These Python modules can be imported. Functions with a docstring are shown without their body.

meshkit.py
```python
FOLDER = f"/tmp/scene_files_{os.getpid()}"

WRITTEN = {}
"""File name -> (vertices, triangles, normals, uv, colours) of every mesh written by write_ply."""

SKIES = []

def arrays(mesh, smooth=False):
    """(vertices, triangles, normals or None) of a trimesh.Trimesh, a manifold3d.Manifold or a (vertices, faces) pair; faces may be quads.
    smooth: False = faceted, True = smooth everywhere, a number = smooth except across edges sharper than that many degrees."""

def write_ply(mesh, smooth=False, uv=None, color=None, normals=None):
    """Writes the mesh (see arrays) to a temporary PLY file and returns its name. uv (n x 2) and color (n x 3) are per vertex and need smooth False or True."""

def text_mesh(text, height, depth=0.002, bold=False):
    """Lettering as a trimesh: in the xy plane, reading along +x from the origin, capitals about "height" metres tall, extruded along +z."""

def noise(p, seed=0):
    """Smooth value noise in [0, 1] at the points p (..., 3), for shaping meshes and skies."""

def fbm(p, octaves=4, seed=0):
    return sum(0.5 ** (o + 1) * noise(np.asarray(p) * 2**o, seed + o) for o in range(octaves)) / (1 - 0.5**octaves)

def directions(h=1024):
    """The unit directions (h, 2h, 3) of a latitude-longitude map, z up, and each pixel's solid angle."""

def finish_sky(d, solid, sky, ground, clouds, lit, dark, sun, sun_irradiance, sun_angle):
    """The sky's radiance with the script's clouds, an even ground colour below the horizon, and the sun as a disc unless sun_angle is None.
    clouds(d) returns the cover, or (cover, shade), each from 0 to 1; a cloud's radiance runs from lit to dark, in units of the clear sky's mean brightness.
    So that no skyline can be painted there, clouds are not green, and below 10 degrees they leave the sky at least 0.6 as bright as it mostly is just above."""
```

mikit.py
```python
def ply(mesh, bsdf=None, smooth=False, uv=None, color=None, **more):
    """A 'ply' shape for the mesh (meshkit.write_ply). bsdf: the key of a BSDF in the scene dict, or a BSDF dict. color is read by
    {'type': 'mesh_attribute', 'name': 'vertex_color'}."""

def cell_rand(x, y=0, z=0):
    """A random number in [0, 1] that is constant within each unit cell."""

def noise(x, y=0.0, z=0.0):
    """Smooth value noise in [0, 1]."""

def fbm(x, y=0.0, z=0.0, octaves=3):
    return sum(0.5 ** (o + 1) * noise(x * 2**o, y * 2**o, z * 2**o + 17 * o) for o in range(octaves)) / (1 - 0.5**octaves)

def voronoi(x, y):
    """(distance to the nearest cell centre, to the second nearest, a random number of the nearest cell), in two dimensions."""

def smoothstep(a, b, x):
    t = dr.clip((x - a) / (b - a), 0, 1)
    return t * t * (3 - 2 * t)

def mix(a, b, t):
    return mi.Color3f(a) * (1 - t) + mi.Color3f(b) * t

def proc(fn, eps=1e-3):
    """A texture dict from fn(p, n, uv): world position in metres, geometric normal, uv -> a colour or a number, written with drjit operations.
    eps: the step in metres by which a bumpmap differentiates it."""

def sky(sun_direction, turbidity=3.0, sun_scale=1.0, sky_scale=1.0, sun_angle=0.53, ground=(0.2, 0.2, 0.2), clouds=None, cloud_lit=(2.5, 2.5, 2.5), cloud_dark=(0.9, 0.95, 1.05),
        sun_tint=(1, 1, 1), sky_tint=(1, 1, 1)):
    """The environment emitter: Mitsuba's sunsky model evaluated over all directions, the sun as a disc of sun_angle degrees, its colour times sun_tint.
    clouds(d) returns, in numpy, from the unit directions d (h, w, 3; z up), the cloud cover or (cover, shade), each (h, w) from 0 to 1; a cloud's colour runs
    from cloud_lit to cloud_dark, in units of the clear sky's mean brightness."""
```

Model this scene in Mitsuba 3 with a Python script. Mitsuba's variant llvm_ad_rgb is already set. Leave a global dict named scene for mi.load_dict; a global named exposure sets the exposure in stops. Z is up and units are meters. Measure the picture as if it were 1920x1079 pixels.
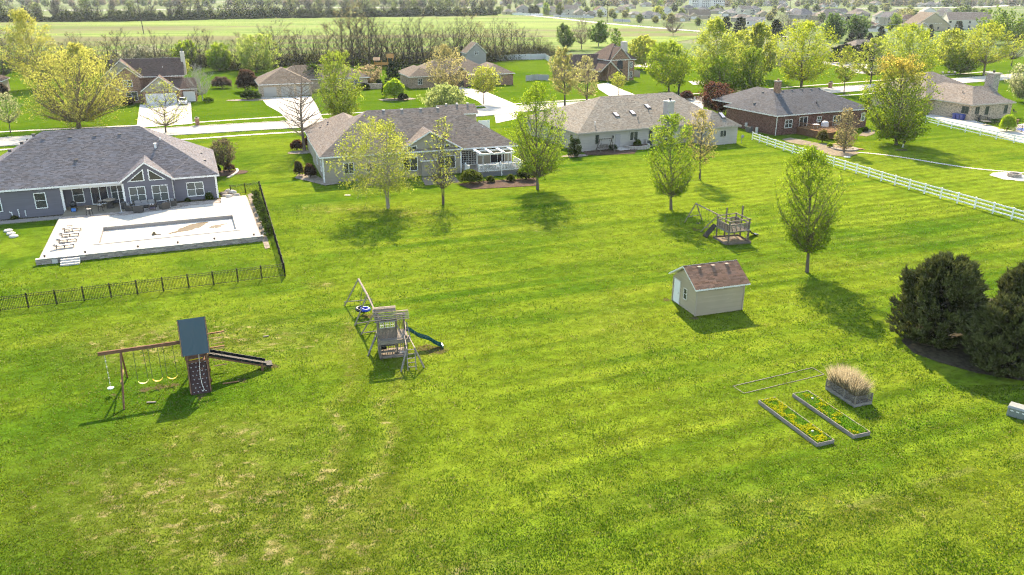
import math, random, numpy as np, drjit as dr, mitsuba as mi, mikit, meshkit, manifold3d
from mikit import proc, noise, fbm, voronoi, cell_rand, smoothstep, mix
T = mi.ScalarTransform4f
scene, labels = {}, {}
# ---------------------------------------------------------------- camera, sky and exposure
CAM_Z, PITCH = 24.0, math.radians(20.59)
HAZE = 0.00010
scene['camera'] = {'type': 'perspective', 'fov': 65.58, 'fov_axis': 'x', 'near_clip': 0.1, 'far_clip': 9000.0,
                   'to_world': T().look_at(origin=[0, 0, CAM_Z], target=[0, math.cos(PITCH), CAM_Z - math.sin(PITCH)], up=[0, 0, 1])}
SUN = (-0.045, 0.80, 0.615)
def cloud_cover(d):
    c = meshkit.fbm(d / (d[..., 2:] + 0.12) * [0.9, 0.9, 0.0] + [3.1, 7.7, 0.0], 4)
    return np.clip((c - 0.42) * 2.6, 0, 1) * 0.75
scene['sky'] = mikit.sky(SUN, turbidity=4, sky_scale=1.15, clouds=cloud_cover, ground=(0.10, 0.14, 0.05))
exposure = 3.22

# ---------------------------------------------------------------- helpers
def key_for(name, parent=None):
    base = (parent + '__' if parent else '') + name
    if base not in scene and base not in labels: return base
    n = NEXT.get(base, 1)
    while f'{base}_{n:03d}' in scene or f'{base}_{n:03d}' in labels: n += 1
    NEXT[base] = n + 1
    return f'{base}_{n:03d}'
NEXT = {}
def thing(name, label, cat, group=None):
    k = key_for(name); labels[k] = {'label': label, 'category': cat}
    if group: labels[k]['group'] = group
    return k

ORD = 'first second third fourth fifth sixth seventh eighth ninth tenth eleventh twelfth thirteenth fourteenth fifteenth sixteenth seventeenth eighteenth nineteenth'.split()
def ordinal(i):
    """0 -> first"""
    if i < 19: return ORD[i]
    t, u = divmod(i + 1, 10); tens = ['', '', 'twent', 'thirt', 'fort', 'fift', 'sixt', 'sevent', 'eight', 'ninet'][t]
    return tens + 'ieth' if u == 0 else tens + 'y-' + ORD[u - 1]
class Fr:
    """local frame: u to the right, v away from the lawn, z up"""
    def __init__(self, o, ang=0.0, z=0.0):
        a = math.radians(ang); self.a = ang
        self.R = np.array([[math.cos(a), -math.sin(a), 0], [math.sin(a), math.cos(a), 0], [0, 0, 1]]); self.o = np.array([o[0], o[1], z])
    def __call__(self, p): return np.asarray(p, float) @ self.R.T + self.o
    def sub(self, u, v, ang=0.0, z=0.0):
        p = self((u, v, z)); return Fr(p[:2], self.a + ang, p[2])
WORLD = Fr((0, 0))

BOXF = np.array([[0, 2, 1], [1, 2, 3], [4, 5, 6], [5, 7, 6], [0, 1, 4], [1, 5, 4], [2, 6, 3], [3, 6, 7], [0, 4, 2], [2, 4, 6], [1, 3, 5], [3, 7, 5]])
class MB:
    def __init__(self, col=(0.5, 0.5, 0.5)): self.v, self.f, self.c, self.n, self.col = [], [], [], 0, col
    def raw(self, v, f, col=None):
        v = np.asarray(v, float).reshape(-1, 3); f = np.asarray(f, int)
        if f.shape[1] == 4: f = np.vstack([f[:, [0, 1, 2]], f[:, [0, 2, 3]]])
        self.v.append(v); self.f.append(f + self.n); self.n += len(v)
        col = self.col if col is None else col
        self.c.append(np.broadcast_to(np.asarray(col, float), (len(v), 3))); return self
    def box(self, u0, u1, v0, v1, z0, z1, col=None):
        p = [(x, y, z) for z in (z0, z1) for y in (v0, v1) for x in (u0, u1)]
        return self.raw(p, BOXF, col)
    def beam(self, p, q, w, h=None, col=None):
        p, q = np.asarray(p, float), np.asarray(q, float); h = w if h is None else h
        d = (q - p) / np.linalg.norm(q - p)
        s = np.cross(d, [0, 0, 1.0]) if abs(d[2]) < 0.98 else np.array([1.0, 0, 0])
        s /= np.linalg.norm(s); t = np.cross(s, d)
        vs = [e + s * a * w / 2 + t * b * h / 2 for e in (p, q) for b in (-1, 1) for a in (-1, 1)]
        return self.raw(vs, BOXF, col)
    def tube(self, p, q, r0, r1=None, n=8, col=None):
        p, q = np.asarray(p, float), np.asarray(q, float); r1 = r0 if r1 is None else r1
        d = (q - p) / np.linalg.norm(q - p); s = np.cross(d, [0, 0, 1.0] if abs(d[2]) < 0.95 else [1.0, 0, 0]); s /= np.linalg.norm(s); t = np.cross(d, s)
        a = np.arange(n) * 2 * np.pi / n; ring = np.cos(a)[:, None] * s + np.sin(a)[:, None] * t
        v = np.vstack([p + ring * r0, q + ring * r1, [p], [q]]); i = np.arange(n); j = (i + 1) % n
        f = np.vstack([np.c_[i, j, j + n], np.c_[i, j + n, i + n], np.c_[j, i, i * 0 + 2 * n], np.c_[i + n, j + n, i * 0 + 2 * n + 1]])
        return self.raw(v, f, col)
    def path(self, pts, r, n=6, col=None):
        for a, b in zip(pts[:-1], pts[1:]): self.tube(a, b, r, r, n, col)
        return self
    def lathe(self, c, prof, n=14, col=None):
        a = np.arange(n) * 2 * np.pi / n; c = np.asarray(c, float)
        v = np.array([[c[0] + r * math.cos(x), c[1] + r * math.sin(x), c[2] + z] for r, z in prof for x in a]); m = len(prof)
        i = np.arange(n); j = (i + 1) % n
        f = np.vstack([np.vstack([np.c_[i + k * n, j + k * n, j + (k + 1) * n], np.c_[i + k * n, j + (k + 1) * n, i + (k + 1) * n]]) for k in range(m - 1)])
        return self.raw(v, f, col)
    def prism(self, poly, z0, z1, col=None):
        """flat polygon (u, v) standing from z0 to z1"""
        m = manifold3d.Manifold.extrude(manifold3d.CrossSection([np.asarray(poly, float)], manifold3d.FillRule.NonZero), z1 - z0).translate((0, 0, z0)).to_mesh()
        return self.raw(m.vert_properties[:, :3], m.tri_verts, col)
    def side(self, poly, v0, v1, col=None):
        """polygon (u, z) pushed along v"""
        m = manifold3d.Manifold.extrude(manifold3d.CrossSection([np.asarray(poly, float)], manifold3d.FillRule.NonZero), v1 - v0).to_mesh()
        p = m.vert_properties[:, :3]
        return self.raw(np.c_[p[:, 0], v1 - p[:, 2], p[:, 1]], m.tri_verts, col)
    def sidev(self, poly, u0, u1, col=None):
        """polygon (v, z) pushed along u"""
        m = manifold3d.Manifold.extrude(manifold3d.CrossSection([np.asarray(poly, float)], manifold3d.FillRule.NonZero), u1 - u0).to_mesh()
        p = m.vert_properties[:, :3]
        return self.raw(np.c_[u0 + p[:, 2], p[:, 0], p[:, 1]], m.tri_verts, col)
    def ball(self, c, r, n=8, col=None, sq=(1, 1, 1)):
        import trimesh
        m = trimesh.creation.uv_sphere(1.0, count=[n, 2 * n]); return self.raw(np.array(m.vertices) * np.asarray(sq) * r + np.asarray(c), m.faces, col)
    def arr(self): return np.vstack(self.v), np.vstack(self.f), np.vstack(self.c)

def put(key, mb, bsdf, fr=WORLD, pal=None, smooth=False):
    v, f, c = mb.arr() if isinstance(mb, MB) else mb
    v = fr(v)
    kw = {'uv': np.tile([[float(pal), 0.0]], (len(v), 1))} if pal is not None else {'color': c}
    scene[key] = mikit.ply((v, f), bsdf, smooth=smooth, **kw)
    return key
def part(parent, name, mb, bsdf, fr=WORLD, pal=None, label=None, kind=None, smooth=False):
    k = put(key_for(name, parent), mb, bsdf, fr, pal, smooth)
    if label: labels.setdefault(k, {})['label'] = label
    if kind: labels.setdefault(k, {})['kind'] = kind
    return k
def solo(name, label, cat, mb, bsdf, fr=WORLD, pal=None, group=None, smooth=False):
    k = thing(name, label, cat, group); return put(k, mb, bsdf, fr, pal, smooth)
def struct(name, mb, bsdf, fr=WORLD, pal=None, label=None, kind='structure'):
    k = put(key_for(name), mb, bsdf, fr, pal); labels[k] = {'kind': kind}
    if label: labels[k]['label'] = label
    return k

# ---------------------------------------------------------------- materials (each defined once)
def pal(uv, cols):
    r = mi.Color3f(*cols[0])
    for i, c in enumerate(cols[1:], 1): r = dr.select(uv.x > i - 0.5, mi.Color3f(*c), r)
    return r
def principled(col, rough=0.7, spec=0.3, **k): return {'type': 'twosided', 'bsdf': {'type': 'principled', 'base_color': col, 'roughness': rough, 'specular': spec, **k}}
VC = {'type': 'mesh_attribute', 'name': 'vertex_color'}
scene['paint'] = principled(VC, 0.65, 0.25)
scene['gloss'] = principled(VC, 0.28, 0.5)
scene['metal'] = principled(VC, 0.4, 0.5, metallic=0.7)
scene['bark'] = principled(VC, 0.9, 0.1)
scene['leaf'] = {'type': 'principledthin', 'base_color': VC, 'roughness': 0.8, 'diff_trans': 1.45, 'eta': 1.1}
scene['needle'] = {'type': 'principledthin', 'base_color': VC, 'roughness': 0.6, 'diff_trans': 0.35, 'eta': 1.3}

LINES = [(-11.85,52.81),(-8.68,28.11),(-8.02,48.46),(-6.72,28.11)]
STRIPE = [(8.09,28.87),(20.14,34.30)]
DIRT = [(-20.21 + u * .9272 - v * .3746, 44.5 + u * .3746 + v * .9272, r) for u, v, r in ((-2.75, 2.0, .42), (-1.9, 2.0, .42), (-1.02, 2.0, .55), (-4.6, 2.0, .3), (5.2, 2.4, .5), (3.2, 1.0, .5), (.6, -.3, .45))] + [(-6.2, 51.6, .9), (-5.0, 51.2, .7), (-11.3, 57.5, .7), (19.6, 81.5, .6), (14.2, 57.2, .5), (12.8, 61, .5)]
def lawn_colour(p, n, uv):
    x, y = p.x, p.y
    big = fbm(x * 0.045 + 3, y * 0.045 + 9, 0, 3); mid = fbm(x * 0.20, y * 0.20, 3, 3); sm = fbm(x * 1.1, y * 1.1, 5, 3)
    # mower passes: long faint bands that run with the lots, finer and clearer towards the right
    u, v = x * 0.93 + y * 0.37, -x * 0.37 + y * 0.93
    mow = noise(u * 0.025 + 7, v * 0.62) * 0.5 + noise(u * 0.05, v * 1.5 + 4) * 0.3 + noise(u * 0.11, v * 3.3 + 9) * 0.2
    clump = fbm(u * 2.0 + 1.2 * mid, v * 3.0, 8, 3); fine = noise(u * 6, v * 10, 2); blade = noise(u * 11, v * 17, 4)
    right = smoothstep(-8, 18, u)
    g = mix((0.041, 0.090, 0.0050), (0.110, 0.155, 0.0110), smoothstep(0.25, 0.75, big * 0.35 + mid * (0.55 - 0.25 * right) + mow * (0.18 + 0.42 * right) - 0.06))
    g = mix(g, (0.125, 0.150, 0.015), smoothstep(0.60, 0.80, mow * 0.6 + sm * 0.25 + mid * 0.2) * 0.5)
    # dry, thin turf: the left foreground fades to a pale worn yellow-green; swings, two worn tracks, patches elsewhere
    d = sum(s * dr.exp(-(dr.square((x - cx) / rx) + dr.square((y - cy) / ry))) for cx, cy, rx, ry, s in
            ((-17, 34, 8, 4.5, 1.0), (-12, 31, 6, 3.5, .9), (-20, 53, 8, 4, .9), (-27, 52, 5, 3, .8), (-16, 40, 5, 2, .7), (-9, 32, 5, 3, .6), (-16.5, 64.5, 1.2, 0.9, 1.2),
             (-20, 90, 6, 2.2, .8), (-11, 88, 4, 2, .8), (3, 82, 5, 3, .5), (8, 56, 3, 6, .35), (12, 33, 7, 1.2, .5), (-6.5, 50.5, .9, .5, 1.2), (20, 33, 9, 1.4, .4), (-2, 28.5, 3, 1.5, .6), (30, 70, 14, 1.2, .5), (36, 78, 12, 1.0, .45)))
    tr = mi.Float(0)
    for (x0, y0), (x1, y1) in ((LINES[0], LINES[1]), (LINES[2], LINES[3])):
        e = x - (x0 + (x1 - x0) * (y - y0) / (y1 - y0)) + (noise(y * 0.35, 8) - 0.5) * 1.2
        tr += dr.exp(-dr.square(e / 0.5)) * smoothstep(64, 52, y) * (0.35 + 0.65 * noise(y * 0.5, x * 0.2, 4))
        g *= 1 - 0.48 * dr.exp(-dr.square((e - 0.95) / 0.62)) * smoothstep(58, 38, y) * (0.4 + 0.6 * noise(y * 0.4, 3))
    w = dr.clip(d + 1.1 * tr, 0, 1)
    g = mix(g, mix((0.085, 0.105, 0.010), (0.145, 0.155, 0.032), sm), w * 0.62)
    dry = smoothstep(0.44, 0.86, w * 0.50 + (fbm(x * 1.9, y * 2.6, 11, 4) - 0.5) * 1.5)
    g = mix(g, mix((0.12, 0.115, 0.03), (0.235, 0.195, 0.095), smoothstep(0.35, 0.7, clump)), dry * 0.7)
    g *= 0.56 + 0.26 * smoothstep(0.2, 0.8, sm) + 0.40 * smoothstep(0.22, 0.78, clump) + 0.28 * fine + 0.30 * blade + 0.06
    # passes of the mower in the right foreground and on the right-hand lawn
    (ax, ay), (bx, by) = STRIPE; L = math.hypot(bx - ax, by - ay); s = (-(by - ay) * (x - ax) + (bx - ax) * (y - ay)) / L + (noise(u * 0.12, 6) - 0.5) * 0.7; here = smoothstep(-6, 6, x) * smoothstep(62, 44, y)
    g *= 1 + here * (0.16 * dr.sin(s * 2.9) * smoothstep(0.2, 0.6, noise(u * 0.1, s * 0.3, 7)) - 0.22 * dr.exp(-dr.square((s + 1.1) / 0.6)))
    g = mix(g, (0.165, 0.175, 0.05), here * 0.5 * dr.exp(-dr.square(s / 0.22)) * smoothstep(0.35, 0.6, noise(u * 0.7, 2)))
    g *= 1 + 0.13 * smoothstep(8, 22, x) * smoothstep(55, 66, y) * smoothstep(125, 105, y) * dr.sin(v * 3.6 + 2 * noise(u * 0.07, v * 0.1))
    soil = sum(dr.exp(-(dr.square(x - cx) + dr.square(y - cy)) / (r * r)) for cx, cy, r in DIRT)
    g = mix(g, (0.095, 0.068, 0.042), smoothstep(0.35, 0.75, soil * 0.85 + (fbm(x * 3, y * 3, 4, 3) - 0.5) * 0.9) * 0.85)
    far = smoothstep(110, 170, y)
    return mix(g, mix((0.045, 0.102, 0.002), (0.085, 0.150, 0.004), big), far * 0.7)
def lawn_height(p, n, uv):
    near = smoothstep(140, 60, p.y)
    return (noise(p.x * 3.2, p.y * 3.2) * 0.035 + noise(p.x * 9, p.y * 9, 3) * 0.03 + fbm(p.x * 0.5, p.y * 0.5, 6, 2) * 0.10) * near
scene['lawn'] = {'type': 'twosided', 'bsdf': {'type': 'bumpmap', 'arbitrary': proc(lawn_height, 0.03), 'scale': 1.0, 'bsdf': {'type': 'diffuse', 'reflectance': proc(lawn_colour)}}}
def far_ground(p, n, uv):
    a = fbm(p.x * 0.008, p.y * 0.008, 1, 4); b = fbm(p.x * 0.03, p.y * 0.05, 2, 3)
    return mix(mix((0.075, 0.13, 0.022), (0.14, 0.17, 0.06), a), (0.20, 0.19, 0.11), smoothstep(0.5, 0.75, b) * 0.6)
scene['far_soil'] = principled(proc(far_ground), 0.95, 0.1)
def field_colour(p, n, uv):
    u, v = p.x * 0.985 + p.y * 0.17, -p.x * 0.17 + p.y * 0.985
    rows = noise(u * 0.004, v * 0.09) * 0.5 + noise(u * 0.012, v * 0.22, 5) * 0.35 + noise(u * 0.03, v * 0.5, 9) * 0.15; br = fbm(u * 0.006 + 4, v * 0.022 + 1, 3, 4)
    c = mix((0.105, 0.170, 0.020), (0.205, 0.270, 0.052), smoothstep(0.25, 0.6, rows))
    c = mix(c, (0.13, 0.10, 0.058), smoothstep(0.50, 0.66, br * 0.6 + rows * 0.45) * 0.75)
    return mix(c, (0.15, 0.115, 0.07), smoothstep(390, 330, p.y) * smoothstep(0.35, 0.55, rows) * 0.8)
scene['field'] = principled(proc(field_colour), 0.95, 0.1)
def concrete_colour(p, n, uv):
    c = pal(uv, [(0.50, 0.47, 0.42), (0.45, 0.42, 0.37), (0.30, 0.27, 0.24), (0.22, 0.185, 0.135)])
    jx, jy = dr.abs(p.x * 0.93 + p.y * 0.37 - 1.5 * dr.round((p.x * 0.93 + p.y * 0.37) / 1.5)), dr.abs(-p.x * 0.37 + p.y * 0.93 - 1.5 * dr.round((-p.x * 0.37 + p.y * 0.93) / 1.5))
    return c * (0.82 + 0.30 * fbm(p.x * 0.6, p.y * 0.6, 3, 4)) * (1 - 0.16 * (smoothstep(0.03, 0.015, jx) + smoothstep(0.03, 0.015, jy)))
scene['concrete'] = principled(proc(concrete_colour), 0.85, 0.2)
def paver_colour(p, n, uv):
    u, v = p.x * 0.9285 + p.y * 0.3714, -p.x * 0.3714 + p.y * 0.9285
    row = dr.floor(v / 0.3); r = cell_rand(dr.floor(u / 0.45 + 0.5 * (row - 2 * dr.floor(row / 2))), row)
    return mix((0.23, 0.19, 0.16), (0.42, 0.36, 0.31), r) * (0.8 + 0.35 * fbm(p.x * 2, p.y * 2, 0, 2))
scene['pavers'] = principled(proc(paver_colour), 0.85, 0.2)
def mulch_colour(p, n, uv):
    c = pal(uv, [(0.085, 0.055, 0.04), (0.25, 0.215, 0.17), (0.065, 0.055, 0.034), (0.22, 0.18, 0.125)])
    return c * (0.35 + 1.3 * fbm(p.x * 5, p.y * 5, p.z * 5, 3))
scene['mulch'] = principled(proc(mulch_colour), 0.95, 0.1)
ROOFS = [(0.150, 0.145, 0.156), (0.195, 0.166, 0.142), (0.205, 0.190, 0.160), (0.098, 0.100, 0.108), (0.165, 0.135, 0.105), (0.120, 0.085, 0.070), (0.190, 0.120, 0.085), (0.20, 0.175, 0.15), (0.12, 0.125, 0.14), (0.30, 0.28, 0.26)]
def shingle_colour(p, n, uv):
    t = dr.normalize(mi.Vector3f(n.y, -n.x, 0) + mi.Vector3f(1e-4, 0, 0)); s = p.x * t.x + p.y * t.y
    row = dr.floor(p.z / (0.15 * dr.maximum(dr.sqrt(n.x * n.x + n.y * n.y), 0.15)))
    r = cell_rand(dr.floor(s / 0.32 + 7.3 * cell_rand(row, 3)), row); r2 = cell_rand(dr.floor(s / 0.9 + 3.1 * cell_rand(row, 9)), row, 5)
    c = pal(uv, ROOFS)
    warm = mix((1.07, 0.99, 0.93), (0.95, 0.99, 1.05), r2)
    return c * warm * (0.62 + 0.62 * r + 0.14 * r2) * (0.88 + 0.25 * fbm(p.x * 0.5, p.y * 0.5, p.z * 0.5, 3))
scene['shingles'] = principled(proc(shingle_colour), 0.92, 0.15)
WALLS = [(0.140, 0.134, 0.160), (0.34, 0.30, 0.235), (0.42, 0.385, 0.345), (0.40, 0.33, 0.22), (0.55, 0.51, 0.43), (0.30, 0.29, 0.28), (0.62, 0.60, 0.56), (0.26, 0.22, 0.19)]
def siding_colour(p, n, uv):
    c = pal(uv, WALLS); row = dr.floor(p.z / 0.12)
    return c * (0.94 + 0.10 * cell_rand(row, dr.floor((p.x + p.y) / 3.6 + 5 * cell_rand(row)))) * (0.9 + 0.2 * fbm(p.x * 0.7, p.y * 0.7, p.z * 0.5, 2))
def siding_height(p, n, uv):
    return (p.z / 0.12 - dr.floor(p.z / 0.12)) * -0.012 * (1 - dr.abs(n.z))
scene['siding'] = {'type': 'twosided', 'bsdf': {'type': 'bumpmap', 'arbitrary': proc(siding_height, 0.01), 'scale': 1.0, 'bsdf': {'type': 'principled', 'base_color': proc(siding_colour), 'roughness': 0.6, 'specular': 0.3}}}
scene['clapboard'] = principled(proc(siding_colour), 0.6, 0.3)
def brick_colour(p, n, uv):
    t = dr.normalize(mi.Vector3f(n.y, -n.x, 0) + mi.Vector3f(1e-4, 0, 0)); s = p.x * t.x + p.y * t.y
    row = dr.floor(p.z / 0.08); a = s / 0.23 + 0.5 * (row - 2 * dr.floor(row / 2)); r = cell_rand(dr.floor(a), row)
    j = dr.maximum(smoothstep(0.10, 0.04, a - dr.floor(a)), smoothstep(0.2, 0.1, p.z / 0.08 - row))
    c = pal(uv, [(0.125, 0.052, 0.040), (0.44, 0.35, 0.25), (0.26, 0.15, 0.10), (0.33, 0.24, 0.17), (0.33, 0.295, 0.25)])
    return mix(c * (0.55 + 0.9 * r), (0.38, 0.34, 0.30), j * 0.45)
scene['brick'] = principled(proc(brick_colour), 0.9, 0.15)
def wood_colour(p, n, uv):
    c = pal(uv, [(0.24, 0.205, 0.165), (0.185, 0.098, 0.056), (0.27, 0.235, 0.195), (0.30, 0.17, 0.08), (0.15, 0.125, 0.105), (0.25, 0.225, 0.195), (0.40, 0.28, 0.14), (0.17, 0.142, 0.115)])
    g = fbm(p.x * 4 + p.y * 3, p.z * 9, p.y * 5, 3)
    return c * (0.6 + 0.75 * g) * (0.85 + 0.3 * noise(p.x * 21, p.y * 21, p.z * 21))
scene['wood'] = principled(proc(wood_colour), 0.85, 0.2)
def stone_colour(p, n, uv):
    c = pal(uv, [(0.36, 0.31, 0.27), (0.27, 0.24, 0.22), (0.44, 0.39, 0.34), (0.55, 0.52, 0.48), (0.12, 0.10, 0.09)])
    return c * (0.55 + 0.85 * fbm(p.x * 6, p.y * 6, p.z * 8, 3))
scene['stone'] = principled(proc(stone_colour), 0.9, 0.15)
scene['window_glass'] = {'type': 'twosided', 'bsdf': {'type': 'principled', 'base_color': VC, 'roughness': 0.08, 'specular': 0.25}}
def cover_colour(p, n, uv):
    return mi.Color3f(0.56, 0.53, 0.47) * (0.9 + 0.16 * fbm(p.x * 0.4, p.y * 0.4, 2, 4))
scene['pool_cover'] = principled(proc(cover_colour), 0.6, 0.3)

# ---------------------------------------------------------------- the setting: ground, field, street, walks, drives
def sheet(poly, z):
    m = MB(); P = manifold3d.Manifold.extrude(manifold3d.CrossSection([np.asarray(poly, float)], manifold3d.FillRule.NonZero), 1).to_mesh()
    v, f = P.vert_properties[:, :3], P.tri_verts
    keep = (v[f][:, :, 2] > 0.5).all(1); v = v.copy(); v[:, 2] = z
    return m.raw(v, f[keep])
def spline(pts, n=6):
    p = np.asarray(pts, float); t = np.r_[0, np.cumsum(np.linalg.norm(np.diff(p, axis=0), axis=1))]
    from scipy.interpolate import PchipInterpolator
    s = np.linspace(0, t[-1], n * (len(p) - 1) + 1); return np.c_[PchipInterpolator(t, p[:, 0])(s), PchipInterpolator(t, p[:, 1])(s)]
def ribbon(pts, w, z, off=0.0, thick=None):
    p = np.asarray(pts, float); d = np.gradient(p, axis=0); d /= np.linalg.norm(d, axis=1, keepdims=True); nrm = np.c_[-d[:, 1], d[:, 0]]
    a, b = p + nrm * (off - w / 2), p + nrm * (off + w / 2); n = len(p); i = np.arange(n - 1); m = MB()
    if thick is None:
        return m.raw(np.vstack([np.c_[a, np.full(n, z)], np.c_[b, np.full(n, z)]]), np.c_[i, i + 1, i + 1 + n, i + n])
    v = np.vstack([np.c_[a, np.full(n, z)], np.c_[b, np.full(n, z)], np.c_[b, np.full(n, z + thick)], np.c_[a, np.full(n, z + thick)]])
    return m.raw(v, np.vstack([np.c_[i + 3 * n, i + 1 + 3 * n, i + 1 + 2 * n, i + 2 * n], np.c_[i, i + 1, i + 1 + 3 * n, i + 3 * n], np.c_[i + n, i + 2 * n, i + 1 + 2 * n, i + 1 + n]]))
struct('ground', MB().raw([(-7000, -400, -0.25), (7000, -400, -0.25), (7000, 7600, -0.25), (-7000, 7600, -0.25)], [[0, 1, 2, 3]]), 'far_soil')
struct('lawn', sheet([(-330, -60), (330, -60), (330, 300), (120, 318), (-60, 300), (-330, 300)], 0.0), 'lawn')
struct('field', sheet([(-900, 296)] + [(-520.99,649.09),(-400.18,654.44),(-227.88,746.59),(-37.00,832.27),(-8.45,887.74),(63.89,638.64),(110.56,501.02),(97.53,434.49),(49.21,355.29),(17.38,336.77)] + [(-60, 296)], -0.1), 'field')
STREET = spline([(-210, 82), (-150, 106), (-86, 133), (-48, 149), (-16.5, 161), (10, 177), (42, 187), (84, 207.5), (142, 237), (230, 290), (300, 340)])
struct('street', ribbon(STREET, 8.6, 0.02), 'concrete', pal=1)
for s in (-1, 1): struct('kerb', ribbon(STREET, 0.28, 0.0, s * 4.45, 0.12), 'concrete', pal=0)
def path_struct(name, pts, w, z=0.012, p=1, smooth=True): return struct(name, ribbon(spline(pts) if smooth else pts, w, z), 'concrete', pal=p)
path_struct('sidewalk', [(-150, 116)] + [(-91.83,143.24),(-61.40,153.87),(-50.74,159.24),(-31.34,167.24),(-11.55,174.78),(9.99,184.82),(42.19,197.58),(82.84,218.30)] + [(150, 256)], 1.3)
path_struct('sidewalk', [(-140, 101)] + [(-81.63,126.32),(-56.26,135.42),(-45.16,140.72),(-34.70,144.38)], 1.3)
path_struct('sidewalk', [(55.36,182.55),(67.86,191.00),(81.16,196.02),(96.14,203.50)], 1.3)
def drive(poly, p=0): return struct('driveway', sheet(poly, 0.035), 'concrete', pal=p)
drive([(-82.46,179.02),(-72.80,183.45),(-60.70,152.26),(-69.15,147.32)])
drive([(-59.19,191.00),(-48.08,193.98),(-42.53,176.45),(-37.04,157.53),(-42.22,152.90),(-48.07,166.86),(-54.09,178.15)])
drive([(-13.93,212.74),(-7.42,205.74),(0.24,181.65),(2.85,172.33),(-5.10,171.53),(-7.94,185.28),(-12.82,199.16)])
drive([(22.63,218.93),(26.22,222.82),(27.95,208.02),(30.36,193.98),(23.65,189.06),(22.09,208.02)])
drive([(-3.97,171.53),(1.73,174.78),(0.84,158.21),(-3.05,152.90)])
drive([(40.29,185.28),(44.80,189.06),(40.79,172.33),(37.78,169.95)])
drive([(108.74,264.83),(112.47,254.23),(108.28,244.42),(104.50,250.87)])
drive([(44.35,314.82),(54.79,320.04),(45.73,266.68),(38.90,272.38)])
drive([(48.90,226.84),(57.72,229.60),(56.46,220.21),(48.42,217.67)])
struct('field_road', ribbon(spline([(-17.28,907.89),(-8.45,887.74),(33.86,760.84),(64.40,643.82),(85.45,582.33),(112.67,510.76),(132.71,471.01),(152.13,439.36)]), 7.5, -0.06), 'concrete', pal=1)
struct('highway', ribbon(spline([(455.76,1124.38),(545.22,1140.35),(624.19,1173.66),(729.03,1266.06),(881.53,1422.65)]), 26, -0.05), 'concrete', pal=1)
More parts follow.
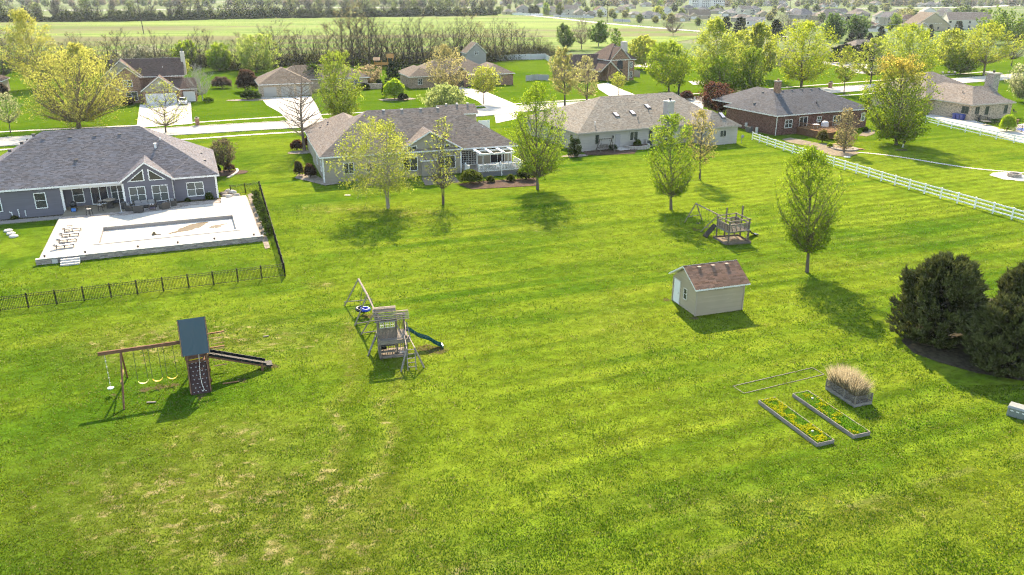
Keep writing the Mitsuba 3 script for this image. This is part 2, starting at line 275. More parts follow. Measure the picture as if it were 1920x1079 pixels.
struct('far_road', ribbon([(-653.72,1011.04),(-467.29,1023.96),(-337.13,1108.86),(-193.20,1173.66),(-52.78,1191.05)], 30, -0.05), 'concrete', pal=1)
struct('cul_de_sac', sheet([(109.33,291.00),(118.89,286.66),(122.84,274.34),(117.58,263.00),(109.13,266.68),(106.36,280.37)], 0.03), 'concrete', pal=1)
# beds and small paved pieces
def bed(name, poly, p, z=0.05): return struct(name, sheet(poly, z), 'mulch', pal=p)
def blob(c, rx, ry, ang=0, n=18, seed=0):
    r = np.random.default_rng(seed); a = np.arange(n) * 2 * np.pi / n; k = 1 + r.uniform(-.1, .1, n); ca, sa = math.cos(math.radians(ang)), math.sin(math.radians(ang))
    return [(c[0] + rx * math.cos(t) * q * ca - ry * math.sin(t) * q * sa, c[1] + rx * math.cos(t) * q * sa + ry * math.sin(t) * q * ca) for t, q in zip(a, k)]
bed('mulch_bed', [(28.36,52.81),(28.27,50.82),(29.30,49.28),(30.98,47.66),(33.61,46.43),(37.19,48.46),(42.87,61.34),(39.34,61.34),(33.89,60.14)], 2, 0.015)
bed('mulch_bed', blob((-40.08,108.91), 3.3, 2.0, 25), 0)
bed('mulch_bed', blob((-32.67,124.33), 2.6, 1.5, 20, seed=1), 1)
bed('mulch_bed', [(-29.46,105.92),(-29.55,108.57),(-26.95,107.57),(-24.78,104.33),(-22.48,102.77),(-24.32,101.56),(-27.42,104.33)], 1)
bed('mulch_bed', [(-7.21,102.47),(-4.26,104.01),(3.26,106.25),(3.61,101.56),(0.00,100.67),(-5.11,99.50)], 0)
bed('mulch_bed', [(11.00,125.65),(17.32,128.83),(20.02,126.54),(19.08,123.03),(15.66,122.18),(11.50,121.76)], 0, 0.055)
bed('mulch_bed', blob((9.58,121.35), 2.2, 1.1, 20, seed=2), 1)
bed('mulch_bed', [(60.59,139.36),(64.82,146.13),(65.29,143.81),(64.09,141.00),(61.55,138.29)], 3)
bed('mulch_bed', blob((-26.63,188.10), 4.5, 2.2, 15, seed=3), 1)
bed('mulch_bed', blob((-60.64,187.15), 5.0, 2.0, 15, seed=4), 1)
bed('mulch_bed', [(45.91,135.68),(47.96,137.23),(51.01,131.69),(53.12,130.72),(54.27,123.46),(51.11,120.11),(48.97,121.76),(48.50,128.83),(46.11,132.66)], 3)
bed('mulch_bed', [(-24.32,74.60),(-23.90,74.94),(-32.62,97.80),(-32.94,96.69)], 1, 0.045)
bed('soil_patch', blob((61.97,126.09), 1.1, .6, 10, seed=5), 2, 0.02)
struct('patio', sheet([(-12.31,106.25),(-7.98,107.57),(-6.92,103.39),(-11.32,101.56)], 0.06), 'concrete', pal=3)
path_struct('garden_path', [(53.62,124.33),(56.42,123.03),(59.84,119.70),(62.72,115.77),(66.18,112.06),(71.34,109.26),(75.23,107.23)], 0.7, 0.02)
struct('fire_pit_pad', sheet(blob((68.24,106.90), 2.6, 2.6, seed=6), 0.03), 'concrete', pal=0)
struct('white_drive', sheet([(83.48,162.43),(90.91,170.73),(90.26,159.59),(89.73,147.92),(90.95,141.00),(91.69,132.66),(84.63,121.76),(85.31,131.69),(84.50,142.11),(83.09,152.26)], 0.03), 'concrete', pal=1)
struct('pool_terrace', sheet([(91.42,149.14),(98.17,152.90),(101.56,147.92),(94.98,137.76),(90.29,139.90)], 0.04), 'concrete', pal=0)
struct('pool_water', MB((0.06, 0.10, 0.42)).raw(sheet([(91.82,146.13),(95.15,147.92),(100.02,145.54),(97.80,142.11),(91.97,142.67)], 0.06).arr()[0], [[0, 1, 2], [0, 2, 3], [0, 3, 4]]), 'gloss')

# ---------------------------------------------------------------- houses
def hull(pts): return manifold3d.Manifold.hull_points(np.asarray(pts, float).tolist())
def hip(u0, u1, v0, v1, z, s, over=0.45, th=0.2, rl=None, rr=None):
    """hip roof over a rectangle; rl, rr: run of the left and right ends (0 = none)"""
    u0, u1, v0, v1 = u0 - over, u1 + over, v0 - over, v1 + over
    if u1 - u0 >= v1 - v0:
        h = (v1 - v0) / 2; a, b = u0 + (h if rl is None else rl), u1 - (h if rr is None else rr); vm = (v0 + v1) / 2; zt = z + th + h * s
        rid = [(a, vm, zt), (b, vm, zt)]
    else:
        h = (u1 - u0) / 2; a, b = v0 + (h if rl is None else rl), v1 - (h if rr is None else rr); um = (u0 + u1) / 2; zt = z + th + h * s
        rid = [(um, a, zt), (um, b, zt)]
    return hull([(x, y, q) for x in (u0, u1) for y in (v0, v1) for q in (z, z + th)] + rid)
def gable_v(u0, u1, v0, v1, z, s, over=0.35, th=0.2):
    """ridge runs along v (the gable faces the lawn); two thick slopes"""
    m = (u0 + u1) / 2; h = m - u0 + over; zp = z + h * s; out = None
    for a in (u0 - over, u1 + over):
        k = hull([(a, y, z + d) for y in (v0 - over, v1) for d in (0, th)] + [(m + (0.02 if a > m else -0.02) * -1, y, zp + d) for y in (v0 - over, v1) for d in (0, th)])
        out = k if out is None else out + k
    return out
def gable_u(u0, u1, v0, v1, z, s, over=0.35, th=0.2):
    m = (v0 + v1) / 2; h = m - v0 + over; zp = z + h * s; out = None
    for a in (v0 - over, v1 + over):
        k = hull([(x, a, z + d) for x in (u0 - over, u1 + over) for d in (0, th)] + [(x, m + (-0.02 if a > m else 0.02), zp + d) for x in (u0 - over, u1 + over) for d in (0, th)])
        out = k if out is None else out + k
    return out
class House:
    def __init__(self, name, label, fr, cat='house', group=None):
        self.k = thing(name, label, cat, group); self.fr = fr
    def p(self, name, mb, bsdf, pal=None, label=None, kind=None, parent=None): return part(parent or self.k, name, mb, bsdf, self.fr, pal, label, kind)
    def roof(self, solids, pal, trim=(0.72, 0.70, 0.67)):
        m = solids[0]
        for s in solids[1:]: m = m + s
        m = m.to_mesh(); v, f = m.vert_properties[:, :3], m.tri_verts
        n = np.cross(v[f[:, 1]] - v[f[:, 0]], v[f[:, 2]] - v[f[:, 0]]); n = n[:, 2] / np.maximum(np.linalg.norm(n, axis=1), 1e-12)
        self.r = self.p('roof', MB().raw(v, f[n > 0.15]), 'shingles', pal)
        if (n <= 0.15).any(): self.p('eaves_trim', MB(trim).raw(v, f[n <= 0.15]), 'paint')
        return self.r
    def frame(self, face, a, b, z, d=0.0):
        """a point on a wall: a along it, b the wall's plane, d proud of it"""
        return {'r': (a, b - d, z), 'f': (a, b + d, z), 'R': (b + d, a, z), 'L': (b - d, a, z)}[face]
    def fbox(self, mb, face, a0, a1, b, z0, z1, d0, d1, col=None):
        p, q = np.array(self.frame(face, a0, b, z0, d0)), np.array(self.frame(face, a1, b, z1, d1)); lo, hi = np.minimum(p, q), np.maximum(p, q)
        return mb.box(lo[0], hi[0], lo[1], hi[1], lo[2], hi[2], col)
    def window(self, face, a0, a1, b, z0, z1, nx=2, nz=2, w=0.09, col=(0.78, 0.78, 0.76), glass=(0.045, 0.05, 0.045), name='window', label=None, bars=0, tone=1.0):
        fm = MB(col)
        self.fbox(fm, face, a0, a0 + w, b, z0, z1, 0.002, 0.06); self.fbox(fm, face, a1 - w, a1, b, z0, z1, 0.002, 0.06)
        self.fbox(fm, face, a0 + w, a1 - w, b, z1 - w, z1, 0.002, 0.058); self.fbox(fm, face, a0 + w, a1 - w, b, z0, z0 + w, 0.002, 0.075)
        xs, zs = np.linspace(a0 + w / 2, a1 - w / 2, nx + 1), np.linspace(z0 + w / 2, z1 - w / 2, nz + 1)
        for x in xs[1:-1]: self.fbox(fm, face, x - w * .4, x + w * .4, b, z0 + w, z1 - w, 0.004, 0.055)
        for i in range(nx):
            for q in zs[1:-1]: self.fbox(fm, face, xs[i] + w * .5, xs[i + 1] - w * .5, b, q - w * .3, q + w * .3, 0.004, 0.05)
        if bars:
            for x in np.linspace(a0, a1, bars + 1)[1:-1]: self.fbox(fm, face, x - .02, x + .02, b, z0 + w, z1 - w, 0.004, 0.035)
            for q in np.linspace(z0, z1, bars + 2)[1:-1]: self.fbox(fm, face, a0 + w, a1 - w, b, q - .02, q + .02, 0.004, 0.033)
        k = self.p(name, fm, 'paint', label=label)
        r = np.random.default_rng(int(abs(a0 * 31 + b * 7 + z0 * 3) * 10))
        for i in range(nx):
            for j in range(nz):
                g = MB(np.array(glass) * r.uniform(0.75, 1.3) * tone)
                self.fbox(g, face, xs[i] + w * .5, xs[i + 1] - w * .5, b, zs[j] + w * .5, zs[j + 1] - w * .5, 0.003, 0.02)
                part(k, 'pane', g, 'window_glass', self.fr)
        return k
    def vents(self, pts, col=(0.13, 0.12, 0.12), s=0.32, hv=0.14):
        for (u, v, z) in pts:
            part(self.r, 'roof_vent', MB(col).box(u - s / 2, u + s / 2, v - s / 2, v + s / 2, z - 0.12, z + hv).box(u - s * .62, u + s * .62, v - s * .62, v + s * .62, z + hv + .002, z + hv + .05), 'paint', self.fr)
    def pipe(self, u, v, z, col=(0.75, 0.74, 0.72), r=0.06, h=0.5):
        part(self.r, 'vent_pipe', MB(col).tube((u, v, z - 0.2), (u, v, z + h), r, n=8).tube((u, v, z + h + .001), (u, v, z + h + .08), r * 1.5, n=8), 'paint', self.fr)
def walls(*b):
    m = MB()
    for x in b: m.box(*x)
    return m
def clap(m, face, a0, a1, b, z0, z1, c=0.12, d=0.022):
    """lapped boards standing proud of a wall face"""
    z = z0
    while z < z1 - 1e-3:
        t = min(z + c, z1)
        if face in 'rf':
            s = -1 if face == 'r' else 1; p = [(a0, b, z), (a1, b, z), (a1, b + s * d, z), (a0, b + s * d, z), (a0, b, t), (a1, b, t), (a1, b + s * .003, t), (a0, b + s * .003, t)]
        else:
            s = 1 if face == 'R' else -1; p = [(b, a0, z), (b, a1, z), (b + s * d, a1, z), (b + s * d, a0, z), (b, a0, t), (b, a1, t), (b + s * .003, a1, t), (b + s * .003, a0, t)]
        m.raw(p, [[3, 2, 6, 7], [0, 1, 2, 3], [0, 3, 7, 4], [1, 5, 6, 2]]); z = t
    return m

# ---- grey house with the pool deck
F1 = Fr((-35.43,93.51), 21.8)
h = House('grey_house', 'grey-blue house with charcoal hip roof and gable of large windows behind the pool deck', F1)
h.p('wall', walls((-26, -16.4, 0, 15.6, 0, 3.2), (-16.399, -10.05, 1.6, 15.6, 0, 3.2), (-10.049, -4.85, -0.9, 15.6, 0, 3.2), (-4.849, 0, -0.35, 15.6, 0, 3.2)).side([(-10.05, 3.2), (-4.85, 3.2), (-4.85, 3.4), (-7.45, 5.25), (-10.05, 3.4)], -0.9, 1.2), 'siding', 0)
sd = MB(); clap(sd, 'r', -25.9, -16.5, 0, 0.1, 3.1); clap(sd, 'r', -16.3, -10.1, 1.6, 0.1, 3.1); clap(sd, 'r', -9.95, -4.95, -0.9, 0.1, 3.3); clap(sd, 'r', -4.7, -0.1, -0.35, 0.1, 3.1)
h.p('clapboard', sd, 'clapboard', 0, kind='stuff')
h.roof([hip(-26, 0, 0, 15.6, 3.2, 0.6), hip(-4.9, 0.0, -0.35, 9, 3.2, 0.6), gable_v(-10.05, -4.85, -0.9, 8.5, 3.2, 0.74)], 0, (0.80, 0.79, 0.77))
for x, v in ((-16.4, -0.02), (-10.05, -0.92), (-4.85, -0.37), (0, -0.37)): h.p('corner_board', MB((0.80, 0.79, 0.77)).box(x - 0.11, x + 0.11, v - 0.03, v + 0.14, 0, 3.19), 'paint')
h.p('porch_beam', MB((0.80, 0.79, 0.77)).box(-16.28, -10.17, -0.06, 0.1, 2.86, 3.19), 'paint')
h.window('r', -3.35, -1.45, -0.35, 0.95, 2.65, 2, 2, tone=2.6); h.window('r', -9.5, -7.75, -0.9, 0.85, 2.75, 2, 2, tone=2.4); h.window('r', -7.1, -5.35, -0.9, 0.85, 2.75, 2, 2, tone=2.4)
h.window('r', -15.6, -14.4, 1.6, 0.85, 2.75, 1, 2); h.window('r', -11.6, -10.2, 1.6, 0.85, 2.75, 2, 2, tone=2.0); h.window('r', -19.2, -18.0, 0, 0.95, 2.75, 1, 2); h.window('r', -23.6, -22.4, 0, 0.95, 2.75, 1, 2)
h.window('r', -13.7, -11.9, 1.6, 0.52, 2.6, 2, 1, name='sliding_door', glass=(0.03, 0.03, 0.035))
for s in (-1, 1):   # the two triangular lights in the gable
    P = [(-7.45 + s * 0.22, 3.35), (-7.45 + s * 2.05, 3.35), (-7.45 + s * 0.22, 4.75)]; P = P if s > 0 else P[::-1]
    Q = np.array(P); C = Q.mean(0); inn = [tuple(C + (q - C) * 0.78) for q in Q]
    k = h.p('gable_window', MB((0.78, 0.78, 0.76)).side(P, -0.96, -0.905), 'paint'); part(k, 'pane', MB((0.05, 0.055, 0.04)).side(inn, -0.975, -0.955), 'window_glass', F1)
h.vents([(-18.1, 6.7, 7.5), (-15.3, 6.7, 7.5), (-12.7, 6.7, 7.5), (-10.0, 6.7, 7.5), (-14.7, 3.2, 5.45), (-2.4, 1.4, 4.35)]); h.vents([(-.9, 4.2, 4.15), (-1.2, 8.4, 4.3)])
h.vents([(-19.2 - i * 1.35, 7.75 - i * .15, 7.9 - i * .78) for i in range(4)])
h.pipe(-6.2, 4.2, 6.1, (0.7, 0.7, 0.7), 0.13, 0.55); h.pipe(-5.6, 5.4, 6.8, h=.3)
for u, z in ((-21.6, 0.85), (-20.95, 1.1), (-20.3, 0.9)): h.p('vent_flue', MB((0.85, 0.85, 0.84)).tube((u, -0.08, 0.25), (u, -0.12, z), 0.05).tube((u, -0.12, z - .03), (u - 0.25 * (u < -21), -0.14, z + .02), 0.05), 'paint')
h.p('meter_box', MB((0.5, 0.5, 0.5)).box(-1.05, -0.75, -0.45, -0.36, 0.9, 1.4), 'paint')
struct('porch_slab', MB().box(-16.4, -10.0, -3.0, 1.59, 0.0, 0.49), 'concrete', F1, 3)
struct('walkway', MB().box(-26, -16.42, -1.9, -0.6, 0.0, 0.10), 'concrete', F1, 2)
bedm = MB().box(-26, -16.45, -0.6, -0.03, 0, 0.07); put_k = struct('gravel_bed', bedm, 'mulch', F1, 2)
struct('gravel_bed', MB().box(-4.7, 0.3, -1.25, -0.4, 0.0, 0.52), 'mulch', F1, 2)
# the raised pool deck with its stone retaining wall
DK = 0.5
deck = MB()
for b in ((-16.6, -12.0, -18.6, -3.02), (1.2, 3.2, -18.6, -0.2), (-12.0, 1.2, -18.6, -15.5), (-12.0, 1.2, -9.2, -4.2)): deck.box(*b, 0.0, DK)
deck.box(-12.0, 1.2, -15.5, -9.2, 0.0, 0.12)
struct('pool_deck', deck, 'concrete', F1, 1)
struct('paver_terrace', MB().prism([(-12.0, -4.2), (-10.0, -4.9), (-9.0, -4.6), (-4.2, -3.6), (-4.0, -3.1), (0.0, -2.9), (0.2, -1.25), (-4.7, -1.25), (-9.99, -1.2), (-9.99, -3.01), (-16.5, -3.01), (-16.5, -3.8)], 0.01, DK + 0.012), 'pavers', F1, 0)
struct('deck_apron', MB().prism([(-4.0, -3.1), (-4.2, -3.6), (-9.0, -4.6), (-10.0, -4.9), (-12.0, -4.2), (1.2, -4.2), (1.2, -0.2), (0.2, -0.2), (0.2, -2.9)], 0.02, DK - .002), 'concrete', F1, 1)
k = thing('pool_cover', 'pale cover stretched over the sunken rectangular pool with brown puddles on it', 'pool cover')
put(k, MB().box(-11.85, 1.05, -15.35, -9.35, 0.121, 0.17), 'pool_cover', F1)
rp = np.random.default_rng(5)
def puddle(pts):
    P = []
    for a, b in zip(pts, pts[1:] + pts[:1]):
        for t in (0, .35, .7): P.append((a[0] + (b[0] - a[0]) * t + rp.uniform(-.14, .14), a[1] + (b[1] - a[1]) * t + rp.uniform(-.10, .10)))
    return P
for pts in ([(-3.4, -10.2), (-1.9, -9.6), (-1.5, -9.9), (-2.0, -10.9), (-2.6, -12.0), (-3.6, -12.6), (-5.4, -13.2), (-5.6, -12.8), (-4.4, -12.0), (-4.6, -11.6)], [(-1.6, -12.2), (-0.9, -11.4), (0.2, -11.2), (0.5, -11.0), (0.2, -11.6), (-0.3, -12.0), (-0.6, -12.6), (-1.3, -12.6)]):
    part(k, 'puddle', MB((0.15, 0.11, 0.06)).prism(puddle(pts), 0.165, 0.176), 'gloss', F1, label='brown puddle of standing water')
part(k, 'strap', MB((0.45, 0.4, 0.36)).beam((-11.6, -9.8, .185), (-6.2, -13.4, .185), .05, .02), 'paint', F1)
solo('cover_pump', 'small dark pump standing on the pool cover', 'pump', MB((0.12, 0.10, 0.06)).lathe((-6.9, -12.9, .18), [(0, 0), (.24, 0), (.24, .1), (.15, .14), (.13, .3), (0, .34)]).tube((-6.9, -12.9, .25), (-6.2, -13.1, .2), .04), 'paint', F1)
co = MB(); 
for b in ((-12.3, -11.86, -15.7, -9.0), (1.06, 1.5, -15.7, -9.0), (-11.86, 1.06, -15.7, -15.36), (-11.86, 1.06, -9.34, -9.0)): co.box(*b, DK + .002, DK + 0.06)
grv = MB((.30, .28, .26))
for a0, a1, b0, b1 in ((-13.4, -13.37, -16.5, -8.2), (2.3, 2.33, -16.5, -8.2), (-13.4, 2.33, -16.53, -16.5), (-16.3, 2.9, -18.3, -18.28), (2.9, 2.92, -18.3, -2.0)): grv.box(a0, a1, b0, b1, DK + .001, DK + .006)
struct('expansion_joint', grv, 'paint', F1)
struct('pool_coping', co, 'concrete', F1, 0)
struct('pool_lip', MB((0.26, 0.24, 0.225)).box(-11.86, 1.06, -9.36, -9.345, 0.17, DK).box(-11.862, -11.845, -15.3, -9.36, .17, DK).box(1.045, 1.058, -15.3, -9.36, .17, DK), 'paint', F1)
wl = thing('retaining_wall', 'low stacked stone retaining wall along the front of the white pool deck', 'wall')
put(wl, MB().box(-16.6, 3.2, -18.72, -18.605, 0, 0.40).box(-16.72, -16.605, -18.6, -3.2, 0, 0.40).box(3.205, 3.32, -18.6, -1, 0, .40), 'stone', F1, 1)
r = np.random.default_rng(3)
for c in range(3):
    u = -16.9
    while u < 3.3:
        w = r.uniform(0.42, 0.85); e = min(u + w, 3.42); z0 = c * 0.155
        part(wl, 'stone', MB().box(u + .012, e - .012, -18.86 - r.uniform(0, .05), -18.60 - .13, z0 + .008, z0 + .148), 'stone', F1, [0, 0, 1, 2][r.integers(4)]); u += w
cap = MB()
for u in np.arange(-16.9, 3.3, 0.72): cap.box(u + .006, min(u + .714, 3.45), -18.92, -18.5, DK + .004, DK + .075)
part(wl, 'capstone', cap, 'stone', F1, 3)
st = MB()
for i in range(3): st.box(-14.8, -13.2, -18.95 - 0.36 * (i + 1), -18.95 - 0.36 * i - .002, 0, DK - 0.14 * (i + 1) + .06)
solo('deck_steps', 'three pale stone steps down from the pool deck to the grass', 'steps', st, 'stone', F1, 3)
part(wl, 'panel', MB((0.6, 0.58, 0.54)).box(-15.55, -15.1, -19.0, -18.92, .03, .42), 'paint', F1, label='small pale panel set in the stone wall')
for i, u in enumerate((-16.2, -12.8, -8.2, -4.6, -1.2, 2.6)): solo('deck_light', f'small dark light on the front edge of the pool deck, {ordinal(i)} from the left', 'light', MB((0.06, 0.055, 0.05)).lathe((u, -18.2, DK + .0), [(0, 0), (.07, 0), (.07, .1), (.13, .12), (.05, .22), (0, .23)], 8), 'paint', F1, group='lights along the edge of the pool deck')

# ---- tan house with the white pergola deck
F2 = Fr((-24.76,103.16), 19.0)
h = House('tan_house', 'beige sided house with brown hip roof, big gable and a white-railed deck', F2)
h.p('wall', walls((0, 18.7, 0, 14.6, 0, 3.3), (18.701, 26.6, 1.5, 14.6, 0, 3.3), (0.3, 11, 11.5, 25.5, 0, 3.0)).side([(10.1, 3.3), (18.7, 3.3), (18.7, 3.5), (14.4, 5.75), (10.1, 3.5)], -0.05, 1.2), 'siding', 1)
h.roof([hip(0, 26.6, 0, 14.6, 3.3, 0.60), gable_v(10.1, 18.7, -0.05, 8.2, 3.3, 0.56), hip(0.3, 11, 8.5, 25.5, 3.0, 0.52)], 1, (0.76, 0.76, 0.75))
h.p('wing_wall', walls((24.6, 31, 33.8, 38, 0, 2.9)), 'siding', 1); r_main = h.r; h.roof([gable_u(24.6, 31, 33.8, 38, 2.9, 0.55)], 1, (0.76, 0.76, 0.75)); h.r = r_main
for x, y in ((0, -.02), (10.1, -.07), (18.7, -.07), (26.6, 1.48)): h.p('corner_board', MB((0.76, 0.76, 0.75)).box(x - .1, x + .1, y - .03, y + .1, 0, 3.29), 'paint')
h.window('r', 2.6, 4.0, 0, 1.0, 2.5, 2, 1); h.window('r', 5.6, 7.2, 0, 1.0, 2.5, 2, 1); h.window('r', 10.5, 12.6, -.05, 0.8, 2.7, 2, 1); h.window('r', 15.6, 17.9, -.05, 0.8, 2.6, 3, 1)
h.window('r', 11.2, 12.6, -.05, 3.05, 4.2, 2, 1); h.window('r', 15.6, 17.2, -.05, 3.05, 4.1, 2, 1)
h.window('r', 19.1, 21.4, 1.5, 0.75, 2.85, 2, 1, name='patio_door', bars=6, glass=(.04, .04, .045)); h.window('r', 23.4, 25.6, 1.5, 0.75, 2.2, 2, 1, name='sliding_door', glass=(.02, .02, .025)); h.window('r', 23.5, 24.8, 1.5, 2.5, 3.15, 2, 1)
h.window('L', 2.0, 3.2, 0, 1.0, 2.4, 2, 1); h.window('L', 7.0, 8.2, 0, 1.0, 2.4, 2, 1)
cc = h.p('enclosure', MB((0.30, 0.27, 0.215)).box(13.0, 15.0, -0.75, -0.06, 0.05, 2.15), 'paint', label='boxed bay below the gable with pale top')
part(cc, 'lid', MB((0.7, 0.69, 0.66)).box(12.9, 15.1, -.85, -.8, 2.1, 2.28).box(12.9, 13.0, -.8, -.07, 2.1, 2.28).box(15.0, 15.1, -.8, -.07, 2.1, 2.28), 'paint', F2)
h.vents([(9.6, 7.2, 7.95), (12.2, 7.2, 7.95), (14.9, 7.2, 7.95), (17.4, 7.2, 7.95)], (0.5, 0.48, 0.46)); h.pipe(22.9, 3.3, 5.2); h.vents([(1.9, 19.0, 4.2), (2.3, 20.2, 4.3), (2.9, 18.0, 4.75), (3.1, 19.2, 4.9)], s=.24); h.vents([(26, 35.9, 4.5), (28, 35.9, 4.5), (30, 35.9, 4.5)], (.5, .48, .46))
dk = thing('deck', 'grey raised deck with white picket railing beside the tan house', 'deck')
for i in range(15): part(dk, 'board', MB().box(18.75, 26.9, -3.5 + i * .333, -3.5 + i * .333 + .31, .62, .68), 'wood', F2, 5)
part(dk, 'skirt', MB((0.16, 0.16, 0.18)).box(18.8, 26.85, -3.46, -3.42, 0, .6).box(26.8, 26.85, -3.4, 1.4, 0, .6), 'paint', F2)
rl = MB((0.78, 0.78, 0.77)); po = []
def railing(m, a, b, z, hgt=.95, step=.14):
    a, b = np.array(a, float), np.array(b, float); L = np.linalg.norm(b - a); n = int(L / step)
    m.beam((*a, z + hgt), (*b, z + hgt), .1, .06); m.beam((*a, z + .12), (*b, z + .12), .06, .06)
    for t in (np.arange(n) + .5) / n: p = a + (b - a) * t; m.box(p[0] - .022, p[0] + .022, p[1] - .022, p[1] + .022, z + .15, z + hgt - .03)
railing(rl, (20.3, -3.45), (26.85, -3.45), .68); railing(rl, (26.85, -3.4), (26.85, 1.4), .68); railing(rl, (18.9, -3.3), (18.9, -1.6), .68)
part(dk, 'railing', rl, 'paint', F2)
for x, y in ((18.9, -3.45), (20.25, -3.45), (23.5, -3.45), (26.85, -3.45), (18.9, -1.5)): part(dk, 'post', MB((0.78, 0.78, 0.77)).box(x - .06, x + .06, y - .06, y + .06, 0, 1.75), 'paint', F2)
part(dk, 'stair', MB((0.5, 0.5, 0.5)).box(18.95, 20.2, -3.85, -3.52, 0, .45).box(18.95, 20.2, -4.2, -3.851, 0, .22), 'paint', F2)
pg = thing('pergola', 'white slatted pergola over the deck of the tan house', 'pergola')
for x in (20.9, 24.5):
    for y in (-3.3, -0.6): part(pg, 'post', MB((0.50, 0.49, 0.47)).box(x - .07, x + .07, y - .07, y + .07, .68, 2.95), 'paint', F2)
for y in (-3.3, -.6): part(pg, 'beam', MB((0.8, 0.8, 0.79)).box(20.3, 25.6, y - .09, y + .09, 2.951, 3.15), 'paint', F2)
for x in (20.5, 22.1, 23.8, 25.4): part(pg, 'rafter', MB((0.8, 0.8, 0.79)).box(x - .16, x + .16, -3.6, -.3, 3.151, 3.3), 'paint', F2)
def garden_table(fr, col=(.75, .75, .73), name='garden_table', label='white patio table on the deck under the pergola', r=.6):
    t = thing(name, label, 'table'); part(t, 'tabletop', MB(col).lathe((0, 0, .70), [(0, 0), (r, 0), (r, .04), (0, .04)]), 'paint', fr)
    for a in range(4): part(t, 'leg', MB(col).tube((.45 * math.cos(a * 1.57), .45 * math.sin(a * 1.57), 0), (.3 * math.cos(a * 1.57), .3 * math.sin(a * 1.57), .7), .03), 'paint', fr)
def garden_chair(fr, col, label, name='garden_chair', group=None):
    t = thing(name, label, 'chair', group)
    part(t, 'seat', MB(col).box(-.25, .25, -.25, .25, .42, .47), 'paint', fr); part(t, 'backrest', MB(col).beam((0, .27, .45), (0, .37, .95), .5, .04), 'paint', fr)
    for a in (-.22, .22):
        for b in (-.22, .22): part(t, 'leg', MB(col).beam((a, b, 0), (a, b, .42), .04), 'paint', fr)
garden_table(F2.sub(25.1, -1.6, 0, .68))
for a, b, g, l in ((24.2, -1.9, 60, 'white garden chair left of the round deck table'), (25.9, -2.4, -60, 'white garden chair at the right end of the deck railing'), (23.3, -2.6, 10, 'white garden chair behind the middle of the deck railing')): garden_chair(F2.sub(a, b, g, .68), (.74, .74, .72), l)
solo('deck_bench', 'long pale bench top on the deck beside the pergola post', 'bench', MB((.7, .69, .66)).box(20.9, 23.4, -1.0, -.5, 1.1, 1.16).box(21, 21.2, -.95, -.55, .68, 1.1).box(23.1, 23.3, -.95, -.55, .68, 1.1), 'paint', F2)
fp = thing('fire_bowl', 'small brown fire bowl on the patio of the tan house', 'fire pit')
part(fp, 'bowl', MB((.10, .07, .05)).lathe((14.4, -3.3, .06), [(0, .0), (.28, 0), (.25, .2), (.36, .34), (.3, .34), (0, .24)]), 'paint', F2); part(fp, 'cover', MB((.16, .12, .09)).lathe((14.4, -3.3, .4), [(.34, 0), (.2, .16), (0, .2)]), 'paint', F2)
fg = thing('gate_panel', 'white vinyl fence panel beside the garage wing of the tan house', 'fence')
for i in range(4): part(fg, 'panel', MB((.8, .8, .8)).box(31.0 + i * .55, 31.0 + i * .55 + .53, 32.6, 32.66, .05, 1.9), 'paint', F2)
# ---- house with skylights
F3 = Fr((10.47,124.33), 24.8)
h = House('skylight_house', 'long pale stucco house with grey-brown hip roof, chimney and skylights', F3)
h.p('wall', walls((0, 21.4, 0, 19.0, 0, 2.8), (21.401, 27.6, -4.2, 14.0, 0, 2.8)), 'siding', 2)
h.roof([hip(0, 27.6, 0, 18.6, 2.8, 0.415, rl=9.6, rr=4.2), hip(21.4, 27.6, -4.2, 8.5, 2.8, 0.6)], 2, (0.36, 0.33, 0.29))
h.window('r', 2.9, 3.6, 0, 1.0, 2.5, 1, 1, w=.06, col=(.3, .28, .25)); h.window('r', 9.3, 10.9, 0, 1.1, 2.55, 2, 1, w=.10, col=(.45, .42, .37)); h.window('r', 12.9, 13.7, 0, 1.1, 2.55, 1, 1, w=.08, col=(.3, .28, .25)); h.window('r', 15.1, 17.2, 0, .9, 2.6, 2, 1, w=.08, col=(.5, .47, .42))
h.window('r', 24.0, 25.3, -4.2, 1.25, 2.35, 2, 1, w=.07, col=(.5, .47, .42)); h.window('L', 2.0, 2.8, 0, 1.2, 2.4, 1, 1, w=.07, col=(.3, .28, .25))
h.p('door', MB((.33, .31, .31)).box(6.6, 7.55, -.05, -.004, .25, 2.35), 'paint'); h.p('wall_lamp', MB((.05, .045, .04)).box(6.05, 6.25, -.16, -.01, 1.75, 2.15), 'paint')
lw = h.p('walkout', MB((.42, .385, .33)).box(12.2, 19.0, -.55, -.01, 0, 1.15), 'paint', label='low walkout level with a pale wall and dark glass doors')
for a in (12.4, 15.2, 16.6): part(lw, 'pane', MB((.04, .045, .05)).box(a, a + (1.0 if a < 13 else 1.25), -.58, -.552, .08, 1.0), 'window_glass', F3)
ch = h.p('chimney', MB().box(17.6, 18.8, 1.6, 3.0, 2.8, 6.5), 'siding', 2); part(ch, 'cap', MB((.62, .60, .56)).box(17.5, 18.9, 1.5, 3.1, 6.501, 6.7), 'paint', F3); part(ch, 'flue', MB((.08, .075, .07)).tube((18.3, 2.2, 6.7), (18.3, 2.2, 7.0), .14).tube((18.3, 2.2, 7.001), (18.3, 2.2, 7.15), .24), 'paint', F3)
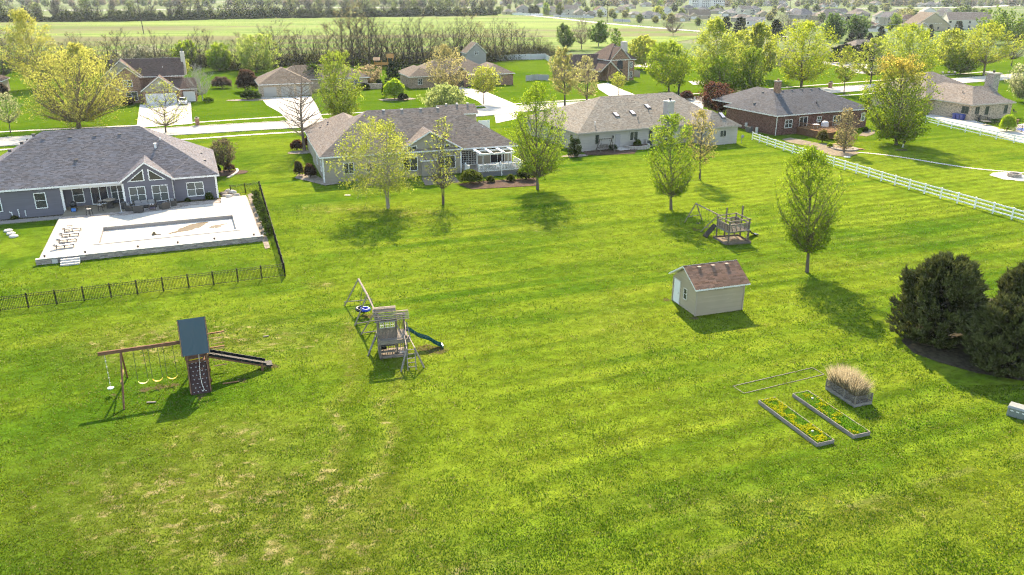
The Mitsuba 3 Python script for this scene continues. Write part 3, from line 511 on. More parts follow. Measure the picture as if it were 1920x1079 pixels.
def skylight(u, v, z, s, w=.75, l=1.25):
    # a low kerb with a glass lid lying on a slope that rises along v
    k = part(h.r, 'skylight', MB((.10, .09, .085)).raw([(u + a * w / 2, v + b * l / 2, z + b * l / 2 * s + q) for q in (-.05, .16) for b in (-1, 1) for a in (-1, 1)], BOXF), 'paint', h.fr) if False else h.p('skylight', MB((.10, .09, .085)).raw([(u + a * w / 2, v + b * l / 2, z + b * l / 2 * s + q) for q in (-.05, .16) for b in (-1, 1) for a in (-1, 1)], BOXF), 'paint', parent=h.r)
    return h.fr, MB((.62, .56, .58)).raw([(u + a * w * .41, v + b * l * .41, z + b * l * .41 * s + q) for q in (.162, .19) for b in (-1, 1) for a in (-1, 1)], BOXF)
for u, v in ((8.9, 3.7), (12.2, 3.9), (18.0 - 1.9, 5.4), (20.3, 5.3)):
    f_, m_ = skylight(u, v, 3.0 + (v + .45) * .415, .415); part(h.r, 'skylight_glass', m_, 'gloss', f_)
f_, m_ = skylight(25.6, -2.4, 3.0 + 2.25 * .6, .6); part(h.r, 'skylight_glass', m_, 'gloss', f_)
h.pipe(3.6, 1.4, 3.8); h.pipe(12.1, 2.1, 4.1, (.15, .14, .13), .08, .35); h.pipe(15.6, 4.4, 5.0, (.15, .14, .13), .08, .3); h.pipe(24.2, -1.9, 4.0, (.15, .14, .13), .08, .3)
solo('porch_step', 'small concrete step at the back door of the skylight house', 'step', MB().box(6.2, 8.0, -1.2, -.06, 0, .22).box(6.5, 8.3, -1.8, -1.21, 0, .12), 'concrete', F3, 0)
pw = thing('planter_wall', 'curved stone planter wall round a dark mulch bed below the skylight house', 'planter')
ctr = np.array([10.3, -.6])
for i in range(13):
    a0 = math.pi * (1 + i / 13); a1 = math.pi * (1 + (i + 1) / 13) - .03
    q = lambda r_, a: (ctr[0] + r_ * 1.25 * math.cos(a), ctr[1] + r_ * math.sin(a))
    part(pw, 'stone', MB().prism([q(1.55, a0), q(1.85, a0), q(1.85, a1), q(1.55, a1)][::1], 0, .55 + .01 * (i % 2)), 'stone', F3, 2)
part(pw, 'soil', MB().prism([q(1.54, math.pi * (1 + i / 12)) for i in range(13)], 0, .48), 'mulch', F3, 0)
def swing_bench(fr):
    t = thing('bench_swing', 'brown timber A-frame garden swing with slatted bench against the pale house', 'swing')
    c = 4
    for x in (-1.1, 1.1):
        for y in (-.75, .75): part(t, 'leg', MB().beam((x * 1.15, y, 0), (x, 0, 1.95), .1), 'wood', fr, c)
        part(t, 'brace', MB().beam((x * 1.07, -.5, .7), (x * 1.07, .5, .7), .07), 'wood', fr, c)
    part(t, 'beam', MB().beam((-1.3, 0, 2.0), (1.3, 0, 2.0), .12), 'wood', fr, c)
    for i in range(4): part(t, 'seat_slat', MB().box(-.7, .7, -.3 + i * .15, -.3 + i * .15 + .12, .5, .54), 'wood', fr, 7)
    for i in range(4): part(t, 'back_slat', MB().box(-.7, .7, .31 + i * .02, .35 + i * .02, .56 + i * .14, .56 + i * .14 + .11), 'wood', fr, 7)
    part(t, 'chain', MB((.1, .1, .1)).tube((-.68, -.25, .52), (-.75, 0, 1.95), .012, n=5).tube((.68, -.25, .52), (.75, 0, 1.95), .012, n=5).tube((-.68, .3, .9), (-.75, 0, 1.95), .012, n=5).tube((.68, .3, .9), (.75, 0, 1.95), .012, n=5), 'paint', fr)
swing_bench(F3.sub(4.0, -1.35))
solo('satellite_dish', 'small grey dish on a thin post at the right corner of the skylight house', 'dish', MB((.30, .30, .30)).tube((28.3, -4.6, 0), (28.3, -4.6, .95), .035).ball((28.3, -4.75, 1.15), .36, 6, sq=(1, .25, .8)), 'paint', F3)
# ---- red brick house
F4 = Fr((45.96,139.36), 25.0)
h = House('brick_house', 'red brick house with dark grey hip roof and brick chimney above the white rail fence', F4)
h.p('wall', walls((0, 21.6, 0, 13.4, 0, 3.3)), 'brick', 0)
h.roof([hip(0, 21.6, 0, 13.4, 3.3, 0.46, rl=5.2), hip(4, 15, 7, 22, 3.3, 0.46)], 3, (0.70, 0.69, 0.67))
h.p('downpipe', MB((.7, .69, .67)).box(-.06, .04, -.12, -.02, 0, 3.28), 'paint')
h.window('r', 1.9, 3.6, 0, 1.15, 2.6, 2, 2); h.window('r', 9.3, 10.3, 0, 1.7, 2.7, 2, 2); h.window('r', 13.2, 15.0, 0, .9, 2.6, 2, 2); h.window('r', 20.1, 21.0, 0, 1.2, 2.7, 1, 2, tone=4)
h.window('r', 5.2, 7.1, 0, .9, 2.9, 2, 1, name='sliding_door', glass=(.03, .03, .035))
ch = h.p('chimney', MB().box(4.6, 5.5, 5.7, 6.6, 3.3, 8.4), 'brick', 2); part(ch, 'cap', MB().box(4.52, 5.58, 5.62, 6.68, 8.401, 8.55), 'stone', F4, 2); part(ch, 'flue', MB((.3, .16, .1)).tube((5.05, 6.15, 8.55), (5.05, 6.15, 8.85), .2), 'paint', F4)
h.vents([(6.5, 6.45, 6.6), (8.8, 6.45, 6.6), (11.2, 6.45, 6.6), (13.4, 6.45, 6.6), (15.4, 6.45, 6.6), (1.2, 7.4, 4.6), (4.0, 8.6, 6.2)], (.16, .16, .16)); h.vents([(11, 2.2, 4.85)], s=.2)
FD = F4.sub(4.7, -6.9)
dk = thing('timber_deck', 'brown stained timber deck with railing and stairs behind the red brick house', 'deck')
for i in range(21): part(dk, 'board', MB().box(0, 5.4, .02 + i * .32, .32 + i * .32, 1.15, 1.2), 'wood', FD, 3)
for i in range(20): part(dk, 'skirt_board', MB().box(-.03, .01, i * .335, i * .335 + .32, .02, 1.14), 'wood', FD, 1)
for i in range(16): part(dk, 'skirt_board', MB().box(.02 + i * .335, i * .335 + .33, -.03, .01, .02, 1.14), 'wood', FD, 1)
rl = MB(); railing(rl, (0.05, .04), (3.1, .04), 1.2, .9, .2); railing(rl, (0.05, .1), (.05, 6.6), 1.2, .9, .2); railing(rl, (5.35, .1), (5.35, 6.6), 1.2, .9, .2); part(dk, 'railing', rl, 'wood', FD, 1)
for i in range(6): part(dk, 'step', MB().box(3.3, 4.9, -.36 - i * .34, -.02 - i * .34, .02, 1.02 - i * .18), 'wood', FD, 3)
for x in (3.25, 4.95): part(dk, 'stair_rail', MB().beam((x, .0, 2.1), (x, -2.2, 1.0), .1).beam((x, -2.15, 0), (x, -2.15, 1.05), .1), 'wood', FD, 6)
ld = thing('bench_platform', 'low round timber platform with curved benches at the foot of the deck stairs', 'deck')
c4 = Fr((53.24,127.00), 20)
part(ld, 'floor', MB().lathe((0, 0, 0), [(0, .18), (2.1, .18), (2.1, 0)][::-1], 16), 'wood', c4, 5)
for a0 in (0.3, 1.2, 3.0, 3.9):
    p = [(1.9 * math.cos(a0 + t), 1.9 * math.sin(a0 + t), .5) for t in (0, .4, .8)]
    part(ld, 'bench', MB().beam(p[0], p[1], .4, .07).beam((p[1][0], p[1][1], .502), (p[2][0], p[2][1], .502), .4, .07).beam((*p[0][:2], .18), (*p[0][:2], .47), .1).beam((*p[2][:2], .18), (*p[2][:2], .47), .1), 'wood', c4, 6)
for i in range(2): part(ld, 'step', MB().box(1.7 + i * .4, 2.3 + i * .4, -1.6, -.6, 0, .14 - i * .06), 'wood', c4, 3)
solo('grill_cover', 'white covered grill on the timber deck of the brick house', 'grill', MB((.66, .66, .68)).lathe((4.3, 4.6, 1.2), [(0, 0), (.62, 0), (.66, .3), (.6, .85), (.35, 1.05), (0, 1.08)], 9), 'paint', FD)
garden_table(FD.sub(1.8, 4.2, 0, 1.2), (.6, .58, .55), 'patio_table', 'pale round table on the brick house deck in front of the sliding door')
ac = thing('air_conditioner', 'grey air conditioning unit beside the left wall of the brick house', 'air conditioner')
part(ac, 'case', MB((.11, .11, .115)).box(-2.0, -1.1, 4.4, 5.3, .05, .95), 'paint', F4); part(ac, 'fan_grille', MB((.05, .05, .05)).lathe((-1.55, 4.85, .951), [(0, .02), (.36, .02), (.36, 0)][::-1]), 'paint', F4)
solo('gas_meter', 'small pale meter box on the left wall of the brick house', 'meter', MB((.55, .55, .55)).box(-.25, -.02, 7.2, 7.7, .5, 1.2).tube((-.14, 7.4, 0), (-.14, 7.4, .5), .04), 'paint', F4)
solo('pedestal', 'pale utility pedestal beside the grey air conditioning unit', 'utility box', MB((.6, .6, .58)).box(-1.3, -.95, 3.3, 3.65, 0, 1.0), 'paint', F4)
# ---- pale brick house on the right with the blue bins
F5 = Fr((88.95,156.18), 20.0)
h = House('pale_brick_house', 'pale tan brick house with layered hip roofs and a stone chimney at the right edge', F5)
h.p('wall', walls((0, 10.6, 0, 12.0, 0, 2.9), (-2.0, 14.0, 12.001, 24, 0, 2.9), (10.601, 12.8, 4.5, 12.0, 0, 2.9)), 'brick', 1)
h.roof([hip(0, 10.6, 0, 17.5, 2.9, 0.48), hip(-2, 16, 9.5, 26, 2.9, 0.5), gable_u(8, 13.2, 4.5, 12, 2.9, 0.55)], 7, (0.46, 0.42, 0.36))
h.window('r', 1.0, 2.1, 0, 1.2, 2.6, 2, 1, w=.06, col=(.22, .2, .18)); h.window('r', 3.6, 4.6, 0, .9, 2.6, 1, 1, w=.06, col=(.22, .2, .18)); h.window('r', 8.6, 9.5, 0, .9, 2.6, 1, 1, w=.06, col=(.22, .2, .18)); h.window('L', .5, 2.2, 0, 1.2, 2.6, 2, 1, w=.06, col=(.22, .2, .18))
ch = h.p('chimney', MB().sidev([(6.6, 0), (10.2, 0), (9.4, 3.6), (9.4, 7.6), (7.4, 7.6), (7.4, 3.6)], 13.3, 14.9), 'brick', 4); part(ch, 'cap', MB((.42, .38, .33)).box(13.1, 15.1, 7.2, 9.6, 7.601, 7.85), 'paint', F5); part(ch, 'flue', MB((.05, .05, .05)).tube((14.1, 8.4, 7.85), (14.1, 8.4, 8.3), .22), 'paint', F5)
h.vents([(-.6 + i * 1.55, 17.65, 7.1) for i in range(6)] + [(10.4 + i * 1.7, 17.65, 7.15) for i in range(3)] + [(5.3, 5.0, 5.55)], (.42, .38, .34)); h.pipe(2.7, 5.0, 4.6, (.12, .12, .12), .08, .35)
for i, l in enumerate(('leftmost', 'middle', 'rightmost')):
    b = thing('wheelie_bin', f'blue wheeled bin against the pale brick wall, {l} of the three', 'bin')
    fb = F5.sub(-.55, 2.9 - i * .85); part(b, 'body', MB((.03, .05, .24)).raw([(x * s, y * s, z) for z, s in ((0.05, .30), (1.0, .38)) for y in (-1, 1) for x in (-1, 1)], BOXF), 'gloss', fb); part(b, 'lid', MB((.035, .06, .28)).box(-.4, .4, -.4, .42, 1.001, 1.07), 'gloss', fb)

# ---- houses across the street
def simple_house(name, label, O, ang, vols, roofs, wallm, wpal, rpal, wins=(), extra=None, trim=(.72, .70, .66), z=0, cat='house', group=None):
    h = House(name, label, Fr(O, ang, z), cat, group)
    h.p('wall', walls(*vols), wallm, wpal); h.roof(roofs, rpal, trim)
    for w in wins: h.window(*w[:6], **(w[6] if len(w) > 6 else {}))
    if extra: extra(h)
    return h
def x1(h):
    h.p('gable_wall', MB().side([(-7.0, 5.4), (1.0, 5.4), (1.0, 5.5), (-3.0, 8.9), (-7.0, 5.5)], 1.9, 3.0), 'siding', 1)
    h.p('brick_bay', MB().box(-4.6, 0.6, 0.9, 2.0, 0, 5.5).side([(-4.6, 5.5), (.6, 5.5), (.6, 5.6), (-2, 7.6), (-4.6, 5.6)], .9, 1.9), 'brick', 2)
    h.p('garage_gable', MB().side([(1.0, 2.7), (8.4, 2.7), (8.4, 2.9), (4.7, 5.7), (1.0, 2.9)], -2, -.9), 'siding', 1)
    h.p('brick_pier', MB().box(8.2, 9.0, -2.05, -1.6, 0, 2.8), 'brick', 2)
    h.p('garage_door', MB((.74, .73, .70)).box(1.5, 7.8, -2.06, -2.003, .05, 2.3), 'paint'); h.p('garage_door', MB((.74, .73, .70)).box(9.2, 11.7, -.26, -.203, .05, 2.3), 'paint')
    for x in (4.7,): h.p('gable_vent', MB((.75, .74, .7)).side([(x + .35 * math.cos(a * .785), 4.5 + .35 * math.sin(a * .785)) for a in range(8)], -2.06, -2.003), 'paint')
    h.p('gable_vent', MB((.75, .74, .7)).side([(-5 + .35 * math.cos(a * .785), 7.0 + .35 * math.sin(a * .785)) for a in range(8)], 1.84, 1.897), 'paint')
    ch = h.p('chimney', MB().box(9.5, 10.4, 5.6, 6.8, 5.4, 10.6), 'siding', 4); part(ch, 'flue', MB((.1, .1, .1)).tube((9.95, 6.2, 10.6), (9.95, 6.2, 11.2), .22), 'paint', h.fr)
    h.pipe(5.5, 4.4, 7.0)
simple_house('gabled_house', 'two-storey house with brick bay, brown gabled roof and white garage doors, top left', (-83.11,180.77), 20,
    [(-7, 1, 2, 11, 0, 5.4), (1.001, 9.4, 3, 11, 0, 5.4), (1, 8.4, -2, 8, 0, 2.7), (8.401, 12, -.2, 6, 0, 2.7)],
    [gable_v(-7, 1, 2, 7, 5.4, .85), gable_u(-5, 9.6, 2.6, 11, 5.4, .8), gable_v(-4.6, .6, .9, 5, 5.4, .8), gable_v(1, 8.4, -2, 5, 2.7, .76), gable_u(4, 12, -.2, 6, 2.7, .62), gable_v(-8, -3.4, .2, 3, 2.5, .7)], 'brick', 2, 5,
    [('r', -2.9, -1.0, .9, 3.6, 5.1), ('r', -2.6, -.3, .9, .6, 2.6), ('r', -6.4, -5.4, 2, 3.6, 5)], x1)
def x2(h):
    for a in (.7, 4.7, 8.3): h.p('garage_door', MB((.42, .40, .36)).box(a, a + 2.9, -.06, -.003, .05, 2.3), 'paint')
simple_house('ranch_house', 'long tan brick ranch house with garage doors and brown hip roofs across the street', (-59.21,191.49), 21,
    [(0, 11.8, 0, 8, 0, 2.8), (4, 27, 8.001, 19, 0, 2.8)], [hip(0, 11.8, 0, 14, 2.8, .5), hip(4, 27.2, 8, 19, 2.8, .5)], 'brick', 1, 4, [('r', 23.5, 25.2, 8, 1.0, 2.4)], x2)
lw = thing('garden_wall', 'low tan brick garden wall beside the dark hedge of the ranch house', 'wall')
fw = Fr((-37.36,208.02), 15); part(lw, 'body', MB().box(0, 4.2, 0, .4, 0, 1.3), 'brick', fw, 1); part(lw, 'coping', MB().box(-.05, 4.25, -.05, .45, 1.301, 1.4), 'stone', fw, 2)
def x3(h):
    h.p('entry', MB().box(11.4, 15.0, -1.2, .4, 0, 3.2).side([(11.4, 3.2), (15, 3.2), (13.2, 4.6)], -1.2, .4), 'brick', 2)
    h.p('entry_arch', MB((.05, .045, .04)).box(12.5, 13.9, -1.25, -1.202, .1, 2.7), 'paint')
    h.p('side_garage_door', MB((.35, .33, .3)).box(.05, .1, 1.2, 5.0, .1, 2.2), 'paint')
    h.p('brick_front', MB().box(20.2, 28, -.12, -.003, 0, 2.7), 'brick', 2)
simple_house('wide_ranch_house', 'broad brown-roofed ranch house with arched brick entry left of the white vinyl fence', (-26.05,209.18), 20,
    [(0, 7, 0, 12, 0, 2.8), (7.001, 28, 0.3, 14, 0, 2.8)], [hip(0, 7, 0, 14, 2.8, .5), hip(3, 24, 3, 16, 2.8, .5), hip(20, 28, -.1, 14, 2.8, .5), gable_v(11.2, 15.2, -1.4, 6, 3.2, .75)], 'brick', 3, 4,
    [('r', 2.0, 3.2, 0, .9, 2.4), ('r', 22.6, 24.4, -.12, .9, 2.5), ('r', 8.6, 10.0, .3, .9, 2.4)], x3)
simple_house('garden_shed', 'small gabled outbuilding rising behind the wide ranch house roof', (-14.55,266.68), 20,
    [(0, 6.5, 0, 6, 0, 4.4)], [gable_v(0, 6.5, 0, 6, 4.4, .9)], 'siding', 5, 4, [('r', 2.6, 3.8, 0, 4.0, 5.2)], lambda h: h.p('gable_wall', MB().side([(0, 4.4), (6.5, 4.4), (6.5, 4.5), (3.25, 7.3), (0, 4.5)], .02, 1), 'siding', 5), cat='shed')
def x4(h):
    h.p('gable_wall', MB().side([(4.2, 5.5), (10.2, 5.5), (10.2, 5.6), (7.2, 8.6), (4.2, 5.6)], -.4, .6), 'brick', 2)
    ch = h.p('chimney', MB().box(10.6, 12.0, 4, 5.4, 5, 10.2), 'siding', 4); h.p('column', MB((.6, .58, .54)).box(9.8, 10.1, -.5, -.42, 0, 5.4), 'paint')
    for z in (0.6, 3.2): h.p('arched_window', MB((.03, .035, .05)).box(6.2, 8.0, -.46, -.402, z, z + 1.8).side([(6.2, z + 1.8), (8, z + 1.8), (7.7, z + 2.2), (7.1, z + 2.4), (6.5, z + 2.2)], -.46, -.402), 'window_glass')
simple_house('tall_brick_house', 'two-storey dark brick house with steep brown gables beside the grey fence panels', (23.28,225.48), 24,
    [(3.6, 12, 0, 10, 0, 5.5), (-8, 3.599, 3, 11, 0, 3.0), (4.2, 10.2, -.4, 2, 0, 5.5)], [hip(3.6, 12, 0, 10, 5.5, .85), gable_v(4.2, 10.2, -.4, 5, 5.5, 1.0), gable_u(-8, 6, 3, 11, 3.0, .85), gable_v(1.0, 6.4, -.8, 5, 2.6, .9)], 'brick', 2, 5,
    [('r', 10.6, 11.5, 0, 3.4, 5.0), ('r', 10.6, 11.5, 0, .6, 2.4)], x4)
simple_house('tan_hip_house', 'tan house with pale hip roof half hidden by yellow trees and dark evergreens, upper right', (120.64,291.00), 22,
    [(0, 18, 0, 13, 0, 2.9)], [hip(0, 18, 0, 13, 2.9, .55)], 'brick', 1, 7, [('r', 2, 3.4, 0, 1, 2.4), ('r', 8, 9.6, 0, 1, 2.4)], lambda h: h.vents([(7.5, 3.2, 5.0), (8.3, 3.2, 5.0)], (.2, .2, .2)))
simple_house('near_tan_house', 'small part of a tan house in the trees left of the evergreen hedge', (89.55,270.46), 22,
    [(0, 10, 0, 9, 0, 2.9)], [hip(0, 10, 0, 9, 2.9, .55)], 'siding', 3, 2, [('r', 2, 3.4, 0, 1, 2.4)])
simple_house('left_edge_house', 'corner of a house with pale trim at the left edge behind a shrub', (-128.44,197.06), 20,
    [(0, 4.4, 0, 8, 0, 2.9)], [hip(0, 4.4, 0, 8, 2.9, .5)], 'siding', 1, 5, [('r', 1, 2.4, 0, 1, 2.4)])
# ---- the far subdivision: every house on its own
R_ = np.random.default_rng(77)
# px x, px y of the base, width in px of the photo, storeys, roof kind, wall palette, roof palette, what sets it apart
FAR = [
((-2.1,841.0),10.2,1,'hip',3,2,25,'small tan house with grey-brown roof left of the long white vinyl fence, far off'),
((11.5,859.1),13.8,2,'front',5,6,5,'far two-storey house with reddish roof behind two round dark trees'),
((41.7,841.0),10.2,2,'hip',4,7,27,'narrow cream two-storey house between two tall green trees by the field road'),
((55.5,823.7),17.2,2,'gable',4,7,-16,'long cream two-storey house behind the grey vinyl fence by the field road'),
((64.8,791.0),11.7,1,'front',1,2,9,'beige gabled house just right of the long cream house'),
((72.5,775.6),9.0,1,'hip',7,1,-2,'small brown house at the right end of the grey vinyl fence'),
((84.4,791.0),10.7,2,'front',6,5,18,'white gabled house partly behind the tall dark utility pole'),
((118.3,918.3),14.9,1,'hip',3,7,-12,'tan house with pale roof in the row behind the grey picket fence'),
((154.5,1093.8),14.8,1,'hip',1,1,22,'brown-roofed hip house furthest back above the tan one'),
((112.2,760.8),11.4,1,'hip',3,9,6,'pale roofed half of the big double-hipped house by the field road'),
((122.1,732.8),15.0,1,'hip',2,8,23,'blue-grey roofed half of the big double-hipped house by the field road'),
((196.5,1227.4),16.7,1,'hip',1,8,3,'tiny blue-roofed house on the skyline above the double-hipped house'),
((151.7,823.7),9.0,2,'front',6,3,1,'narrow white gabled house right of the yellow-green tree'),
((185.0,878.0),12.0,2,'hip',7,3,18,'tall dark brown box-shaped house below the white institution'),
((137.6,671.0),13.8,1,'hip',3,7,27,'wide low tan house behind the leafless tree by the field road'),
((161.1,719.6),17.8,1,'gable',3,4,-2,'long light brown roof behind the wide low tan house'),
((206.8,897.7),14.8,1,'hip',5,8,27,'bluish hip roof just below the white institution'),
((218.5,878.0),13.4,1,'hip',1,3,25,'dark hipped house right of the white institution'),
((205.1,791.0),14.3,1,'hip',2,9,-11,'pale grey roofed house above the two dark evergreens'),
((238.7,897.7),10.0,1,'hip',5,3,9,'small dark roofed house in the second row above the evergreens'),
((229.7,823.7),12.6,2,'gable',4,7,14,'cream two-storey house with rows of small windows in the subdivision'),
((244.6,841.0),11.8,2,'hip',5,0,25,'house with a dark blue hip roof beside the cream two-storey one'),
((182.8,659.9),13.8,1,'hip',7,1,12,'low brown roofed house right above the bright yellow crowns'),
((171.9,591.0),12.4,1,'gable',6,9,-14,'house with a nearly white roof beside the dark evergreens'),
((224.1,746.6),10.5,1,'front',3,4,4,'light brown gabled house left of the leaning pole'),
((398.2,1266.1),30.3,1,'gable',5,8,4,'long low bluish building near the horizon'),
((279.9,823.7),15.2,1,'hip',2,9,4,'pale grey hip roof behind the leafless trees right of the pole'),
((259.2,732.8),18.8,1,'hip',5,8,26,'wide grey hip roof left of the tall green willow'),
((441.8,1191.1),11.9,1,'hip',5,5,-3,'tiny house at the left end of the motorway embankment'),
((454.7,1191.1),10.3,1,'front',1,3,-9,'second tiny house on the motorway embankment'),
((264.8,694.5),21.0,1,'hip',3,7,5,'broad tan roof behind the tall green willow'),
((321.8,823.7),16.6,1,'gable',5,3,11,'dark grey roof with a white dormer above the willow'),
((318.3,760.8),17.7,1,'hip',7,1,25,'brown hip roof between the two green willows and the fence'),
((224.4,520.9),9.1,1,'hip',7,5,8,'dark brown house behind a pale fence above the hedge'),
((272.9,618.7),10.0,2,'front',4,7,-7,'tall cream blank gable with no neighbour in front'),
((268.4,591.0),9.6,2,'front',1,0,25,'tall house with dark zigzag gables beside the cream gable'),
((295.0,618.7),16.6,1,'hip',7,5,4,'dark brown low house with a reddish roof, centre of the right subdivision'),
((294.2,600.0),10.8,1,'front',7,6,12,'reddish brown gable end beside the dark low house'),
((259.0,514.1),22.4,1,'front',3,4,3,'big tan gable in front of the round yellow trees'),
((385.5,775.6),18.6,1,'front',6,9,-10,'white gabled house with pale roof under the leaning pole'),
((364.3,706.8),17.1,1,'hip',3,2,13,'tan hip roof with a front gable right of the leaning pole'),
((435.8,841.0),11.4,1,'front',4,3,17,'small cream gable peeping over the tan hip roof'),
((292.6,535.0),25.4,2,'gable',4,1,-11,'large cream house with a long brown roof left of the big green tree'),
((595.1,1227.4),14.6,1,'hip',1,9,2,'first pale house from the left above the white motorway'),
((612.2,1227.4),18.4,1,'hip',5,8,-3,'second house from the left above the white motorway'),
((648.9,1266.1),21.0,1,'hip',5,2,-12,'third house from the left above the white motorway'),
((726.1,1307.2),18.1,1,'hip',5,0,-9,'fourth house from the left above the white motorway'),
((767.4,1351.1),22.9,1,'hip',5,3,26,'fifth house from the left above the white motorway, dark roof'),
((818.6,1398.0),23.9,1,'front',5,2,22,'second house from the right above the white motorway'),
((869.8,1448.2),22.7,1,'hip',2,8,-2,'rightmost house above the white motorway'),
((585.4,1351.1),15.8,1,'hip',1,7,15,'tiny tan roof among pale trees at the top edge, right of centre'),
((636.5,1398.0),16.5,1,'hip',5,8,-18,'tiny blue-grey roof at the top edge left of the motorway houses'),
((512.7,1266.1),14.7,1,'front',4,2,24,'tiny cream gable above the end of the motorway'),
((231.5,1227.4),13.4,1,'hip',3,4,6,'tiny light brown roof left of the white institution'),
((170.9,1351.1),16.5,1,'hip',1,8,19,'tiny bluish roof near the top edge right of the tall dark pole'),
((179.5,1011.0),11.0,1,'hip',2,2,-7,'small grey-brown roof between the two slim dark trees'),
((100.1,1266.1),13.6,1,'hip',5,5,-2,'tiny dark roof at the top edge left of the tall dark pole'),
((-9.6,1266.1),17.0,1,'gable',1,9,-3,'pale long roof at the top edge above the end of the treeline'),
((45.2,1191.1),14.4,1,'hip',5,1,27,'tiny brown roof behind the narrow cream house'),
((326.9,1011.0),15.7,1,'hip',3,7,1,'pale tan roof between the pole and the blue-roofed house'),
((351.0,962.5),13.8,1,'hip',1,4,4,'light brown roof behind the broad tan roof'),
((374.3,807.0),11.9,1,'hip',5,3,26,'dark grey roof between yellow crowns'),
]
WN = {0: 'grey-blue', 1: 'beige', 2: 'pale grey', 3: 'tan', 4: 'cream', 5: 'grey', 6: 'white', 7: 'brown'}
RN = {0: 'charcoal', 1: 'brown', 2: 'grey-brown', 3: 'dark grey', 4: 'light brown', 5: 'dark brown', 6: 'reddish brown', 7: 'pale tan', 8: 'blue-grey', 9: 'pale grey'}
for (x, y), w, st, kind, wp, rp_, ang, lab in FAR:
    h = House('suburban_house', lab, Fr((x, y), ang, -0.2), group='houses of the far subdivision'); d = w * R_.uniform(.6, .8); ez = 2.8 if st == 1 else 5.4
    vols = [(-w / 2, w / 2, 0, d, 0, ez)]; sl = R_.uniform(.5, .7)
    if kind == 'hip': rf = [hip(-w / 2, w / 2, 0, d, ez, sl)]
    elif kind == 'gable': rf = [gable_u(-w / 2, w / 2, 0, d, ez, sl)]
    else: rf = [gable_v(-w / 2, w / 2, 0, d, ez, sl)]
    h.p('wall', walls(*vols), 'siding', wp)
    if kind == 'front': h.p('gable_wall', MB().side([(-w / 2, ez), (w / 2, ez), (0, ez + w / 2 * sl)], .03, d), 'siding', wp)
    if kind == 'gable':
        h.p('gable_wall', MB().sidev([(0, ez), (d, ez), (d / 2, ez + d / 2 * sl)], -w / 2 + .03, w / 2 - .03), 'siding', wp)
    sgn = R_.choice([-1, 1]); gw = min(6.5, w * .42); gu = sgn * (w / 2 - gw / 2 - .2)
    h.p('garage', walls((gu - gw / 2, gu + gw / 2, -3.2, -.001, 0, 2.7)).side([(gu - gw / 2, 2.7), (gu + gw / 2, 2.7), (gu, 2.7 + gw / 2 * .6)], -3.2, -.3), 'siding', wp)
    rf.append(gable_v(gu - gw / 2, gu + gw / 2, -3.25, 4, 2.7, .6)); h.roof(rf, rp_, (.66, .64, .6))
    h.p('garage_door', MB((.62, .61, .58)).box(gu - gw * .38, gu + gw * .38, -3.25, -3.203, .05, 2.2), 'paint')
    for fl in range(st):
        for q in np.linspace(-w / 2 + 1.2, w / 2 - 1.2, max(2, int(w / 4.5))):
            if abs(q - gu) > gw / 2 + .8 or fl: h.p('window', MB((.05, .055, .065)).box(q - .6, q + .6, -.05, -.004, .9 + fl * 2.7, 2.3 + fl * 2.7), 'window_glass')
fb = Fr((273.45,1173.66), 4, -.2)
k = thing('institution_building', 'large white three-storey building with rows of windows on the horizon', 'building')
W_ = 23.04
part(k, 'wall', MB((.62, .60, .60)).box(-W_, W_, 0, 18, 0, 9.6).box(-W_ * .62, -W_ * .42, -1.2, 0, 0, 11).box(W_ * .1, W_ * .3, -1.2, 0, 0, 9), 'paint', fb)
part(k, 'roof', MB((.30, .29, .30)).box(-W_ - .5, W_ + .5, -.5, 18.5, 9.6, 10.2), 'paint', fb)
for fl in range(3):
    for q in np.linspace(-W_ * .95, W_ * .95, 17): part(k, 'window', MB((.14, .14, .17)).box(q - .75, q + .75, -.06, -.004, .9 + fl * 3.1, 2.9 + fl * 3.1), 'window_glass', fb)

# ---------------------------------------------------------------- shed
FS = Fr((14.32, 57.44), 18.2)
h = House('garden_shed', 'tan clapboard garden shed with brown shingle roof, white door and small window', FS, 'shed')
h.p('wall', walls((0.02, 4.22, 0.02, 3.63, 0, 2.25)).sidev([(0.02, 2.25), (3.63, 2.25), (1.825, 3.35)], 0.02, 4.22), 'siding', 3)
cl = MB()
clap(cl, 'r', 0.06, 4.18, 0.02, 0.05, 2.3, .1, .02); clap(cl, 'f', 0.06, 4.18, 3.63, .05, 2.3, .1, .02); clap(cl, 'R', .06, 3.6, 4.22, .05, 2.25, .1, .02)
for a0, a1, z0, z1 in ((.06, 1.38, .05, 2.25), (1.38, 1.98, .05, .8), (1.38, 1.98, 1.75, 2.25), (1.98, 2.5, .05, 2.25), (2.5, 3.45, 2.05, 2.25), (3.45, 3.6, .05, 2.25)): clap(cl, 'L', a0, a1, .02, z0, z1, .1, .02)
for i in range(11):
    z = 2.25 + i * .1; a = 1.825 - (3.35 - z - .04) / 1.1 * 1.8
    if a < 1.8: clap(cl, 'L', a, 3.65 - a, .02, z, z + .1, .1, .02); clap(cl, 'R', a, 3.65 - a, 4.22, z, z + .1, .1, .02)
h.p('clapboard', cl, 'clapboard', 3, kind='stuff')
h.roof([gable_u(0, 4.24, 0, 3.65, 2.22, .6, .32, .13)], 6, (.72, .71, .68))
h.vents([(.95, 1.55, 3.42), (2.2, 1.55, 3.42), (3.45, 1.55, 3.42)], (.28, .21, .17), .24, .06)
for x in (0, 4.24):
    for y in (0, 3.65): h.p('corner_board', MB((.40, .34, .25)).box(x - .045, x + .045, y - .045, y + .045, .02, 2.2), 'paint')
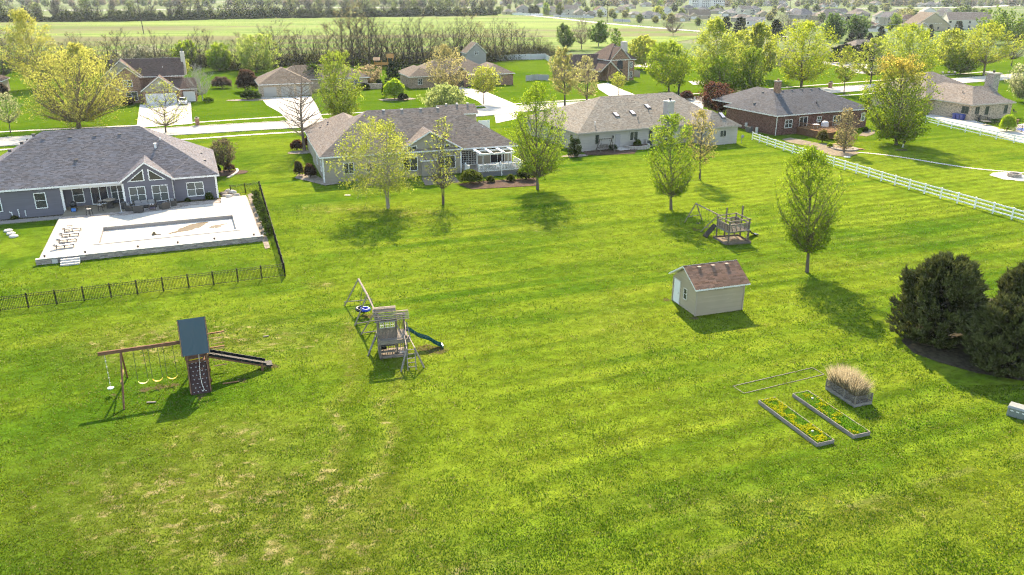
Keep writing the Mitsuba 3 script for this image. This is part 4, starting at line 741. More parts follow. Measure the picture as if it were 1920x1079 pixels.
d = h.p('door', MB((.74, .73, .71)).box(-.035, .018, 2.55, 3.4, .08, 2.0), 'paint', label='white plain door'); part(d, 'frame', MB((.66, .62, .55)).box(-.045, .017, 2.48, 2.549, .05, 2.08).box(-.045, .017, 3.401, 3.47, .05, 2.08).box(-.045, .017, 2.55, 3.4, 2.001, 2.08), 'paint', FS); part(d, 'handle', MB((.3, .28, .25)).tube((-.04, 2.66, 1.0), (-.1, 2.66, 1.0), .03), 'metal', FS)
h.window('L', 1.4, 1.95, .02, .8, 1.75, 1, 2, w=.07, col=(.62, .57, .48))
h.p('skid', MB((.07, .065, .05)).box(.05, 4.2, .05, .2, -.02, .05).box(.05, 4.2, 3.4, 3.6, -.02, .05), 'paint')
# ---------------------------------------------------------------- raised beds, planter, cable box
FB = Fr((15.21, 43.5), -70)
def frame_bed(fr, L, W, z, t, name, label, wood, posts=True):
    k = thing(name, label, 'garden bed')
    for y in (0, W - t): part(k, 'board', MB().box(0, L, y, y + t, 0, z), 'wood', fr, wood)
    for x in (0, L - t): part(k, 'board', MB().box(x + .002, x + t, t, W - t, 0, z - .004), 'wood', fr, wood)
    return k
rg = np.random.default_rng(11)
def tufts(mb, pts, hgt, w, cols, lean=.5):
    """crossed blades of grass: one bent triangle each"""
    n = len(pts); a = rg.uniform(0, 2 * np.pi, n); hh = hgt * rg.uniform(.5, 1.3, n); ww = w * rg.uniform(.6, 1.3, n); b = rg.uniform(0, 2 * np.pi, n); l = hh * rg.uniform(.1, lean, n)
    p = np.asarray(pts); d = np.c_[np.cos(a) * ww, np.sin(a) * ww, a * 0]; tip = np.c_[np.cos(b) * l, np.sin(b) * l, hh]
    c = np.asarray(cols)[rg.integers(0, len(cols), n)] * rg.uniform(.7, 1.25, (n, 1))
    i = np.arange(n); mb.raw(np.vstack([p - d, p + d, p + tip]), np.c_[i, i + n, i + 2 * n], np.vstack([c, c, c])); return mb
GREENS = [(.09, .24, .012), (.13, .30, .018), (.05, .16, .008), (.20, .30, .03)]
for off, lab, ny, seed in ((0.0, 'left raised bed of grey boards full of yellow flowers and weeds', 1150, 1), (2.55, 'right raised bed of grey boards, mostly green with few yellow flowers', 520, 2)):
    fr = FB.sub(0, off); L, W = 5.35, 1.2
    k = frame_bed(fr, L, W, .24, .05, 'raised_bed', lab, 5)
    part(k, 'soil', MB().box(.05, L - .05, .05, W - .05, 0, .10), 'mulch', fr, 0)
    m = MB(); q = rg.uniform((.08, .08), (L - .08, W - .08), (7500, 2)); tufts(m, np.c_[q, np.full(len(q), .09)], .20, .026, GREENS)
    labels[part(k, 'weeds', m, 'leaf', fr)] = {'kind': 'stuff', 'label': 'green weeds growing in the bed'}
    m = MB(); q = rg.uniform((.1, .1), (L - .1, W - .1), (ny * 3, 2)); nn = meshkit.noise(np.c_[q * 1.6, q[:, :1] * 0 + seed], 3); q = q[nn > (.5 if seed == 1 else .56)][:ny]
    for x, y in q:
        z = rg.uniform(.22, .33); s = rg.uniform(.026, .05); m.raw([(x - s, y, z), (x, y - s, z + .01), (x + s, y, z), (x, y + s, z + .01), (x, y, z + .02)], [[0, 1, 4], [1, 2, 4], [2, 3, 4], [3, 0, 4]], np.array((.78, .74, .03)) * rg.uniform(.8, 1.2))
    labels[part(k, 'flowers', m, 'leaf', fr)] = {'kind': 'stuff', 'label': 'small yellow flowers'}
solo('garden_stone', 'small white stone lying in the left raised bed', 'stone', MB((.6, .6, .56)).ball((4.2, .62, .26), .08, 4), 'paint', FB); solo('garden_stone', 'small white stone lying in the right raised bed', 'stone', MB((.6, .6, .56)).ball((1.0, 3.25, .26), .09, 4), 'paint', FB)
c0, c1, c2, c3 = [np.array(q) for q in [(14.40,45.83),(14.69,44.75),(20.78,47.42),(20.06,48.21)]]
a_ = math.degrees(math.atan2(*(c2 - c1)[::-1])); fg_ = Fr(c1, a_)
frame_bed(fg_, float(np.linalg.norm(c2 - c1)), float(np.linalg.norm(c0 - c1)), .035, .04, 'ground_frame', 'thin timber frame flush with the grass left of the lattice planter', 5)
FP = FB.sub(-.12, 5.2)
k = thing('lattice_planter', 'grey timber planter with lattice sides holding a clump of dry grass', 'planter')
L, W = 2.6, 1.35
for y in (0, W - .06): part(k, 'board', MB().box(0, L, y, y + .06, 0, .22), 'wood', FP, 5)
for x in (0, L - .06): part(k, 'board', MB().box(x + .002, x + .06, .06, W - .06, 0, .218), 'wood', FP, 5)
def lattice(p, q, z0, z1, off):
    m = MB(); p, q = np.array(p, float), np.array(q, float); Lx = np.linalg.norm(q - p); d = (q - p) / Lx; hz = z1 - z0; nrm = np.array([-d[1], d[0]])
    for s in (1, -1):
        for t in np.arange(-hz, Lx, .13):
            a, b = (t, z0), (t + hz, z1)
            a, b = (max(a[0], 0), z0 + max(0, -t)), (min(b[0], Lx), z1 - max(0, t + hz - Lx))
            if b[0] - a[0] < .05: continue
            if s < 0: a, b = (Lx - a[0], a[1]), (Lx - b[0], b[1])
            P = p + d * a[0] + nrm * off * s; Q = p + d * b[0] + nrm * off * s
            m.beam((*P, a[1]), (*Q, b[1]), .035, .012)
    return m
for p, q in (((.03, .03), (L - .03, .03)), ((.03, W - .03), (L - .03, W - .03)), ((.03, .03), (.03, W - .03)), ((L - .03, .03), (L - .03, W - .03))):
    part(k, 'lattice', lattice(p, q, .22, .72, .008), 'wood', FP, 5)
for x in (.03, L * .62, L - .03):
    for y in (.03, W - .03): part(k, 'stake', MB().box(x - .03, x + .03, y - .03, y + .03, .2, .76), 'wood', FP, 0)
part(k, 'soil', MB().box(.06, L - .06, .06, W - .06, 0, .2), 'mulch', FP, 0)
n = 5200; q = np.c_[rg.uniform(.15, L * .86, n), rg.uniform(.2, W - .2, n)]; m = MB()
i = np.arange(n); ax = q - [L * .46, W / 2]; tip = np.c_[ax * .38 + rg.normal(0, .22, (n, 2)), rg.uniform(.9, 1.75, n) * (1.05 - .16 * np.abs(ax[:, 0]))]
mid = tip * [.35, .35, .55]; b = np.c_[q, np.full(n, .2)]; w_ = np.c_[rg.normal(0, .006, (n, 2)), np.zeros(n)]
col = np.array([(.44, .385, .25), (.54, .48, .34), (.34, .285, .17)])[rg.integers(0, 3, n)] * rg.uniform(.8, 1.2, (n, 1))
m.raw(np.vstack([b - w_, b + w_, b + mid - w_ * 1.2, b + mid + w_ * 1.2, b + tip]), np.vstack([np.c_[i, i + n, i + 3 * n], np.c_[i, i + 3 * n, i + 2 * n], np.c_[i + 2 * n, i + 3 * n, i + 4 * n]]), np.tile(col, (5, 1)))
kk = thing('dry_grass', 'clump of dry beige ornamental grass growing in the lattice planter', 'ornamental grass'); labels[kk]['kind'] = 'stuff'; put(kk, m, 'leaf', FP)
FU = Fr((29.71,42.05), -42)
k = thing('cable_box', 'grey green metal utility box on the grass at the right edge', 'utility box')
part(k, 'body', MB((.20, .22, .20)).raw([(x, y, z) for z in (0, .55) for y in (0, .62) for x in (0, 1.25)], BOXF), 'gloss', FU); part(k, 'lid', MB((.30, .31, .28)).raw([(-.03, -.04, .552), (1.28, -.04, .552), (-.03, .66, .552), (1.28, .66, .552), (.02, .04, .66), (1.23, .04, .66), (.02, .62, .70), (1.23, .62, .70)], BOXF), 'gloss', FU)
part(k, 'sticker', MB((.7, .7, .68)).box(.15, .32, -.006, -.001, .36, .44).box(.45, .62, -.006, -.001, .36, .44).box(.75, .92, -.006, -.001, .36, .44), 'paint', FU)
# ---------------------------------------------------------------- playset with the blue-green tarp
FA = Fr((-20.21, 44.5), 22); D = 1
k = thing('swing_playset', 'brown timber playset with blue-green tarp roof, climbing ramp, slide and three yellow swings', 'playset')
BZ = 2.85
part(k, 'swing_beam', MB().beam((-5.0, 2.1, BZ), (.05, 2.1, BZ), .12, .22), 'wood', FA, D)
for y, t in ((-.35, 1.98), (4.25, 2.22)): part(k, 'leg', MB().beam((-3.85, y, 0), (-3.72, t, BZ - .1), .1), 'wood', FA, D)
part(k, 'brace', MB().beam((-3.87, .72, 1.25), (-3.82, 2.55, 1.3), .05, .14), 'wood', FA, 6)
for x in (.0, 1.2):
    for y in (1.6, 3.1): part(k, 'post', MB().box(x - .06, x + .06, y - .06, y + .06, 0, 3.0 if y > 2 else 2.6), 'wood', FA, D)
for i in range(10): part(k, 'deck_board', MB().box(-.05, 1.25, 1.55 + i * .16, 1.55 + i * .16 + .15, 1.52, 1.57), 'wood', FA, D)
for z in (1.75, 2.0, 2.25): part(k, 'side_board', MB().box(-.10, -.062, 1.55, 3.15, z, z + .18), 'wood', FA, D)
for z in (.4, .9): part(k, 'side_board', MB().box(1.262, 1.30, 1.55, 3.15, z + .9, z + 1.1), 'wood', FA, 3)
part(k, 'sandbox_board', MB().box(-.1, 1.3, 1.5, 1.54, .02, .25).box(-.1, 1.3, 3.16, 3.2, .02, .25), 'wood', FA, D)
for s in (-.22, 1.42): part(k, 'rafter', MB().beam((s, 1.15, 2.22), (s, 2.33, 4.2), .05, .12).beam((s, 2.37, 4.2), (s, 3.5, 2.6), .05, .12), 'wood', FA, 3)
tv = []; n1, n2 = 9, 9
for i in range(n1):
    for j in range(n2):
        x = -.26 + 1.72 * i / (n1 - 1); t = j / (n2 - 1); y, z = 1.12 + 1.22 * t, 2.25 + 2.03 * t
        sag = -.05 * math.sin(math.pi * t) * (1 - .6 * math.cos(2 * math.pi * i / (n1 - 1))) + .025 * math.sin(i * 2.3 + (1 - t) * 4) * (1 - t)
        tv.append((x, y - sag * .85, z + sag * .5))
idx = [[i * n2 + j, (i + 1) * n2 + j, (i + 1) * n2 + j + 1, i * n2 + j + 1] for i in range(n1 - 1) for j in range(n2 - 1)]
tm = MB((.036, .072, .084)); tm.raw(tv, idx); tm.raw([(x, 2.34 + (2.34 - y) * .98, z - .002) for x, y, z in tv], idx)
part(k, 'tarp_roof', tm, 'gloss', FA, label='blue-green tarp', smooth=True)
rv = [(x, y + dy, z) for x in (.02, 1.16) for (y, z) in ((0.0, .02), (1.75, 1.52)) for dy in (0, .06)]
part(k, 'climbing_ramp', MB((0.06, .033, .027)).raw([(.02, 0, .02), (1.16, 0, .02), (.02, .07, .0), (1.16, .07, .0), (.02, 1.72, 1.55), (1.16, 1.72, 1.55), (.02, 1.78, 1.5), (1.16, 1.78, 1.5)], BOXF), 'paint', FA)
for x in (-.02, 1.16): part(k, 'ramp_rail', MB().beam((x + .02, -.02, .1), (x + .02, 1.72, 1.62), .08, .16), 'wood', FA, D)
rr_ = np.random.default_rng(2)
for i in range(8):
    for j in range(4):
        t = (i + .5) / 8; x = .2 + j * .24 + rr_.uniform(-.04, .04) + (.1 if i % 2 else 0)
        part(k, 'climbing_hold', MB((.45, .43, .42)).ball((x, 1.72 * t - .03, .05 + 1.52 * t), .05, 4, sq=(1, .7, .7)), 'paint', FA)
part(k, 'climbing_rope', MB((.62, .56, .46)).path([(.75, 1.75, 2.1), (.70, 1.3, 1.32), (.66, .8, .86), (.72, .3, .42), (.8, .12, .22), (.7, .05, .16), (.66, .12, .22)], .022), 'paint', FA)
part(k, 'grab_bar', MB((.55, .40, .02)).beam((.1, 1.62, 1.72), (.95, 1.62, 1.76), .05), 'gloss', FA)
part(k, 'slide', MB((.010, .012, .014)).raw([(1.25, 2.05, 1.62), (4.9, 2.05, .22), (1.25, 2.75, 1.62), (4.9, 2.75, .22), (1.25, 2.05, 1.70), (4.9, 2.05, .30), (1.25, 2.75, 1.70), (4.9, 2.75, .30)], BOXF).beam((1.25, 2.02, 1.74), (4.8, 2.02, .38), .05, .2).beam((1.25, 2.78, 1.74), (4.8, 2.78, .38), .05, .2).beam((4.8, 2.4, .27), (5.2, 2.4, .24), .76, .1), 'paint', FA, label='black plastic slide')
part(k, 'slide_rail', MB().beam((1.3, 1.97, 1.6), (4.75, 1.97, .28), .05, .1), 'wood', FA, D); part(k, 'slide_post', MB().box(4.45, 4.6, 1.92, 2.03, 0, .5), 'wood', FA, D)
part(k, 'ladder_arm', MB().beam((1.1, 3.05, 2.75), (2.45, 3.05, 2.78), .09), 'wood', FA, 3); part(k, 'ladder_arm', MB().beam((1.1, 1.7, 2.3), (2.35, 1.7, 2.32), .09), 'wood', FA, 3)
part(k, 'rope', MB((.25, .32, .08)).tube((1.6, 3.05, 2.75), (1.6, 3.02, .4), .012).tube((2.3, 3.05, 2.75), (2.3, 3.02, .4), .012), 'paint', FA)
for i in range(6): part(k, 'rung', MB().tube((1.52, 3.03, .4 + i * .4), (2.38, 3.03, .42 + i * .4), .025 if i else .045), 'wood', FA, 6)
for i, x in enumerate((-2.75, -1.9, -1.02)):
    w = .3; sw = [(x + w * math.sin(a) * .98, 2.1 - .02, .62 - .22 * math.cos(a)) for a in np.linspace(-1.45, 1.45, 9)]
    ms = MB((.58, .42, .02) if i else (.62, .55, .22))
    for a, b in zip(sw[:-1], sw[1:]): ms.beam(a, b, .15, .025)
    s_ = part(k, 'swing', ms, 'gloss', FA, label='yellow sling swing seat')
    part(s_, 'chain', MB((.10, .12, .06)).tube((x - .3, 2.1, .62), (x - .28, 2.1, BZ - .1), .018, n=5).tube((x + .3, 2.1, .62), (x + .28, 2.1, BZ - .1), .018, n=5), 'paint', FA)
s_ = part(k, 'disc_swing', MB((.62, .64, .66)).lathe((-4.65, 2.1, .42), [(0, 0), (.2, 0), (.2, .05), (.03, .09), (0, .09)]), 'gloss', FA, label='pale disc seat on a knotted rope')
rp2 = MB((.5, .5, .46)).tube((-4.65, 2.1, .5), (-4.65, 2.1, BZ - .1), .014, n=5)
for z in (.8, 1.15, 1.5, 1.9, 2.3): rp2.ball((-4.65, 2.1, z), .05, 4)
part(s_, 'rope', rp2, 'paint', FA)
for p, a, l, lab in (((-22.33,43.57), 5, .55, 'pale board scrap on the grass below the yellow swings'), ((-18.28,46.20), 20, 1.0, 'brown board scrap on the grass below the slide'), ((-18.03,49.19), -25, .35, 'small pale board scrap under the middle of the slide'), ((-18.13,53.57), 20, .4, 'pale board scrap on the grass above the slide end')):
    solo('board_scrap', lab, 'board', MB().box(-l / 2, l / 2, -.05, .05, .03, .075), 'wood', Fr(p, a), 5 if 'pale' in lab else 3)
# ---------------------------------------------------------------- fort playset in the middle
FF = Fr((-9.06, 49.73), 14); W0 = 7
k = thing('fort_playset', 'weathered timber fort with plank roof, wavy teal slide and tyre swing in mid lawn', 'playset')
for x, y, z in ((0, 0, 1.5), (1.85, .3, 1.5), (0, 1.5, 2.9), (1.9, 1.9, 2.6), (1.2, .6, 2.7), (0, .55, 2.6)): part(k, 'post', MB().box(x - .06, x + .06, y - .06, y + .06, 0, z), 'wood', FF, W0)
for i in range(11): part(k, 'floor_board', MB().box(-.08, 2.0, .02 + i * .17, .02 + i * .17 + .155, 1.28, 1.33), 'wood', FF, 2)
part(k, 'deck_beam', MB().box(-.1, 2.05, -.06, .0, 1.1, 1.4), 'wood', FF, 0)
for i in range(12): part(k, 'wall_plank', MB().box(.02 + i * .095, .02 + i * .095 + .088, .5, .54, 1.34, 2.12), 'wood', FF, W0)
part(k, 'wall_plank', MB().box(-.02, 1.2, .5, .55, 2.55, 2.72), 'wood', FF, W0)
for i in range(3):
    x = .10 + i * .36; wf = MB((.62, .61, .58))
    for a in (0, .12, .24): wf.box(x + a, x + a + .035, .47, .52, 2.12, 2.55)
    for z in (2.12, 2.32, 2.52): wf.box(x, x + .275, .475, .515, z, z + .03)
    part(k, 'window_frame', wf, 'paint', FF)
for i in range(10): part(k, 'side_plank', MB().box(-.07, -.03, .55 + i * .097, .55 + i * .097 + .09, 1.34, 2.7), 'wood', FF, W0)
for i in range(8):   # plank roof, one slope seen
    t = i / 8; y0, z0 = .05 + 1.0 * t, 2.72 + .72 * t
    part(k, 'roof_plank', MB().beam((-.28, y0 + .07, z0 + .04 + .012 * (i % 2)), (1.28, y0 + .07, z0 + .04 + .012 * (i % 2)), .175, .03), 'wood', FF, 0)
for i in range(6): part(k, 'roof_plank', MB().beam((-.28, 1.12 + i * .15, 3.42 - i * .12), (1.28, 1.12 + i * .15, 3.42 - i * .12), .17, .03), 'wood', FF, 0)
for i in range(5): part(k, 'roof_plank', MB().beam((1.3, .3 + .14 * i, 2.78 + .09 * i), (2.12, .3 + .14 * i, 2.78 + .09 * i), .16, .03), 'wood', FF, 0)
part(k, 'roof_side', MB().sidev([(.1, 2.72), (1.95, 2.72), (1.05, 3.36)], -.2, -.15), 'wood', FF, 4)
for i in range(7): part(k, 'baluster', MB().box(1.25 + i * .1, 1.29 + i * .1, 1.78, 1.82, 1.34, 2.5), 'wood', FF, 7)
part(k, 'handrail', MB().beam((1.2, 1.8, 2.5), (2.0, 1.8, 2.5), .09).beam((1.25, .5, 2.3), (1.7, -.1, 1.25), .06).beam((1.95, .75, 2.3), (2.1, .1, 1.3), .06).beam((1.85, .3, 1.9), (1.95, 1.9, 1.9), .06), 'wood', FF, 5)
for i in range(10): part(k, 'fence_slat', MB().box(.12 + i * .17, .18 + i * .17, 1.42, 1.46, .1, .85), 'wood', FF, 0)
part(k, 'fence_rail', MB().beam((0, 1.44, .85), (1.85, 1.5, .85), .08), 'wood', FF, 0)
for x0, x1, y, z in ((-.02, 1.05, 0, .1), (-.02, 1.05, .12, .42), (-.02, 1.1, .5, .72)): part(k, 'bench_board', MB().box(x0, x1, y, y + .26, z, z + .05), 'wood', FF, 0)
for i in range(5): part(k, 'side_wall_board', MB().box(-.09, -.04, .0, 1.5, .05 + i * .19, .05 + i * .19 + .17), 'wood', FF, 7)
part(k, 'sand', MB().box(.0, 1.85, .05, 1.6, 0, .05), 'mulch', FF, 1)
for i in range(7): part(k, 'sandbox_stone', MB().ball((rr_.uniform(.8, 1.7), rr_.uniform(.2, 1.2), .1), rr_.uniform(.08, .15), 5, sq=(1.2, .9, .6)), 'stone', FF, 2)
part(k, 'cave_panel', MB((.012, .011, .011)).box(.05, .5, .9, .94, .3, .9), 'paint', FF)
sm = MB((.016, .085, .080)); pv = []
for i in range(17):
    t = i / 16; x = 1.95 + 2.45 * t; y = 1.75 - .75 * t; z = 1.33 - 1.2 * t + .07 * math.sin(t * 12.5) * (1 - t * .3)
    pv += [(x, y - .25, z + .14), (x, y - .22, z), (x, y + .22, z), (x, y + .25, z + .14)]
sl = [[i * 4 + j, (i + 1) * 4 + j, (i + 1) * 4 + j + 1, i * 4 + j + 1] for i in range(16) for j in range(3)]
sm.raw(pv, sl); sm.raw([(x, y, z - .03) for x, y, z in pv], [q[::-1] for q in sl]); sm.box(4.38, 4.5, .72, 1.28, .02, .2)
part(k, 'slide', sm, 'gloss', FF, label='dark teal wavy plastic slide')
for a, b in (((-.85, .75, 0), (-.1, 1.2, 1.35)), ((-.75, 1.25, 0), (-.1, 1.55, 1.35))): part(k, 'ladder_rail', MB().beam(a, b, .07), 'wood', FF, 5)
for i in range(5): t = (i + .6) / 5.3; part(k, 'ladder_rung', MB().beam((-.85 + .75 * t, .75 + .45 * t, 1.35 * t), (-.75 + .65 * t, 1.25 + .3 * t, 1.35 * t), .06), 'wood', FF, 5)
for x in (1.6, 2.15): part(k, 'climber_rail', MB().beam((x, -2.15, 0), (x + .02, -1.75, 1.45), .06), 'wood', FF, 5)
for i in range(5): part(k, 'climber_rung', MB().beam((1.6, -2.1 + .08 * i, .22 + .28 * i), (2.17, -2.1 + .08 * i, .22 + .28 * i), .05), 'wood', FF, 5)
for a, b in (((1.12, -2.25, 0), (1.62, -1.75, 1.4)), ((2.72, -2.0, 0), (2.16, -1.75, 1.4))): part(k, 'climber_leg', MB().beam(a, b, .09), 'wood', FF, 2)
part(k, 'monkey_beam', MB().beam((1.62, -1.78, 1.42), (1.75, .4, 1.42), .07).beam((2.17, -1.78, 1.42), (2.0, .4, 1.42), .07), 'wood', FF, 2)
part(k, 'top_beam', MB().tube((-.72, 10.1, 2.42), (-.3, 6.3, 2.42), .09).tube((-.3, 6.3, 2.42), (.1, 1.6, 2.42), .07), 'wood', FF, 2)
for a, b in (((-1.94, 10.8, 0), (-.72, 10.05, 2.45)), ((.3, 10.9, 0), (-.70, 10.05, 2.45)), ((-1.4, 6.45, 0), (-.33, 6.3, 2.45)), ((.55, 6.9, 0), (-.28, 6.3, 2.45)), ((-1.05, 4.6, 0), (.0, 3.0, 2.4)), ((.9, 4.8, 0), (.05, 3.0, 2.4))): part(k, 'swing_leg', MB().tube(a, b, .055), 'wood', FF, 2)
for a, b in (((-1.94, 10.8, .3), (.3, 10.9, .3)), ((-1.4, 6.45, .12), (.55, 6.9, .12)), ((-1.05, 4.6, .12), (.9, 4.8, .12))): part(k, 'ground_bar', MB().tube(a, b, .045), 'wood', FF, 2)
a = np.linspace(0, 2 * np.pi, 19)[:-1]; b = np.linspace(0, 2 * np.pi, 11)[:-1]
def torus(c, R, r, col, tilt=0):
    v = [((R + r * math.cos(q)) * math.cos(p), (R + r * math.cos(q)) * math.sin(p), r * math.sin(q)) for p in a for q in b]; n = len(b)
    f = [[i * n + j, ((i + 1) % 18) * n + j, ((i + 1) % 18) * n + (j + 1) % n, i * n + (j + 1) % n] for i in range(18) for j in range(n)]
    v = np.array(v); v = np.c_[v[:, 0] * math.cos(tilt) + v[:, 2] * math.sin(tilt), v[:, 1], v[:, 2] * math.cos(tilt) - v[:, 0] * math.sin(tilt)]
    return MB(col).raw(v + np.array(c), f)
ts = part(k, 'tyre_swing', torus((-.7, 8.4, .5), .4, .13, (.012, .012, .013), .12), 'gloss', FF, label='black tyre swing'); part(ts, 'blue_ring', torus((-.45, 8.05, .62), .3, .12, (.02, .05, .42), .1), 'gloss', FF, label='blue plastic ring lying on the tyre')
ch_ = MB((.08, .08, .08))
for p in a[::6]: ch_.tube((-.7 + .38 * math.cos(p), 8.4 + .38 * math.sin(p), .6), (-.52, 8.3, 2.35), .012, n=5)
part(ts, 'chain', ch_, 'paint', FF)
# ---------------------------------------------------------------- old playset near the upper right
FC = Fr((21.61, 75.99), 14)
k = thing('old_playset', 'old roofless timber play tower with swing frame and dark ramp, upper right lawn', 'playset')
Wc = 7
for x, y, z in ((-.1, 2.3, 2.4), (0, 0, 2.4), (2.4, .4, 2.4), (2.2, 2.75, 2.4), (1.0, 2.6, 3.1), (2.55, 2.2, 3.3)): part(k, 'post', MB().box(x - .06, x + .06, y - .06, y + .06, 0, z), 'wood', FC, Wc)
for i in range(14): part(k, 'floor_board', MB().box(-.12, 2.45, .02 + i * .185, .02 + i * .185 + .17, 1.32, 1.37), 'wood', FC, 2)
for (p, q) in (((0, 0), (2.4, .4)), ((-.1, 2.3), (0, 0)), ((-.1, 2.35), (2.2, 2.75)), ((2.4, .4), (2.2, 2.75))):
    p, q = np.array(p, float), np.array(q, float)
    part(k, 'deck_beam', MB().beam((*p, 1.26), (*q, 1.26), .06, .16), 'wood', FC, 0)
    for z in (2.02, 2.4): part(k, 'rail', MB().beam((*(p + (p - q) * .04), z), (*(q + (q - p) * .08), z), .06, .1), 'wood', FC, 0)
    n = int(np.linalg.norm(q - p) / .155)
    for i in range(n):
        s = p + (q - p) * (i + .5) / n
        if q[1] > 2.6 and q[0] > 2 and .25 < i / n < .62: continue
        part(k, 'baluster', MB().box(s[0] - .045, s[0] + .045, s[1] - .02, s[1] + .02, 1.3, 2.02), 'wood', FC, [0, 2, 7][i % 3])
for x0, x1, y0, y1 in ((-.25, 2.5, -.05, .0), (-.25, 2.5, 2.55, 2.6), (-.3, -.25, -.05, 2.6), (2.5, 2.55, -.05, 2.6)): part(k, 'sandbox_board', MB().box(x0, x1, y0, y1, 0, .2), 'wood', FC, 7)
part(k, 'sand', MB().box(-.25, 2.5, 0, 2.55, 0, .06), 'mulch', FC, 3); part(k, 'loose_plank', MB().beam((.3, 1.9, .1), (1.5, 1.2, .12), .06).beam((1.0, 2.2, .1), (1.9, 1.3, .14), .05), 'wood', FC, 5)
part(k, 'ramp', MB((.022, .018, .016)).raw([(-1.0, 2.6, .02), (-1.0, 3.5, .02), (-.15, 2.3, 1.3), (-.15, 3.1, 1.3), (-.98, 2.6, .08), (-.98, 3.5, .08), (-.13, 2.3, 1.38), (-.13, 3.1, 1.38)], BOXF), 'paint', FC, label='dark sloping ramp')
part(k, 'slide', MB((.013, .016, .016)).beam((2.3, 1.9, 1.35), (4.1, 2.3, .18), .55, .1).beam((4.1, 2.3, .17), (4.6, 2.4, .12), .55, .1), 'gloss', FC, label='black slide')
for i in range(4): part(k, 'ladder_rung', MB().beam((2.15, .1, .3 + i * .27), (2.45, .8, .3 + i * .27), .06), 'wood', FC, 0)
part(k, 'swing_beam', MB().beam((-.15, 7.2, 2.45), (.05, 2.35, 2.45), .1), 'wood', FC, 0)
for p_, q_ in (((-.6, 8.6, 0), (-.18, 7.15, 2.5)), ((1.7, 9.0, 0), (-.1, 7.2, 2.5)), ((-.5, 4.9, 0), (.05, 2.6, 2.35))): part(k, 'swing_leg', MB().beam(p_, q_, .09), 'wood', FC, 2)
part(k, 'swing_brace', MB().beam((-.4, 8.2, .75), (1.15, 8.6, .75), .07), 'wood', FC, 2)
for i, y in enumerate((6.3, 4.6)):
    s_ = part(k, 'swing', MB((.03, .03, .03)).box(-.35, .15, y - .1, y + .1, .5, .54), 'paint', FC); part(s_, 'chain', MB((.07, .075, .06)).tube((-.33, y, .54), (-.25, y, 2.4), .012, n=5).tube((.13, y, .54), (.08, y, 2.4), .012, n=5), 'paint', FC)

# ---------------------------------------------------------------- fences
IRON = (.010, .010, .011)
def iron_fence(name, label, pts, stuff, post_px=2.3):
    k = thing(name, label, 'fence'); loose = MB(IRON)
    for a, b in zip(pts[:-1], pts[1:]):
        a, b = np.array(a, float), np.array(b, float); L = np.linalg.norm(b - a); n = max(1, round(L / post_px)); d = (b - a) / L
        for i in range(n + 1):
            p = a + d * L * i / n
            if i < n or np.allclose(b, pts[-1]): part(k, 'post', MB(IRON).box(p[0] - .035, p[0] + .035, p[1] - .035, p[1] + .035, 0, 1.27).box(p[0] - .045, p[0] + .045, p[1] - .045, p[1] + .045, 1.271, 1.3), 'paint')
            if i < n:
                q = a + d * L * (i + 1) / n
                rails = [MB(IRON).beam((*(p + d * .04), z), (*(q - d * .04), z), .028) for z in (.12, 1.02, 1.2)]
                if stuff: [loose.raw(*r_.arr()[:2]) for r_ in rails]
                else: [part(k, 'rail', r_, 'paint') for r_ in rails]
                m_ = 17
                for j in range(m_):
                    s = p + (q - p) * (j + .7) / (m_ + .4)
                    if stuff: loose.box(s[0] - .011, s[0] + .011, s[1] - .011, s[1] + .011, .06, 1.19)
                    else: part(k, 'picket', MB(IRON).box(s[0] - .011, s[0] + .011, s[1] - .011, s[1] + .011, .06, 1.19), 'paint')
    if stuff: labels[part(k, 'pickets', loose, 'paint')] = {'kind': 'stuff'}
FC0 = F1((4.17, -30.55, 0))[:2]; FL0 = F1((-17.9, -30.6, 0))[:2]; FL1 = F1((-34, -30.6, 0))[:2]; FB0 = F1((5.2, 3.4, 0))[:2]; FB1 = F1((1.6, 2.6, 0))[:2]
iron_fence('iron_fence', 'long black metal picket fence across the lawn in front of the pool yard', [FL0, FC0], False, 1.95)
iron_fence('iron_fence', 'black metal picket fence receding from the corner towards the grey house', [FC0 + (FB0 - FC0) * .003, FB0], True)
iron_fence('iron_fence', 'short black metal fence behind the arborvitae beside the grey house', [FB0 + (FB1 - FB0) * .03, FB1], True, 1.8)
WHITE = (.86, .86, .85)
def rail_fence(name, label, pts, n, zs=(.35, .78, 1.2), hgt=1.32):
    k = thing(name, label, 'fence'); p = spline(pts, 30); t = np.r_[0, np.cumsum(np.linalg.norm(np.diff(p, axis=0), axis=1))]; s = np.linspace(0, t[-1], n + 1); q = np.c_[np.interp(s, t, p[:, 0]), np.interp(s, t, p[:, 1])]
    for i, (x, y) in enumerate(q):
        pm = MB(WHITE).box(-.065, .065, -.065, .065, 0, hgt).box(-.085, .085, -.085, .085, hgt + .001, hgt + .04); dd = q[min(i + 1, n)] - q[max(i - 1, 0)]
        part(k, 'post', pm, 'paint', Fr((x, y), math.degrees(math.atan2(dd[1], dd[0]))))
        if i < n:
            e = (q[i + 1] - q[i]) / np.linalg.norm(q[i + 1] - q[i]) * .068
            for z in zs: part(k, 'rail', MB(WHITE).beam((*(q[i] + e), z), (*(q[i + 1] - e), z), .05, .16), 'paint')
rail_fence('rail_fence', 'long white three-rail vinyl fence crossing the lawn below the red brick house', [(40.76,135.17),(42.98,125.65),(46.33,113.89),(50.31,100.67),(53.72,90.99),(56.06,83.93),(57.64,78.36)], 24)
rail_fence('rail_fence', 'white three-rail vinyl fence along the white drive in front of the pale brick house', [(79.16,153.55),(80.42,146.13),(82.07,137.76),(84.00,130.24),(86.28,121.76)], 9)
